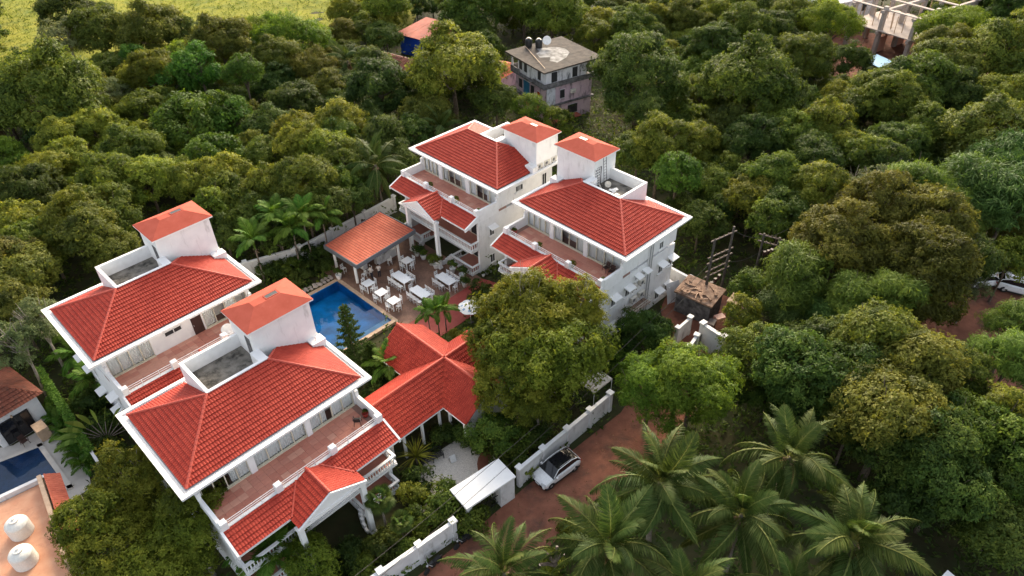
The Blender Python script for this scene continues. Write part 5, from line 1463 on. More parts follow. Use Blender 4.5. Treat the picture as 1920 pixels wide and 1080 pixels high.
# lower house with the terrace
t = empty('terrace_house', (-34.5, 28.5, 0), 0, 'low house with an orange tiled roof terrace in the bottom left corner', 'house')
V2 = lambda x, y: (x + 34.5, y - 28.5)
tp = [(-38.6, 31.9), (-36.2, 33.8), (-29.6, 25.6), (-33, 21), (-41, 25)]
mb = MB(); mb.prism(orient([V2(*p) for p in tp]), -.1, 3.1); mb.build('wall', M['boundary'], t)
mb = MB(); mb.prism(orient([V2(*p) for p in tp]), 3.1, 3.2); mb.build('terrace_floor', M['villa_floor'], t)
a, b = Vector((-38.9, 32.0)), Vector((-36.1, 34.1)); d = b - a
bm_part('parapet', M['boundary'], t, lambda m: m.rbox((*V2((a.x + b.x) / 2, (a.y + b.y) / 2), 3.3), (d.length, .3, .6), math.atan2(d.y, d.x)))
a, b = Vector((-36.0, 33.9)), Vector((-30.2, 26.4)); d = b - a; q = math.atan2(d.y, d.x); nrm = Vector((-math.sin(q), math.cos(q)))
bm_part('parapet', M['coping'], t, lambda m: m.rbox((*V2(*((a + b) / 2 - nrm * .25)), 3.6), (d.length, .3, 1.0), q))
lo = [V2(*(a + nrm * .95)), V2(*(b + nrm * .95))]; hi = [V2(*(a - nrm * .0)), V2(*(b - nrm * .0))]
tile_sheet([(*lo[1], 3.3), (*lo[0], 3.3), (*hi[0], 3.95), (*hi[1], 3.95)], 'coping_tiles', M['tile_bar'], t, period=.24, course=.34)
def tank(loc, label, s):
    t = empty('water_tank', loc, 0, label, 'water tank', 'cream water tanks on the roof terrace'); t.scale = (s,) * 3
    pr_ = [(.80, 0)]
    for k in range(7): pr_ += [(.82, .04 + k * .15), (.79, .09 + k * .15), (.79, .12 + k * .15), (.82, .16 + k * .15)]
    pr_ += [(.80, 1.15), (.70, 1.32), (.45, 1.45), (.30, 1.50)]
    bm_part('barrel', M['tank'], t, lambda m: m.lathe(pr_, n=22), True)
    bm_part('lid', M['tank'], t, lambda m: m.lathe([(.32, 1.50), (.33, 1.60), (.10, 1.64), (.08, 1.72), (.03, 1.75)], n=16))
tank((-35.5, 29.45, 3.2), 'upper cream water tank on the orange terrace at bottom left', .95)
tank((-33.95, 27.1, 3.2), 'lower cream water tank, partly behind leaves at bottom left', .95)
armchair((-42.4, 40.3, -.04), R(60), 'dark garden chair on the villa patio beside the stone counter', M['dark'])

# ------------------------------------------------------------------ buildings beyond
HX, HY, hq = 7.15, 106.8, math.atan2(98.68 - 108.1, 6.24 - .61)
t = empty('old_house', (HX, HY, 0), hq, 'weathered three-storey house with a flat grey roof beyond the hotel', 'house')
bm_part('wall', M['pink'], t, lambda m: m.box(-4.3, 4.3, -4.1, 4.3, -.2, 5.75))
bm_part('upper_wall', M['old_white'], t, lambda m: m.box(-3.4, 4.4, -4.25, 3.2, 5.95, 8.62))
bm_part('floor_band', M['grime'], t, lambda m: m.box(-4.7, 4.75, -4.85, 4.6, 5.753, 5.947)); bm_part('floor_band', M['grime'], t, lambda m: m.box(-4.6, 4.7, -4.7, 4.6, 2.72, 2.90))
for i in range(3):
    for j in range(2): bm_part('roof_slab', M['old_slab'], t, lambda m: m.rbox((-3.53 + 3.64 * i, -2.75 + 5.3 * j, 8.80 + (-2.65 + 5.3 * j) * .0262), (3.60, 5.27, .22), 0, 0, R(1.5)))
pz = [(-3.2, -1.0), (-2.2, 1.6), (-.6, 2.6), (1.2, 2.2), (2.6, .6), (3.4, -1.6), (2.2, -2.2), (1.0, -1.2), (.2, -2.6), (-1.4, -2.2), (-2.0, -1.2)]
bm_part('roof_patch', M['screed'], t, lambda m: m.add([(x, y, 8.918 + y * .0262) for x, y in pz], [tuple(range(len(pz)))[::-1]]))
bm_part('balcony_wall', M['grime'], t, lambda m: (m.box(-4.7, -2.2, -4.84, -4.70, 5.95, 6.75), m.box(-4.72, -4.60, -4.69, 4.4, 5.95, 6.8), m.box(1.6, 4.72, -4.84, -4.70, 5.95, 6.55), m.box(4.60, 4.72, -4.69, 4.4, 5.95, 6.5)))
for x, y in ((-4.5, -4.6), (-4.5, 0), (-4.5, 4.4), (4.55, 4.4), (4.55, 1.5)): bm_part('post', M['old_white'], t, lambda m: m.box(x - .11, x + .11, y - .11, y + .11, 5.95, 8.66))
def fw_(x, z, w=.9, h=1.3, mat='glass_dark', face='f'):
    def fn(m):
        if face == 'f': m.box(x - w / 2, x + w / 2, -.06, .0, z, z + h)
        else: m.box(0, .06, x - w / 2, x + w / 2, z, z + h)
    def fr(m):
        if face == 'f': m.box(x - w / 2 - .08, x + w / 2 + .08, -.03, -.002, z - .08, z - .003); m.box(x - w / 2 - .08, x + w / 2 + .08, -.03, -.002, z + h + .003, z + h + .08)
        else: m.box(.002, .03, x - w / 2 - .08, x + w / 2 + .08, z - .08, z - .003); m.box(.002, .03, x - w / 2 - .08, x + w / 2 + .08, z + h + .003, z + h + .08)
    return fn, fr
def hwin(x, z, w, h, yoff, face='f', mat='glass_dark', name='window'):
    fn, fr = fw_(x, z, w, h, mat, face)
    loc = (0, yoff, 0) if face == 'f' else (yoff, 0, 0)
    p = bm_part(name, M['old_white'], t, fr, loc=loc); bm_part('pane', M[mat], p, fn, loc=(0, 0, 0))
for x in (-2.6, -1.2, 2.6): hwin(x, 6.55, .75, 1.5, -4.253)
for x in (-2.8, 1.0): hwin(x, 6.5, 1.0, 1.5, 4.403, 'r')
for x in (-2.9, .5): hwin(x, 3.5, .9, 1.4, -4.103)
hwin(2.2, 3.7, .6, .8, -4.103, mat='lamp_red'); hwin(-1.6, 2.95, .8, 2.1, -4.103, mat='blue_door', name='door'); hwin(-.75, 2.95, .8, 2.1, -4.103, mat='blue_door', name='door')
hwin(-1.2, 3.6, .8, 1.3, 4.303, 'r'); hwin(.8, .7, 1.8, 1.4, 4.303, 'r'); hwin(-2.4, .8, 1.0, 1.3, -4.103)
bm_part('awning', M['rust_roof'], t, lambda m: m.rbox((2.0, -4.9, 2.55), (4.6, 1.5, .08), 0, 0, R(18))); bm_part('awning', M['rust_roof'], t, lambda m: m.rbox((5.0, -1.4, .6), (1.6, 6.0, .08), 0, 0, 0))
bm_part('panel', M['old_white'], t, lambda m: m.box(4.303, 4.5, -4.1, -2.6, 2.95, 5.7))
x, y = HX + math.cos(hq) * -4.6 - math.sin(hq) * 3.2, HY + math.sin(hq) * -4.6 + math.cos(hq) * 3.2
def black_tank(loc, label):
    t = empty('water_tank', loc, 0, label, 'water tank', 'black water tanks on the grey roof')
    bm_part('barrel', M['black'], t, lambda m: m.lathe([(.55, 0), (.57, .1), (.53, .2), (.57, .4), (.53, .5), (.57, .7), (.53, .8), (.55, 1.0), (.42, 1.15), (.2, 1.22)], n=14), True); bm_part('lid', M['black'], t, lambda m: m.lathe([(.22, 1.22), (.22, 1.3), (.03, 1.32)], n=10))
def hp(lx, ly, z): return (HX + math.cos(hq) * lx - math.sin(hq) * ly, HY + math.sin(hq) * lx + math.cos(hq) * ly, z)
black_tank(hp(-4.6, -1.5, 9.0), 'left of two black water tanks on the grey roof corner'); black_tank(hp(-3.4, -.4, 9.0), 'right of two black water tanks on the grey roof corner')
dish('satellite_dish', hp(-3.0, .8, 9.0), 0, 'white dish on the grey roof beside the black tanks', M['white_clean'], 1.5)
tag(MB().tube(sag(hp(-4.8, -2, 9.0), hp(4.6, -4.6, 9.0), .02, 6), .05, 5).build('roof_pipe', M['coping']), 'pale pipe lying along the front edge of the grey roof', 'pipe')
t = empty('pale_outdoor_unit', hp(4.6, .6, 4.1), hq + R(90), 'outdoor unit on the side wall of the old house', 'air conditioner'); bm_part('casing', M['ac'], t, lambda m: m.bevel_box(-.4, .4, -.2, .15, 0, .6, .03)); bm_part('fan_guard', M['steel'], t, lambda m: m.lathe([(.2, 0), (.2, .02), (.02, .02)], (0, -.22, .3), 10))
# sheet-roofed shed with a blue side
t = empty('blue_sided_shed', (-13.4, 133.4, 0), R(-38), 'shed with a rusty red sheet roof and bright blue side near the field', 'shed'); t.scale = (1.15, 1.15, 1.1)
bm_part('wall', M['blue_sheet'], t, lambda m: m.box(-4.6, 3.6, -3.4, 3.4, -.2, 3.3))
for k in range(8): bm_part('roof_sheet', M['rust_roof'], t, lambda m: m.rbox((-4.6 + k * 1.2, 0, 3.62 + .012 * (k % 2)), (1.18, 7.6, .06), 0, 0, R(5)))
t = empty('brown_tiled_house', (-19.6, 120.0, 0), R(-35), 'low house with a dark brown tiled roof among the trees', 'house')
bm_part('wall', M['grime'], t, lambda m: m.box(-3.2, 3.2, -2.4, 2.4, -.2, 3.1))
tile_sheet([(-3.9, -3.1, 3.0), (3.9, -3.1, 3.0), (2.2, 0, 4.6), (-2.2, 0, 4.6)], 'roof_tiles', M['tile_old'], t, period=.35, course=.5, roll=.05); tile_sheet([(3.9, -3.1, 3.0), (3.9, 3.1, 3.0), (2.2, 0, 4.6)], 'roof_tiles', M['tile_old'], t, period=.35, course=.5, roll=.05)
tile_sheet([(-3.9, 3.1, 3.0), (-3.9, -3.1, 3.0), (-2.2, 0, 4.6)], 'roof_tiles', M['tile_old'], t, period=.35, course=.5, roll=.05); tile_sheet([(3.9, 3.1, 3.0), (-3.9, 3.1, 3.0), (-2.2, 0, 4.6), (2.2, 0, 4.6)], 'roof_tiles', M['tile_old'], t, period=.35, course=.5, roll=.05)
t = empty('orange_tiled_house', (-4.4, 117.8, 0), R(-36), 'low house with an orange tiled roof left of the old grey house', 'house')
bm_part('wall', M['pink'], t, lambda m: m.box(-5.6, 5.6, -3.4, 3.4, -.2, 3.0))
tile_sheet([(-6.2, -4.1, 2.9), (6.2, -4.1, 2.9), (4.2, 0, 4.6), (-4.2, 0, 4.6)], 'roof_tiles', M['tile_bar'], t, period=.35, course=.5, roll=.05); tile_sheet([(6.2, -4.1, 2.9), (6.2, 4.1, 2.9), (4.2, 0, 4.6)], 'roof_tiles', M['tile_bar'], t, period=.35, course=.5, roll=.05)
tile_sheet([(6.2, 4.1, 2.9), (-6.2, 4.1, 2.9), (-4.2, 0, 4.6), (4.2, 0, 4.6)], 'roof_tiles', M['tile_bar'], t, period=.35, course=.5, roll=.05); tile_sheet([(-6.2, 4.1, 2.9), (-6.2, -4.1, 2.9), (-4.2, 0, 4.6)], 'roof_tiles', M['tile_bar'], t, period=.35, course=.5, roll=.05)
# unfinished concrete frame
t = empty('unfinished_building', (75.0, 132.5, 0), R(32), 'unfinished concrete frame building with bare columns at upper right', 'building'); t.scale = (1.2, 1.2, 1.2)
for i in range(4):
    for j in range(3):
        x, y = -7.5 + i * 5, -5 + j * 5
        bm_part('column', M['raw'], t, lambda m: m.box(x - .32, x + .32, y - .26, y + .26, -.1, 6.9 if (i + j) % 2 else 6.3))
for z in (2.95, 6.0):
    for j in range(3): bm_part('beam', M['raw'], t, lambda m: m.box(-8.3, 8.3, -5.22 + j * 5, -4.78 + j * 5, z, z + .42))
    for i in range(4): bm_part('beam', M['raw'], t, lambda m: m.box(-7.78 + i * 5, -7.22 + i * 5, -5.6, 5.6, z + .423, z + .55))
bm_part('slab', M['raw'], t, lambda m: m.box(-8.1, 2.2, -5.4, 5.4, 3.4, 3.52))
rng = random.Random(12)
for k in range(26):
    x, y = rng.uniform(-8, 8), rng.uniform(-5, 5)
    bm_part('scaffold_pole', M['coping'], t, lambda m: m.tube([(x, y, 0 if k % 2 else 3.5), (x + rng.uniform(-.5, .5), y, 6.0 if not k % 2 else 3.0)], .06, 5))
for k in range(4): bm_part('block_wall', M['terra'][2], t, lambda m: m.box(-7.1 + k * 5 - (.0), -5.2 + k * 5, -.12, .1, .0, 2.2))
t = empty('pale_blue_shed', (63.3, 117.6, 0), R(32), 'small shed with a pale blue sheet roof below the unfinished building', 'shed')
bm_part('wall', M['grime'], t, lambda m: m.box(-1.8, 1.8, -1.5, 1.5, -.1, 2.2)); bm_part('roof', M['pale_blue'], t, lambda m: m.rbox((0, 0, 2.35), (4.2, 3.6, .08), 0, 0, R(5)))
t = empty('white_house', (65.5, 144.5, 0), R(25), 'white house at the top edge left of the unfinished building', 'house')
bm_part('wall', M['old_white'], t, lambda m: m.box(-6, 6, -4, 4, -.1, 5.2)); bm_part('parapet', M['old_white'], t, lambda m: m.box(-6.2, 6.2, -4.2, 4.2, 5.203, 5.5))
for k in range(4): bm_part('window', M['glass_dark'], t, lambda m: m.box(-4.9 + k * 2.7, -3.7 + k * 2.7, -4.05, -4.003, 3.0, 4.4))
for k in range(4): bm_part('window', M['glass_dark'], t, lambda m: m.box(-4.9 + k * 2.7, -3.7 + k * 2.7, -4.05, -4.003, .6, 2.0))
wall_run((-66, 116), (-34, 129), .8, .5, 0, 'low dark bank along the edge of the yellow field', 'field_bank', 'bank', mat='soil')

t = empty('white_hut', (28.3, 22.9, 0), R(35), 'corner of a small white-roofed hut at the bottom edge below the palms', 'hut')
bm_part('wall', M['boundary'], t, lambda m: m.box(-1.6, 1.6, -2.0, 1.2, -.1, 2.3)); bm_part('roof', M['white_trim'], t, lambda m: m.rbox((0, -.4, 2.45), (3.8, 3.9, .12), 0, 0, R(4)))
TREE_DATA = '''
-87.1 144.1 5.3 5.5 d
-83.5 150.7 3.2 3.0 d
-77.8 126.8 6.4 4.9 g
-73.3 129.6 5.3 6.1 o
-64.1 129.5 5.3 6.6 o
-59.0 131.5 5.3 3.2 d
-64.0 120.4 5.3 2.4 v
-83.0 120.0 4.2 3.0 d
-65.8 99.0 6.4 8.1 m
-74.8 99.6 4.2 5.5 d
-56.5 110.9 5.3 4.8 y
-60.3 112.0 4.2 3.0 y
-62.4 107.8 3.2 3.4 g
-54.8 119.6 5.3 2.9 f
-47.7 108.0 7.4 4.0 v
-52.9 108.3 4.2 3.9 v
-47.5 118.2 7.4 5.5 o
-39.2 103.2 8.5 3.0 v
-53.7 98.4 4.2 4.1 y
-43.7 93.4 4.2 6.8 v
-39.0 94.1 4.2 3.8 v
-56.7 91.1 5.3 3.9 y
-60.4 88.5 5.3 3.7 y
-47.5 133.3 4.2 4.0 f
-37.2 124.7 4.2 7.5 f
-37.3 113.8 6.4 4.3 m
-46.6 140.1 3.2 3.5 f
-31.1 135.0 3.2 3.3 o
-32.4 148.3 3.2 3.8 y
-22.5 138.8 7.4 5.0 y
-22.4 129.2 4.2 3.3 d
-31.5 113.2 4.2 4.3 o
-18.7 99.2 6.4 5.6 d
-19.9 105.4 7.4 3.5 d
-7.8 100.7 8.5 7.5 y
-5.8 135.5 6.4 7.0 m
-9.4 140.7 6.4 3.8 m
-5.7 129.8 4.2 3.5 d
-31.6 100.0 4.2 4.3 d
-28.2 105.8 4.2 3.2 o
-33.0 91.0 5.3 3.2 d
-27.8 86.5 6.4 3.3 y
-22.5 87.4 6.4 3.6 y
-16.3 84.1 6.4 3.3 d
8.6 133.5 6.4 6.3 y
3.4 137.1 6.4 5.4 m
18.1 134.3 4.2 3.9 y
22.5 126.9 5.3 4.7 m
25.8 131.4 5.3 2.8 d
15.8 126.6 4.2 4.1 y
26.9 132.8 6.4 2.6 y
32.6 131.5 5.3 4.9 o
37.8 132.6 5.3 4.6 y
43.0 135.4 6.4 3.6 f
47.6 135.0 5.3 4.7 m
34.3 115.7 6.4 4.4 d
40.5 120.5 6.4 5.7 m
19.2 99.3 7.4 7.6 d
33.1 92.9 8.5 7.1 m
18.8 90.3 6.4 3.2 d
3.0 94.8 5.3 2.5 f
7.0 92.8 4.2 2.1 y
31.5 125.8 3.2 3.1 y
51.7 130.7 5.3 5.1 m
46.1 123.3 5.3 4.8 d
56.6 123.5 6.4 5.1 f
56.1 113.5 4.2 3.6 d
46.4 107.8 6.4 4.9 m
74.6 117.9 6.4 5.9 f
57.9 95.3 6.4 6.5 m
65.1 102.2 6.4 5.6 o
70.4 110.9 6.4 4.7 o
74.9 104.2 7.4 7.1 m
91.3 129.2 6.4 6.8 d
90.1 135.0 5.3 5.1 d
48.6 97.4 4.2 3.2 y
37.4 92.5 7.4 4.2 d
40.8 83.5 7.4 3.7 y
52.0 90.5 6.4 5.3 m
62.8 94.1 5.3 5.5 d
54.0 83.0 6.4 3.4 m
68.3 91.3 6.4 4.2 y
58.2 76.7 7.4 6.3 o
18.5 78.3 7.4 4.5 y
15.9 78.6 6.4 3.1 m
23.3 80.9 6.4 3.2 y
19.2 71.6 7.4 2.9 v
30.8 80.9 6.4 4.3 d
29.1 87.3 5.3 3.4 d
36.7 76.0 6.4 3.0 d
35.9 82.4 6.4 3.4 m
30.4 71.1 6.4 3.3 m
34.3 67.9 7.4 3.4 y
27.7 69.2 5.3 3.0 y
30.2 65.9 5.3 3.2 d
23.7 73.9 4.2 3.1 m
21.2 66.3 4.2 2.6 d
20.8 70.3 3.2 2.3 d
27.7 63.9 5.3 2.5 m
37.6 78.4 6.4 2.9 m
32.5 57.1 7.4 4.7 b
38.4 61.2 7.4 5.3 b
42.4 59.0 7.4 4.7 b
39.1 52.8 7.4 4.5 b
36.4 55.1 7.4 3.5 b
38.7 51.6 5.3 3.7 b
36.4 50.8 5.3 3.4 b
38.2 67.8 6.4 2.8 g
41.4 69.4 6.4 2.7 g
43.8 65.6 8.5 3.1 k
46.4 62.3 6.4 2.8 k
50.5 65.8 7.4 4.3 j
52.2 62.6 7.4 4.3 j
56.3 69.7 8.5 3.8 j
42.7 76.3 6.4 3.4 m
44.7 74.2 6.4 3.3 d
48.9 79.5 6.4 3.5 d
41.9 78.5 6.4 3.0 y
26.9 53.0 6.4 3.4 k
31.0 49.3 6.4 2.7 k
34.0 49.9 6.4 2.8 k
25.8 50.1 4.2 2.5 j
28.6 49.2 4.2 2.5 j
44.8 55.6 6.4 2.9 d
49.8 56.4 5.3 2.3 y
44.7 53.2 4.2 1.9 g
44.0 45.6 6.4 2.3 k
41.0 41.5 6.4 2.7 k
29.9 43.1 7.4 3.4 m
31.9 39.9 7.4 3.5 o
35.9 40.2 6.4 2.6 m
14.3 39.4 6.4 4.1 f
11.2 40.2 5.3 3.2 f
13.5 40.3 4.2 4.1 f
21.1 43.7 5.3 2.9 m
22.6 40.4 6.4 3.8 d
26.5 39.3 6.4 3.4 d
26.4 43.9 5.3 3.0 d
20.9 49.0 5.3 1.9 y
23.9 54.2 4.2 2.2 m
12.5 49.9 2.7 2.6 d
30.6 38.6 6.4 3.6 o
27.6 34.7 7.4 3.7 o
29.8 32.6 6.4 3.7 d
33.6 34.2 6.4 3.0 m
27.0 33.4 5.3 2.8 d
29.9 29.9 5.3 3.3 d
36.9 34.9 6.4 2.8 y
35.5 31.7 6.4 2.5 m
26.1 36.1 5.3 2.6 m
34.2 31.2 4.2 3.4 d
33.7 28.2 3.2 3.3 d
27.8 30.0 4.2 2.5 d
23.0 38.3 4.2 2.4 d
21.4 41.0 3.2 2.2 m
1.8 46.4 7.4 5.3 a
-0.8 43.9 6.9 3.3 a
5.6 46.7 8.5 3.1 a
3.9 42.9 6.4 4.9 a
-0.4 41.3 5.3 4.0 a
1.6 42.3 6.4 4.2 a
2.0 39.8 4.2 3.1 a
-1.4 37.8 2.7 2.0 m
1.1 46.9 9.5 2.7 a
-27.0 31.2 6.4 3.3 a
-28.5 28.3 5.8 3.0 a
-22.0 29.8 7.0 2.7 a
-27.3 26.9 4.8 3.5 a
-22.1 27.7 5.3 3.1 a
-23.6 26.0 4.2 3.6 a
-48.5 56.5 5.3 4.0 o
-46.8 51.5 5.3 3.1 o
-42.7 48.6 6.4 2.9 g
-43.3 45.8 6.4 2.6 g
-52.3 61.7 5.3 3.4 y
-66.7 85.3 3.2 4.0 f
-57.3 79.5 5.3 3.2 y
-56.0 82.2 5.3 3.3 y
-56.9 73.3 5.3 4.2 d
-46.7 73.5 6.4 4.5 y
-43.0 74.3 6.4 3.7 y
-46.9 65.5 6.4 4.2 y
-44.6 67.5 6.4 3.8 m
-54.8 66.3 5.3 3.6 y
-50.1 63.5 5.3 3.2 m
-44.5 61.8 6.4 3.3 o
-41.6 61.2 5.3 2.6 o
-50.9 59.2 5.3 3.4 o
-48.4 82.6 5.3 4.4 m
-44.9 81.5 4.2 2.8 d
-37.5 74.1 6.4 3.2 y
-37.7 81.6 5.3 3.9 v
-33.7 74.5 6.4 3.5 y
-33.7 68.7 6.4 2.1 y
-32.1 71.6 5.3 3.4 m
-31.1 69.4 4.2 3.0 d
-27.8 72.0 6.4 3.3 y
-23.5 71.8 6.4 4.3 m
-26.4 81.3 7.4 3.3 y
-30.8 82.4 5.3 3.1 m
-22.8 80.0 6.4 3.5 y
-20.0 78.1 6.4 3.1 m
-22.2 85.0 6.4 3.3 m
-23.1 68.8 5.3 3.2 m
-20.9 69.9 5.3 2.9 d
-29.1 68.5 5.3 2.9 m
-25.9 65.6 4.2 2.5 d
-14.2 26.8 3.2 1.7 f
-31.9 65.9 4.2 2.7 d
-20.1 74.1 5.3 3.0 m
-18.7 72.1 4.2 2.6 d
-14.5 80.5 5.3 2.9 d
-13.1 87.2 5.3 3.1 d
-11.5 93.8 5.3 3.5 o
-1.7 97.8 5.3 3.2 d
-19.5 91.6 5.3 3.1 d
'''
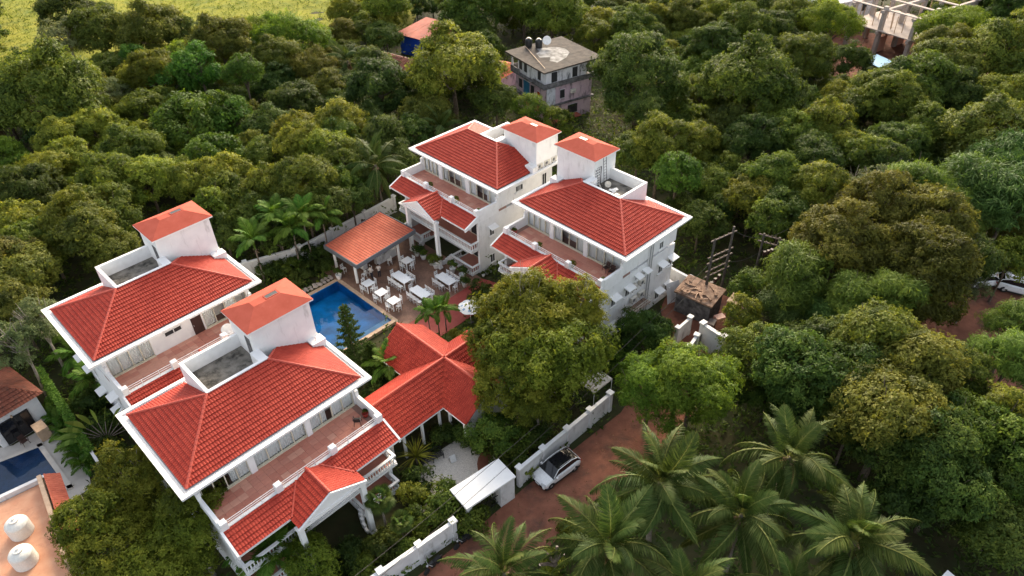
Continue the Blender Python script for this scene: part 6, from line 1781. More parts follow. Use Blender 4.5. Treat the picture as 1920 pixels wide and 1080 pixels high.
FILL_DATA = '''
37.5 152.6 2.4 4.0 y
-28.2 142.9 2.7 2.5 m
-23.0 96.7 2.8 2.6 o
42.0 111.5 3.2 2.9 d
-61.9 78.5 2.5 2.4 d
-12.0 156.9 3.7 3.2 y
29.7 102.7 2.7 3.9 m
43.8 91.7 2.7 2.9 m
33.4 136.2 2.9 3.8 m
44.7 143.1 4.1 4.1 o
59.7 65.2 3.4 2.1 d
-67.4 110.0 4.0 3.5 y
72.1 85.8 3.2 2.5 y
-45.3 102.8 2.3 3.2 y
-4.7 109.0 3.4 3.5 d
91.5 119.6 3.9 3.5 y
9.8 156.5 3.3 3.1 d
52.8 159.8 3.9 2.4 m
12.5 152.5 2.3 2.7 m
32.0 122.7 3.5 2.5 d
1.5 142.2 3.0 3.2 y
-28.5 92.5 2.3 3.8 y
-51.9 80.1 3.5 3.0 y
105.3 151.5 3.1 2.9 m
-70.6 124.8 2.2 2.7 m
23.0 115.3 3.6 4.0 m
54.3 152.1 3.8 2.8 d
-111.5 151.6 2.3 2.8 y
-99.4 131.6 3.1 3.9 d
107.2 143.8 3.6 2.7 y
14.3 160.0 3.2 2.6 m
37.3 146.5 3.3 3.7 y
44.5 97.1 2.9 3.8 m
68.2 84.2 3.7 1.8 m
36.4 127.9 4.0 4.1 o
27.8 148.3 2.4 3.0 o
-52.1 72.4 2.9 2.9 d
75.9 94.4 2.3 4.1 m
51.3 113.5 2.4 2.5 y
-66.7 76.9 3.1 2.2 y
-54.7 123.1 3.8 2.9 m
57.7 101.7 2.9 2.6 y
98.9 143.8 3.4 3.9 d
105.5 139.1 2.7 3.6 y
-51.8 128.1 2.2 2.9 m
67.6 97.0 2.5 3.2 m
96.8 125.8 3.1 3.1 d
-34.8 86.9 4.1 2.6 y
-62.4 115.3 4.0 2.7 o
-21.1 155.3 3.8 2.9 y
46.3 87.0 3.2 2.5 d
43.3 130.0 3.1 3.5 m
100.0 153.9 2.6 3.6 y
53.7 137.3 2.6 3.7 m
76.0 123.1 3.8 2.4 d
-59.4 85.3 3.3 1.8 m
58.0 158.5 4.0 3.0 m
-74.4 107.3 3.0 3.7 m
6.3 145.6 2.4 3.3 o
27.7 139.4 2.6 3.9 y
91.5 159.6 3.1 2.5 m
48.5 127.2 2.8 3.2 d
86.4 155.2 3.1 3.7 m
37.5 43.3 3.2 1.8 m
69.2 81.3 4.0 2.4 y
-67.3 118.0 3.9 3.0 m
50.8 103.6 2.8 3.5 m
91.6 140.2 3.7 2.9 m
37.5 70.9 2.8 2.1 m
40.7 87.1 3.9 2.6 m
64.1 77.2 2.8 3.0 y
-6.2 153.2 3.8 2.9 m
-17.6 158.4 3.1 3.6 d
-88.6 116.4 3.9 3.1 d
24.4 153.1 4.1 3.7 d
-61.1 74.4 4.0 2.9 y
-46.1 85.6 2.4 2.1 d
35.4 47.4 3.4 1.9 m
-69.3 104.9 3.7 2.6 m
-104.9 145.0 2.9 2.4 d
95.5 151.4 3.4 2.6 y
78.5 159.4 4.0 4.1 d
51.0 145.2 3.4 3.7 m
-48.8 125.0 3.0 3.1 y
-59.0 68.4 3.2 2.7 d
-72.5 116.2 3.6 3.1 d
-56.8 61.9 3.8 3.2 d
-2.0 146.2 4.2 3.6 m
17.3 157.2 2.3 2.7 d
-21.9 159.4 4.0 2.8 m
-37.0 108.6 4.1 4.0 d
56.8 87.2 2.4 2.0 d
57.2 130.3 3.9 3.4 m
79.6 99.0 2.7 3.2 d
21.3 147.5 3.5 3.2 o
-95.0 130.4 3.3 2.5 m
-4.4 122.9 3.3 4.1 m
17.5 151.5 2.9 2.5 m
47.5 82.5 3.1 2.3 d
-52.9 133.5 2.2 2.4 m
-39.2 89.4 3.5 1.9 m
79.6 131.8 3.1 4.1 d
51.1 120.6 2.6 3.9 d
1.8 156.9 3.9 3.8 m
31.4 111.0 3.2 3.8 m
-27.2 75.6 3.0 1.8 y
17.1 41.9 3.9 2.2 m
26.9 125.2 3.2 3.3 d
35.8 37.6 3.4 1.9 m
34.2 98.9 4.0 2.7 d
97.5 137.4 3.7 3.9 m
-52.0 103.4 4.0 2.6 y
-49.6 87.2 2.4 3.1 o
28.0 73.7 3.8 3.0 d
41.2 105.9 2.3 3.5 d
26.8 82.6 4.0 2.5 y
-18.1 149.2 3.8 2.5 d
32.8 85.6 3.8 1.8 m
-30.1 120.3 2.6 3.6 o
63.2 147.4 3.6 4.0 d
56.6 144.5 2.4 3.1 m
37.0 85.2 3.5 1.9 m
95.7 156.4 3.7 3.0 y
-51.7 54.8 4.0 2.5 y
1.6 151.1 3.7 2.6 y
-26.5 101.5 2.9 3.4 d
48.3 151.6 2.3 3.9 d
27.2 120.2 3.3 2.7 y
-102.5 136.8 3.4 3.3 d
-81.3 108.3 3.9 3.5 m
-28.7 149.2 2.8 2.8 y
-27.4 154.3 3.1 3.6 o
-66.2 81.1 2.8 2.2 m
-44.5 112.7 3.0 3.0 o
-18.0 80.7 4.2 2.0 o
52.9 76.4 2.5 3.1 d
19.9 142.5 3.8 3.1 d
-22.9 92.1 3.4 3.0 d
111.8 148.3 4.1 2.5 d
24.3 89.2 2.7 2.2 m
31.7 157.7 2.5 3.0 o
-30.3 76.9 3.7 3.0 y
54.1 99.7 3.1 2.9 m
-15.4 154.1 2.4 2.7 d
49.9 85.6 3.8 2.3 m
39.5 38.7 3.1 2.2 d
-57.7 103.5 2.4 2.7 m
-82.4 113.4 3.3 2.5 o
87.6 112.6 2.6 3.7 o
-33.6 80.4 3.1 1.8 d
78.5 151.5 3.7 2.4 d
84.6 138.8 2.6 3.1 y
14.9 143.9 2.9 2.9 y
62.8 84.0 2.3 2.1 y
38.6 138.6 4.0 4.0 m
106.0 156.5 3.8 3.0 m
-26.3 78.4 3.6 1.8 y
61.1 154.4 3.2 3.2 d
42.2 150.4 3.9 2.6 d
-9.6 109.9 2.6 2.9 d
6.2 150.8 2.2 4.0 o
56.3 64.7 2.3 2.7 o
22.6 105.5 2.3 3.1 m
-76.0 118.8 3.0 2.4 m
-50.4 91.8 3.8 2.4 y
64.8 87.2 3.3 2.6 d
24.5 94.5 3.2 3.9 m
26.5 157.3 2.8 2.4 d
-79.2 97.1 2.9 2.6 m
58.9 89.7 4.2 1.9 m
-58.1 96.1 3.5 3.1 m
22.0 122.0 4.1 4.0 m
-115.4 158.7 3.2 4.1 y
52.1 70.8 2.3 2.4 y
-6.0 114.4 3.3 3.2 o
94.2 145.6 3.6 3.2 m
64.3 72.9 2.3 2.8 d
57.6 107.5 2.4 2.7 d
110.2 158.7 2.2 2.5 d
-16.5 103.4 2.8 2.4 m
23.5 85.0 2.7 2.9 y
88.6 146.3 2.9 2.5 m
88.8 150.2 3.8 2.6 o
67.6 158.0 3.1 2.8 m
45.9 156.2 2.8 3.0 o
33.0 62.3 2.7 1.8 y
-50.2 110.9 2.9 2.4 d
-27.0 136.6 3.1 2.6 d
35.0 105.5 3.2 2.7 y
33.2 52.9 3.4 2.1 m
21.4 137.4 4.1 2.8 d
-42.3 84.7 2.6 2.7 m
32.9 74.7 3.4 3.0 m
32.8 146.2 3.7 2.7 m
-59.2 124.7 2.6 3.6 y
-40.3 129.6 3.0 2.4 o
46.0 69.0 2.7 3.0 y
-9.8 148.9 4.1 2.9 m
60.9 138.4 3.3 3.8 m
-52.9 84.9 2.8 2.5 o
33.4 43.6 3.0 2.0 m
-34.9 117.1 3.3 2.9 d
-62.5 92.6 4.1 4.0 d
-44.5 130.1 2.7 2.5 m
-52.3 114.6 4.2 2.9 o
45.6 115.5 3.7 4.1 d
24.5 47.5 2.8 1.8 m
23.9 69.0 3.8 2.0 d
-34.4 96.8 3.5 3.0 d
-22.8 143.6 2.9 2.8 y
-24.2 148.5 4.2 3.2 d
46.4 77.1 3.1 2.1 d
45.0 102.9 2.2 2.4 d
-19.2 110.1 2.4 2.6 d
53.8 86.4 3.0 1.8 d
-102.2 142.6 2.3 2.4 m
36.6 110.4 3.0 2.7 d
58.9 83.6 2.5 2.9 d
38.6 114.2 2.3 2.5 m
98.3 130.6 3.0 3.5 m
-29.1 126.4 2.4 2.8 d
-61.7 104.1 2.8 2.7 o
-51.1 95.5 2.4 2.6 d
-27.5 111.2 3.1 3.0 d
73.8 154.7 3.2 2.9 m
74.8 87.8 2.7 2.2 m
21.1 109.6 2.9 2.6 y
-73.3 87.2 2.9 2.7 d
60.4 70.6 2.4 2.9 o
81.4 111.0 2.4 2.4 m
-22.7 134.5 4.1 2.5 y
-64.2 72.4 3.2 1.8 y
-93.0 121.8 2.4 3.0 o
-67.8 134.2 3.1 2.3 d
-43.7 123.5 3.4 2.7 m
51.9 95.1 3.8 2.7 d
104.4 146.7 2.9 2.6 o
-46.7 89.2 3.3 1.9 m
-39.1 99.4 3.3 2.4 y
101.6 135.1 3.8 2.6 y
37.7 102.0 3.3 2.6 d
-70.7 84.1 2.3 2.9 m
30.7 117.3 3.6 2.4 m
82.9 103.1 3.7 4.0 m
32.3 152.8 2.7 3.4 o
36.8 159.4 2.9 4.0 y
12.3 148.1 2.3 2.4 y
-41.6 80.0 4.2 1.9 d
-37.4 85.0 3.0 1.9 m
-42.6 106.7 2.3 3.1 d
-31.1 88.3 2.8 1.9 y
22.5 157.5 2.6 3.0 y
24.6 144.5 2.9 2.6 d
49.4 73.8 3.6 2.6 o
29.0 46.6 3.0 2.0 m
40.6 72.8 2.2 2.5 y
-54.7 77.6 3.6 2.2 m
115.8 154.8 2.6 3.8 o
39.4 96.2 2.3 3.5 y
44.4 84.0 4.1 2.1 d
-81.0 101.8 3.0 2.4 y
36.4 65.6 2.7 1.8 d
86.0 143.4 2.6 2.7 d
26.7 77.5 4.1 2.5 m
85.7 118.1 2.6 3.2 d
-61.3 119.6 3.7 2.8 y
-25.0 107.7 3.9 2.4 d
-3.3 117.4 3.2 2.5 d
-96.0 126.0 2.7 3.1 m
48.5 93.6 2.7 2.3 m
61.6 80.1 2.9 2.0 d
47.6 49.2 3.1 1.9 y
-76.0 92.1 3.1 3.3 d
-14.0 106.9 3.2 3.4 m
35.9 123.2 2.6 2.5 m
28.5 55.7 2.5 2.0 m
-5.8 159.0 3.9 2.6 m
-56.7 87.7 2.5 2.1 d
23.6 76.7 2.5 1.8 m
85.9 107.3 3.3 2.9 m
26.2 108.8 2.5 3.0 y
-18.8 88.5 2.4 2.1 y
61.1 87.0 3.1 2.2 d
7.6 159.8 3.7 2.5 d
68.4 78.0 3.2 2.1 m
-110.1 157.4 3.9 2.8 o
101.4 159.7 2.3 2.4 d
116.5 159.3 2.6 2.7 o
-34.4 130.9 2.2 2.4 m
44.7 80.1 2.5 2.8 d
-51.5 68.4 3.8 2.1 d
9.7 142.2 2.8 3.1 d
-61.8 71.1 3.1 2.0 o
-31.8 156.3 3.4 2.8 m
-106.6 151.1 3.7 3.0 y
109.5 153.2 3.1 2.8 y
-40.9 115.3 3.1 2.7 m
-42.8 88.4 2.9 2.0 m
'''

# ------------------------------------------------------------------ vegetation
def use_mat(o, mat):
    o.material_slots[0].link = 'OBJECT'
    o.material_slots[0].material = mat
    return o
CR = {}
def crowns(style, r0, n, **kw):
    CR.setdefault(style, []).append((r0, [crown('crown', L['m'], 100 + len(CR) * 31 + int(r0 * 10) + i * 7, r=r0, **kw) for i in range(n)]))
crowns('broad', 1.9, 2, nl=26, lr=.66, sprigs=1400, per=6, leaf=.22, wid=.46, low=-.5)
crowns('broad', 3.3, 5, nl=62, lr=.86, sprigs=3900, per=6, leaf=.25, wid=.46, low=-.40)
crowns('broad', 5.0, 3, nl=125, lr=.98, sprigs=7800, per=6, leaf=.27, wid=.46, low=-.35)
crowns('fine', 2.2, 1, nl=24, lr=.85, sprigs=1700, per=7, leaf=.20, wid=.36, flat=.7, low=-.3)
crowns('fine', 4.4, 2, nl=80, lr=.98, sprigs=5400, per=7, leaf=.22, wid=.34, flat=.66, low=-.3, updir=.8)
crowns('vine', 3.2, 2, nl=44, lr=1.0, sprigs=3400, per=6, leaf=.21, wid=.62, flat=.80, low=-.75, updir=.5)
crowns('bamboo', 3.3, 2, nl=32, lr=1.15, sprigs=1900, per=8, leaf=.58, wid=.15, flat=.85, low=-.35, droop=.95, spread=.9, updir=.9)
crowns('airy', 4.0, 3, nl=120, lr=.74, sprigs=6200, per=6, leaf=.20, wid=.46, flat=.74, low=-.35, shell=.5, updir=.7)
crowns('sparse', 2.8, 2, nl=46, lr=.55, sprigs=1000, per=5, leaf=.24, wid=.45, flat=.8, low=-.4, shell=.4)
TR = {
 'thick': [(4.0, 3.4, trunk_mesh('trunk', M['bark'], 10 + i, 4.0, .20, 3.4, 6, .8)) for i in range(3)],
 'pale': [(5.0, 4.0, trunk_mesh('trunk', M['pale_bark'], 30 + i, 5.0, .24, 4.0, 9, .75, sub=4)) for i in range(2)],
}
KIND = {'d': ('broad', 'dark green'), 'm': ('broad', 'mid green'), 'y': ('broad', 'yellow-green'), 'o': ('broad', 'olive brown'), 'b': ('broad', 'bronze-brown'),
        'f': ('fine', 'bright feathery green'), 'v': ('vine', 'vine-covered bright green'), 'k': ('bamboo', 'long-leaved light green'), 'j': ('bamboo', 'long-leaved bluish green'),
        'g': ('sparse', 'thin grey-green'), 'a': ('airy', 'small-leaved yellowish')}
def plant_tree(x, y, z, r, k, i, name='tree', label=None, group=None):
    rg = random.Random(i * 7919 + 13)
    st = KIND[k][0]
    r0, ms = min(CR[st], key=lambda q: abs(math.log(q[0] / r)))
    t = empty(name, (x, y, -.08), rg.uniform(0, 6.28), label, 'tree', group)
    th, tr_, tm = rg.choice(TR['pale' if k in 'ag' else 'thick'])
    s = r / (r0 * 1.18)
    link('trunk', tm, t, (0, 0, 0), (0, 0, rg.uniform(0, 6)), (r / tr_ * (.74 if k in 'a' else .86), r / tr_ * (.74 if k in 'a' else .86), (z + .08) / th * (.93 if k == 'a' else 1)))
    c = link('crown', rg.choice(ms), t, (0, 0, z + .08), (rg.uniform(-.08, .08), rg.uniform(-.08, .08), rg.uniform(0, 6.28)), (s, s * rg.uniform(.92, 1.08), s * rg.uniform(.95, 1.12)))
    use_mat(c, L[k])
    return t

def zone(x, y):
    if y < 36 and x < -12: return 'before the front hotel block'
    if y < 60 and -9 < x < 9 and y > 34: return 'between pavilion and right-hand block'
    if x < -26 and y < 66: return 'left of the leftmost block'
    if x < -14 and y < 84: return 'behind the leftmost block'
    if x < -14 and y < 108: return 'in the left wood below the field'
    if x < -14: return 'along the yellow field edge'
    if x < 8 and y >= 84: return 'around the old grey-roofed house'
    if x < 24 and y >= 58: return 'behind the right-hand block'
    if y >= 108: return 'around the unfinished building'
    if y >= 74: return 'in the upper right-hand wood'
    if y >= 52: return 'in the middle right-hand wood'
    return 'near the coconut palms'
ONES = ('', 'first', 'second', 'third', 'fourth', 'fifth', 'sixth', 'seventh', 'eighth', 'ninth', 'tenth', 'eleventh', 'twelfth', 'thirteenth', 'fourteenth', 'fifteenth', 'sixteenth', 'seventeenth', 'eighteenth', 'nineteenth')
def nth(n): return ONES[n] if n < 20 else ('twentieth' if n == 20 else 'twenty-' + ONES[n - 20] if n < 30 else 'thirtieth' if n == 30 else 'thirty-' + ONES[n - 30])
ORD = ONES[1:]
def plant_all(data, name, pre, base):
    bucket = {}
    for i, l in enumerate(data.strip().splitlines()):
        x, y, z, r, k = l.split(); x, y, z, r = float(x), float(y), float(z), float(r)
        bucket.setdefault((zone(x, y), k), []).append((x / (y * .78 + 37 - z), i, x, y, z, r))
    for (zn, k), lst in bucket.items():
        lst.sort()
        for n, (_, i, x, y, z, r) in enumerate(lst):
            size = 'tall' if z > 7 else 'low' if z < 3.8 else 'round'
            lab = '%s%s tree %s' % (pre or size + ' ', KIND[k][1], zn) if len(lst) == 1 else '%s%s tree %s, %s from left' % (pre, KIND[k][1], zn, nth(n + 1))
            plant_tree(x, y, z, r, k, base + i, name, lab, (pre + 'trees ' + zn))
plant_all(TREE_DATA, 'tree', '', 0)
plant_all(FILL_DATA, 'understorey_tree', 'low ', 1000)

# ---- palms
def frond_mesh(name, mat, seed, ln, elev, curve, nleaf, llen, lw, hang=.55, vee=.5):
    rng = np.random.default_rng(seed)
    n = 40; s = np.linspace(0, 1, n)
    e = R(elev) - R(curve) * s ** 1.3
    dx, dz = np.cos(e), np.sin(e)
    px_ = np.concatenate([[0], np.cumsum((dx[1:] + dx[:-1]) / 2)]) * ln / (n - 1); pz = np.concatenate([[0], np.cumsum((dz[1:] + dz[:-1]) / 2)]) * ln / (n - 1)
    c, a, nr, lens, wd, tint = [], [], [], [], [], []
    for sd in (-1, 1):
        ts = np.linspace(.16, .995, nleaf) + rng.uniform(-.004, .004, nleaf)
        ts = np.clip(ts, 0, 1)
        x = np.interp(ts, s, px_); z = np.interp(ts, s, pz); ee = np.interp(ts, s, e)
        T = np.stack([np.cos(ee), np.zeros(nleaf), np.sin(ee)], 1); U = np.stack([-np.sin(ee), np.zeros(nleaf), np.cos(ee)], 1); S = np.array([0, sd, 0.0])
        sw = R(62) - R(34) * ts
        A = T * np.cos(sw)[:, None] + S * np.sin(sw)[:, None] + U * (vee * rng.uniform(.3, 1.0, nleaf) * (1 - .8 * ts))[:, None] - np.array([0, 0, 1]) * (hang * rng.uniform(.5, 1.3, nleaf))[:, None]
        A /= np.linalg.norm(A, axis=1, keepdims=True)
        prof = np.sin(np.pi * (.12 + .86 * ts)) ** .6
        c.append(np.stack([x, np.zeros(nleaf), z], 1)); a.append(A); nr.append(U + A * 0); lens.append(llen * prof * rng.uniform(.85, 1.1, nleaf)); wd.append(np.full(nleaf, lw)); tint.append(.42 + .18 * ts + rng.uniform(-.16, .16, nleaf))
    # midrib as short overlapping slips
    m_ = 14; ts = np.linspace(0, .96, m_)
    x = np.interp(ts, s, px_); z = np.interp(ts, s, pz); ee = np.interp(ts, s, e)
    c.append(np.stack([x, np.zeros(m_), z + .012], 1)); a.append(np.stack([np.cos(ee), np.zeros(m_), np.sin(ee)], 1)); nr.append(np.stack([-np.sin(ee), np.zeros(m_), np.cos(ee)], 1)); lens.append(np.full(m_, ln / m_ * 1.9)); wd.append(np.linspace(.14, .04, m_) * ln / 4.5); tint.append(np.full(m_, .95))
    return leaf_cards(np.concatenate(c), np.concatenate(a), np.concatenate(nr), np.concatenate(lens), np.concatenate(wd), np.concatenate(tint), name, mat, .18)
FR = [frond_mesh('frond', L['p'], 200 + i, l_, e_, c_, 104, 1.02, .060, h_ * 1.15) for i, (l_, e_, c_, h_) in enumerate(((3.9, 84, 42, .2), (4.4, 68, 74, .45), (4.8, 54, 88, .65), (4.9, 38, 92, .85), (4.8, 20, 86, 1.0), (4.5, -2, 72, 1.15), (4.0, -30, 48, 1.1)))]
FRS = [frond_mesh('frond', L['v'], 230 + i, l_, e_, c_, 34, .62, .085, h_) for i, (l_, e_, c_, h_) in enumerate(((1.9, 78, 55, .25), (2.2, 55, 85, .45), (2.2, 30, 90, .6)))]
PT = MB().tube([(0, 0, -.3), (.12, .05, 2), (.10, .1, 5), (0, 0, 8)], [.26, .19, .15, .15], 9).mesh('trunk', M['palm_bark'], True)
COCO = MB().lathe([(.03, -.16), (.10, -.09), (.12, .0), (.09, .09), (.02, .14)], n=8).mesh('coconut', M['straw'], True)
def coconut_palm(x, y, z, label, s=1.0, n=24, seed=0, fruit=True, dead=3):
    rg = random.Random(seed); n = int(n * 1.1); s *= 1.05
    t = empty('coconut_palm', (x, y, -.08), rg.uniform(0, 6), label, 'palm', 'coconut palms')
    link('trunk', PT, t, (0, 0, 0), (0, 0, 0), (s, s, (z + .08) / 8))
    for i in range(n):
        k = min(len(FR) - 1, int(i / n * len(FR) + rg.uniform(-.25, .35)))
        k = max(0, k)
        link('frond', FR[k], t, (0, 0, z + .12 - .018 * i), (rg.uniform(-.45, .45), rg.uniform(-.20, .20), 2.399 * i + rg.uniform(-.35, .35)), s * rg.uniform(.80, 1.10))
    for i in range(dead):
        o = link('dead_frond', FR[-1], t, (0, 0, z - .15), (rg.uniform(-.3, .3), rg.uniform(.25, .6), rg.uniform(0, 6.28)), s * rg.uniform(.7, .9)); use_mat(o, L['q'])
    if fruit:
        for i in range(7):
            q = i * 2.4; link('coconut', COCO, t, (.3 * math.cos(q), .3 * math.sin(q), z - .35 - .06 * (i % 3)), (0, 0, q), 1.1)
    return t
for i, (x, y, z, s, n, nm) in enumerate(((9.6, 28.9, 8.0, 1.0, 25, 'tall coconut palm beside the lane, just right of the white car'), (18.8, 30.6, 8.2, .92, 22, 'coconut palm farthest back of the group at the bottom right'),
        (14.5, 26.6, 7.6, .95, 26, 'coconut palm in the middle of the group at the bottom'), (20.9, 24.4, 7.8, 1.05, 26, 'rightmost coconut palm, large, at the bottom right'),
        (5.7, 24.7, 7.4, 1.0, 26, 'coconut palm leaning over the lane, left of the middle one'), (-.9, 23.3, 7.0, .85, 20, 'small yellowish coconut palm at the bottom edge over the lane'),
        (10.2, 22.0, 6.4, .8, 20, 'low coconut palm at the bottom edge between two larger palms'), (16.6, 21.6, 6.0, .8, 20, 'low coconut palm at the bottom edge right of the middle'))):
    coconut_palm(x, y, z, nm, s, n, 50 + i)
coconut_palm(-16.2, 76.5, 6.8, 'coconut palm standing behind the bar, left of the far hotel block', 1.0, 20, 70)
coconut_palm(-26.4, 115.8, 5.2, 'drooping coconut palm near the brown tiled house', .95, 14, 71)
coconut_palm(-9.3, 89.9, 5.0, 'shaded coconut palm behind the far hotel block', .9, 16, 72)
coconut_palm(-76, 98.0, 4.5, 'withered coconut palm at the left edge below the field', .9, 14, 73)

AT = MB().tube([(0, 0, -.2), (.03, 0, 1.5), (0, .02, 3.4), (0, 0, 4.0)], [.10, .075, .065, .06], 8).mesh('trunk', M['palm_bark'], True)
AS = MB().tube([(0, 0, 0), (0, 0, .4), (0, 0, .95)], [.075, .09, .05], 8).mesh('crownshaft', L['v'], True)
def slim_palm(x, y, z, label, s=1.0, n=11, seed=0, fruit=False, shaft=True, name='slender_palm', group='slender palms'):
    rg = random.Random(seed)
    t = empty(name, (x, y, -.06), rg.uniform(0, 6), label, 'palm', group)
    link('trunk', AT, t, (0, 0, 0), (rg.uniform(-.03, .03), rg.uniform(-.03, .03), 0), (s, s, z / 4.0))
    if shaft: link('crownshaft', tinted_once(AS), t, (0, 0, z - .1), (0, 0, 0), s)
    for i in range(n):
        link('frond', FRS[min(2, int(i / n * 3))], t, (0, 0, z + .75 * s * shaft), (0, rg.uniform(-.15, .15), 2.399 * i + rg.uniform(-.2, .2)), s * rg.uniform(.9, 1.1))
    if fruit:
        f = MB()
        for k in range(22): f.lathe([(.01, -.05), (.05, 0), (.01, .05)], (rg.uniform(-.3, .3), rg.uniform(-.3, .3), rg.uniform(-.6, 0)), 5)
        f.build('fruit_cluster', M['straw'], t, (0, 0, z - .05))
    return t
_t = set()
def tinted_once(me):
    if me.name not in _t: tinted(me, .5, .7, 2); _t.add(me.name)
    return me
for i, (x, y, z, nm, fr) in enumerate(((-27.5, 62.6, 4.6, 'leftmost of the slender palms by the garden wall, with hanging fruit', True), (-25.8, 66.0, 5.6, 'slender palm with orange fruit, second from left by the garden wall', True),
        (-22.9, 66.2, 5.4, 'tallest slender palm right of the others by the garden wall', False), (-23.9, 64.6, 4.8, 'slender palm in front of the tallest one by the garden wall', False), (-21.2, 67.6, 4.4, 'slender palm closest to the bar roof by the garden wall', False))):
    slim_palm(x, y, z, nm, 1.35, 12, 80 + i, fr)
for i, (x, y, z, nm) in enumerate(((-8.4, 53.6, 1.9, 'left of three young palms on the lawn beside the red paving'), (-7.45, 53.2, 2.5, 'tallest, middle of three young palms beside the red paving'), (-6.75, 53.8, 2.2, 'right of three young palms beside the red paving'))):
    slim_palm(x, y, z, nm, .85, 10, 90 + i)
slim_palm(-11.5, 46.4, 2.6, 'bushy palm in the corner between the pavilion roof and front block', 1.25, 16, 95, shaft=False)
slim_palm(-10.2, 49.6 - 2.0, 1.0, 'low palm behind the dark conifer near the pool', .9, 12, 96, shaft=False)
for i, (x, y) in enumerate(((-37.6, 49.6), (-36.6, 46.8), (-40.2, 51.4), (-38.6, 46.2), (-41.4, 49.4), (-43.4, 52.6))):
    slim_palm(x, y, 1.6 + .3 * (i % 3), 'shaded palm between creeper wall and leftmost block, %s from the camera side' % ORD[(2, 1, 4, 0, 3, 5)[i]], 1.25, 14, 120 + i, shaft=False, group='shaded palms left of the leftmost block')
slim_palm(-15.9, 28.4, 2.4, 'left of the bushy palms in front of the lower left porch', 1.2, 16, 97, shaft=False)
slim_palm(-17.2, 27.6, 2.6, 'bushy palm overlapping the front block lower roof corner', 1.3, 16, 98, shaft=False)
slim_palm(-18.6, 28.3, 2.2, 'outermost bushy palm below the front block lower roof', 1.2, 14, 99, shaft=False)

def fan_palm(x, y, z, label, s=1.0, n=20, seed=0):
    rg = random.Random(seed); t = empty('fan_palm', (x, y, -.06), rg.uniform(0, 6), label, 'palm')
    link('trunk', AT, t, (0, 0, 0), (0, 0, 0), (1.3 * s, 1.3 * s, z / 4.0))
    for i in range(n):
        e = 1.3 - 1.9 * i / n; q = 2.399 * i
        link('leaf', FAN, t, (0, 0, z), (0, -e, q), s * rg.uniform(.85, 1.1))
    return t
def fan_mesh():
    n = 22; c, a, nr = [], [], []
    for i in range(n):
        q = R(-105) + R(210) * i / (n - 1); c.append((.62, 0, 0)); a.append((math.cos(q), math.sin(q), -.12)); nr.append((0, 0, 1))
    c.append((0, 0, 0)); a.append((1, 0, 0)); nr.append((0, 0, 1))
    ln = np.array([.62] * n + [.8]); a = np.array(a); a /= np.linalg.norm(a, axis=1, keepdims=True)
    return leaf_cards(np.array(c, float), a, np.array(nr, float), ln, np.array([.10] * n + [.05]), np.random.default_rng(3).uniform(.2, .7, n + 1), 'leaf', L['d'], .25)
FAN = fan_mesh()
fan_palm(-9.95, 30.9, 4.2, 'dark fan palm standing before the front block balcony', 1.0, 22, 4)
fan_palm(-8.6, 30.2, 2.2, 'shorter fan palm right of the taller one by the front block', .8, 18, 5)
fan_palm(5.2, 45.2, 2.2, 'small fan palm beside the ivory canopy', .8, 16, 6)
# spiky rosette, traveller's palm
def rosette(name, loc, label, n, ln, wd, droop, k, up=(.2, 1.4), seed=1, h=.0):
    t = empty(name, loc, 0, label, 'plant')
    if h: link('trunk', AT, t, (0, 0, 0), (0, 0, 0), (1.2, 1.2, h / 4))
    rg = random.Random(seed)
    mesh = tinted(leaf_fan(rg, n, ln, wd, droop, up).mesh('leaf_rosette', L[k]), .25, .95, seed, 4)
    o = link('leaf_rosette', mesh, t, (0, 0, h)); return t
rosette('spiky_plant', (-8.2, 37.0, 0), 'large spiky rosette with arching yellow-green leaves beside the front block', 70, 1.9, .09, .75, 'y', (.1, 1.5), 3, 1.1)
rosette('spiky_plant', (-7.0, 38.6, 0), 'dark grassy plant clump under the eaves of the garden pavilion', 50, 1.2, .08, .7, 'd', (.2, 1.5), 4)
t = empty('travellers_palm', (-34.6, 39.6, -.06), R(20), 'fan-shaped palm with broad paddle leaves between the hedge and front block', 'palm')
link('trunk', AT, t, (0, 0, 0), (0, 0, 0), (1.8, 1.8, .35))
for i in range(11):
    q = R(15 + 15 * i); d = Vector((math.cos(q), .0, math.sin(q)))
    mb = MB(); mb.tube([(0, 0, 1.3), tuple(Vector((0, 0, 1.3)) + d * 2.0)], [.05, .03], 5); mb.build('leaf_stalk', M['palm_bark'], t)
    mb = MB(); p = Vector((0, 0, 1.3)) + d * 2.0; up_ = d.cross(Vector((0, 1, 0))); rows = []
    for k in range(6):
        w = (.05, .5, .62, .6, .42, .03)[k]; yb = .10 * math.sin(k)
        rows += [tuple(p + Vector((0, yb - w * .5, 0)) + up_ * 0), tuple(p + Vector((0, yb, .05))), tuple(p + Vector((0, yb + w * .5, 0)))]
        p = p + d * .36; d = (d - Vector((0, 0, .13))).normalized()
    mb.add(rows, [(3 * k + j, 3 * k + j + 1, 3 * k + j + 4, 3 * k + j + 3) for k in range(5) for j in range(2)])
    link('leaf', tinted(mb.mesh('leaf', L['k']), .3, .8, i, 2), t)
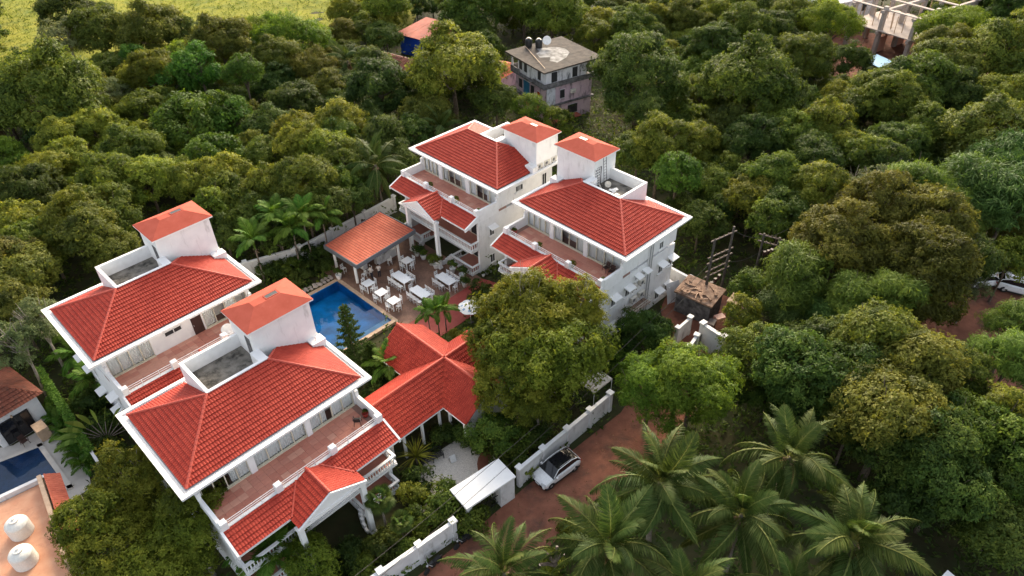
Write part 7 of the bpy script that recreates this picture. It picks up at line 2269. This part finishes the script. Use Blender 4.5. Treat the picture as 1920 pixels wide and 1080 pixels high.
# conifer by the pool
def conifer(x, y, h, r, label):
    t = empty('norfolk_pine', (x, y, -.06), .4, label, 'tree')
    bm_part('trunk', M['bark'], t, lambda m: m.tube([(0, 0, 0), (0, 0, h * .5), (0, 0, h)], [.16, .10, .02], 7))
    rng = np.random.default_rng(5); c, a, ln = [], [], []
    nz = 19
    for w in range(nz):
        f = w / nz; z = h * (.10 + .9 * f); L_ = r * (1 - f) ** .8 * (1.15 if w % 2 else .95) + .12
        for b in range(6):
            q = b * math.pi / 3 + w * .5 + rng.uniform(-.15, .15); d = np.array([math.cos(q), math.sin(q), .10])
            for s in np.linspace(.1, 1, int(6 + 14 * L_)):
                p = d * L_ * s + np.array([0, 0, z + .22 * s * s * L_ - .30 * L_ * s])
                for _ in range(5):
                    v = d * .8 + rng.normal(size=3) * .55 + np.array([0, 0, .12]); c.append(p); a.append(v / np.linalg.norm(v)); ln.append(.24 * rng.uniform(.7, 1.2))
    c, a, ln = np.array(c), np.array(a), np.array(ln)
    nr = rng.normal(size=c.shape) * .5 + np.array([0, 0, 1]); nr /= np.linalg.norm(nr, axis=1, keepdims=True)
    link('crown', leaf_cards(c, a, nr, ln, ln * .30, rng.uniform(.15, .6, len(c)), 'crown', L['d'], .1), t)
conifer(-14.73, 47.6, 8.9, 1.75, 'dark pointed conifer standing beside the blue pool')
conifer(-13.0, 46.9, 5.0, 1.2, 'smaller dark conifer at the foot of the tall one by the pool')

# shrubs
def shrub(x, y, s, k, label, group='garden shrubs', z=.75):
    rg = random.Random(label); t = empty('shrub', (x, y, -.06), rg.uniform(0, 6), label, 'shrub', group)
    bm_part('stem', M['bark'], t, lambda m: [m.tube([(0, 0, 0), (.25 * math.cos(j * 2.1) * s, .25 * math.sin(j * 2.1) * s, .9 * s * z)], [.04 * s, .02 * s], 5) for j in range(3)])
    link('foliage', rg.choice(BIGB[k]), t, (0, 0, 1.25 * s * z), (0, 0, 0), (s, s, s * .95))
for x, y, s, k, nm in ((-5.6, 32.3, 1.35, 'm', 'tall leafy shrub behind the gatehouse roof'), (-3.6, 30.9, 1.1, 'm', 'shrub hanging over the lane beside the gatehouse'), (-6.6, 31.4, 1.2, 'm', 'shrub left of the gatehouse by the boundary wall'),
        (-8.0, 33.4, 1.0, 'y', 'shrub with reddish tips below the front block balcony'), (-7.5, 34.9, .9, 'd', 'shrub at the corner of the front block veranda'), (-9.6, 29.0, 1.05, 'd', 'round dark shrub at the front block entrance steps'),
        (-11.3, 27.4, .9, 'm', 'shrub behind the boundary wall left of the gatehouse'), (-7.9, 28.8, .8, 'm', 'small shrub behind the boundary wall, nearer the gatehouse'), (-13.1, 26.0, 1.1, 'm', 'shrub behind the boundary wall at the bottom edge'),
        (-4.6, 39.9, 1.0, 'd', 'dark shrub below the pavilion eaves beside the gravel'), (-2.9, 39.2, 1.1, 'd', 'dark shrub at the right side of the gravel bed'), (-5.9, 39.6, .9, 'd', 'dark leafy shrub in the inner corner of the pavilion'),
        (-1.4, 37.4, 1.3, 'm', 'leafy shrub between gravel path and boundary wall'), (.4, 37.2, 1.1, 'm', 'leafy shrub behind the wall pillar near the gatehouse'), (1.8, 39.4, 1.2, 'd', 'dark shrub behind the boundary wall near the big tree'),
        (-2.6, 56.7, 1.25, 'd', 'dark round shrub beside the parasol'), (-3.4, 59.2, .9, 'd', 'dark shrub at the edge of the red paving by the hotel steps'), (-1.0, 55.0, 1.2, 'd', 'dark shrub under the big tree right of the parasol'),
        (8.6, 47.8, 1.3, 'f', 'upright green shrub behind the ivory canopy'), (9.8, 49.4, 1.2, 'd', 'dark shrub against the right-hand end wall'), (7.2, 48.5, 1.2, 'd', 'dark shrub left of the upright one behind the canopy'), (10.6, 47.0, 1.1, 'f', 'green shrub right of the upright one behind the canopy'),
        (16.0, 46.6, .9, 'y', 'yellowish low shrub below the yard gate'), (18.6, 47.4, .9, 'y', 'low shrub at the foot of the white wall by the yard gate'),
        (-22.4, 63.6, .8, 'd', 'low dark shrub in the bed beyond the pool, left'), (-21.4, 64.4, .8, 'd', 'low dark shrub in the bed beyond the pool, middle'), (-20.4, 64.6, .7, 'm', 'leafy shrub in the bed beyond the pool, near the white pot'), (-23.6, 62.4, .9, 'd', 'low dark shrub in the bed beyond the pool, hidden by the tower'),
        (-16.3, 47.3, .9, 'd', 'dark shrub left of the conifer by the pool'), (-12.4, 48.4, .7, 'm', 'trailing shrub along the pool wall'), (-10.4, 45.0, 1.0, 'd', 'dark shrub in the shade left of the garden pavilion'), (-10.2, 42.6, 1.0, 'd', 'dark shrub between front block and pavilion eaves'),
        (-12.4, 44.9, 1.1, 'd', 'dark shrub behind the front block near the palm'), (-5.6, 52.3, .6, 'y', 'small yellowish shrub on the lawn by the young palms'),
        (-36.0, 41.5, 1.1, 'd', 'dark shrub beyond the ivy wall, upper'), (-34.3, 38.4, 1.0, 'd', 'dark shrub under the paddle-leaved palm'), (-37.9, 44.2, 1.2, 'd', 'dark shrub in the gap left of the leftmost block'), (-32.6, 37.2, .9, 'm', 'leafy shrub at the end of the ivy wall'),
        (-26.6, 63.4, 1.1, 'd', 'dark shrub before the garden wall, first from left'), (-25.0, 64.6, 1.0, 'm', 'leafy shrub before the garden wall, second from left'), (-23.4, 65.8, 1.1, 'd', 'dark shrub before the garden wall, third from left'), (-22.0, 67.4, 1.0, 'd', 'dark shrub before the garden wall, nearest the bar'), (-12.6, 28.0, 1.0, 'd', 'dark shrub beside the front block entrance'), (-10.0, 27.0, .8, 'm', 'leafy shrub in the dark front garden'), (2.5, 27.2, .9, 'y', 'sprouting shrub around the cut tree by the lane'), (4.0, 30.5, .8, 'y', 'sprouting shrub at the lane edge opposite the white car'), (1.4, 25.2, .8, 'y', 'sprouting shrub at the lane edge near the bottom')):
    shrub(x, y, s, k, nm)
t = empty('cut_tree', (2.6, 26.7, -.06), 0, 'cut-back bare tree with stub branches beside the lane', 'tree')
bm_part('trunk', M['bark'], t, lambda m: m.tube([(0, 0, 0), (.05, .1, 1.2), (-.1, .0, 2.4)], [.24, .2, .17], 8))
for k, (p, q_) in enumerate((((-.1, 0, 2.3), (-.9, .5, 3.1)), ((-.05, 0, 2.2), (.1, .6, 3.3)), ((-.1, 0, 2.0), (-1.1, -.3, 2.6)), ((-.1, 0, 2.4), (.5, .1, 3.2)))):
    bm_part('limb', M['bark'], t, lambda m: m.tube([p, tuple((Vector(p) + Vector(q_)) / 2 + Vector((0, 0, .12))), q_], [.15, .13, .11], 7)); bm_part('cut_end', M['raw'], t, lambda m: m.lathe([(.10, -.01), (.10, .01)], q_, 8))
# ivy-covered wall between villa and hotel
a, b = Vector((-43.8, 47.2)), Vector((-33.6, 36.4)); d = b - a; q = math.atan2(d.y, d.x)
t = empty('ivy_wall', (a.x, a.y, 0), q, 'wall covered in bright green creeper between the villa and the hotel', 'hedge')
bm_part('wall', M['boundary'], t, lambda m: m.box(0, d.length, -.11, .11, -.2, 2.2))
rg = np.random.default_rng(6); n = 7500; ln = d.length
px_ = rg.uniform(-.2, ln - 1.5, n); side = rg.random(n)
py_ = np.where(side < .45, -.16 - .35 * rg.random(n) ** 2, rg.uniform(-.3, .25, n)); pz_ = np.where(side < .45, rg.uniform(0, 2.3, n), 2.22 + .25 * rg.random(n))
nrm = np.stack([rg.normal(size=n) * .4, np.where(side < .45, -1, 0) + rg.normal(size=n) * .3, np.where(side < .45, .4, 1) + rg.normal(size=n) * .3], 1); nrm /= np.linalg.norm(nrm, axis=1, keepdims=True)
tg = rg.normal(size=(n, 3)); tg -= (tg * nrm).sum(1, keepdims=True) * nrm; tg /= np.linalg.norm(tg, axis=1, keepdims=True)
link('foliage', leaf_cards(np.stack([px_, py_, pz_], 1), tg, nrm, rg.uniform(.12, .26, n), rg.uniform(.09, .16, n), rg.uniform(.25, .95, n), 'foliage', L['v'], .2), t)
for i in range(9):
    x, y = a + d * (.25 + .072 * i) + Vector((math.sin(q), -math.cos(q))) * .9
    slim_palm(x, y, .35, 'fern-like young palm along the villa side of the creeper wall, %s from the far end' % ORD[i], .72, 9, 300 + i, shaft=False, name='young_palm', group='young palms along the creeper wall')
# orange blossom tree
t = plant_tree(70.5, 78.0, 7.0, 1.1, 'g', 5000, 'tree', 'small clump of orange blossom above the trees at the right edge')
use_mat(t.children[1] if t.children[1].name.startswith('crown') else t.children[0], L['r'])

# ---- ground cover nobody could count
def inside(poly, X, Y):
    c = np.zeros(len(X), bool); n = len(poly)
    for i in range(n):
        x1, y1 = poly[i]; x2, y2 = poly[(i + 1) % n]
        k = ((y1 > Y) != (y2 > Y)) & (X < (x2 - x1) * (Y - y1) / (y2 - y1 + 1e-9) + x1); c ^= k
    return c
def rect(key, x0, x1, y0, y1): return [on(key, x, y, 0)[:2] for x, y in ((x0, y0), (x1, y0), (x1, y1), (x0, y1))]
KEEP = [rect(k, -6.9, 6.9, -5.2, 9.9) for k in 'ABCD'] + [deck, [P45(PC, -2.2, -5.4), P45(PC, 12.4, -5.4), P45(PC, 11.3, -1.5), P45(PC, -2.2, -1.5)], [P45(PC, -7.2, -.6), P45(PC, .5, -.6), P45(PC, .5, 10.6), P45(PC, -7.2, 10.6)],
        [(-14, 19.5), (-9.6, 25.2), (-4.2, 30.0), (.6, 34.6), (9.4, 42.3), (13.5, 48.5), (17.5, 44.5), (14.0, 39.5), (5.6, 32.8), (-2.0, 24.8), (-8, 17)], [(-8.3, 32.8), (-5.2, 31.6), (-1.6, 35.2), (-1.0, 38.6), (-4.4, 40.2), (-7.6, 37.6)],
        [(-52, 40), (-43.5, 50), (-40.8, 43.2), (-34.6, 35.6), (-28, 25), (-33, 20), (-60, 20)], [(38, 47), (46, 43), (62, 50), (66, 60), (50, 60), (42, 55)], [(54, 118), (88, 104), (100, 128), (62, 142)], [(14.5, 42.6), (22, 49), (24.5, 57), (18, 62), (15.5, 56.5)],
        [(-150, 124), (-66, 120), (-20, 142), (-10, 330), (-150, 330)], [(-62, 93.5), (-48, 95.5), (-46.5, 97.5), (-62, 97.0)], [(-15, 40), (-6, 34.5), (2, 44), (-6, 53), (-12, 50.5)]]
def scatter(name, mat, n, x0, x1, y0, y1, seed, leaf, label, per=5, keep=True, only=None, hmax=.5, wid=.4, up=.6):
    rg = np.random.default_rng(seed)
    Y = y0 + (y1 - y0) * rg.random(n) ** 1.25; X = rg.uniform(x0, x1, n)
    ok = np.abs(X) < (Y * .80 + 32)
    if keep:
        for p in KEEP: ok &= ~inside(p, X, Y)
    if only is not None: ok &= inside(only, X, Y)
    patch = np.sin(X * .35 + 1.3) * np.sin(Y * .31) + np.sin(X * .11) * np.sin(Y * .13 + 2)
    if keep: ok &= (patch + rg.uniform(-1, 1, n)) > -.7
    X, Y, patch = X[ok], Y[ok], patch[ok]; m_ = len(X)
    Z = rg.random(m_) ** 1.6 * hmax
    P = np.repeat(np.stack([X, Y, Z - .05], 1), per, 0); k = len(P)
    P[:, :2] += rg.normal(size=(k, 2)) * leaf * .5
    a = rg.normal(size=(k, 3)) * np.array([1, 1, .5]) + np.array([0, 0, up]); a /= np.linalg.norm(a, axis=1, keepdims=True)
    nr = rg.normal(size=(k, 3)) * .5 + np.array([0, 0, 1]); nr /= np.linalg.norm(nr, axis=1, keepdims=True)
    ln_ = leaf * rg.uniform(.6, 1.4, k)
    o = link(name, leaf_cards(P, a, nr, ln_, ln_ * wid, np.repeat(.4 + .12 * patch, per) + rg.uniform(-.25, .25, k), name, mat, .2))
    return tag(o, label, 'ground cover', kind='stuff')
scatter('undergrowth', L['d'], 30000, -80, 80, 24, 118, 1, .40, 'tangled dark undergrowth on the ground between the trees', 5, hmax=.8)
scatter('thicket', L['m'], 22000, -95, 100, 30, 155, 5, .36, 'dense leafy thicket filling the gaps between the trees', 6, hmax=2.6)
scatter('weeds', L['m'], 12000, -90, 95, 60, 150, 2, .5, 'lighter weeds and saplings scattered between the trees', 5, hmax=.9)
scatter('field_grass', L['y'], 16000, -150, -8, 120, 210, 3, .5, 'long yellow-green grass tufts of the open field', 3, keep=False, only=[(-150, 123), (-66, 119), (-21, 141), (-10, 330), (-150, 330)], hmax=.12, wid=.22, up=1.0)
scatter('lawn_grass', L['m'], 9000, -14, 4, 44, 62, 4, .12, 'short grass and weeds of the small lawn', 4, keep=False, only=[P45(PC, -3.0, -11), P45(PC, 8, -11), P45(PC, 8, -5.4), P45(PC, -3.0, -5.4)], hmax=.05)
scatter('leaf_litter', L['q'], 2600, -12, 17, 18, 48, 6, .13, 'dry fallen leaves scattered over the red lane', 2, keep=False, only=KEEP[7], hmax=.02, wid=.5, up=.0)
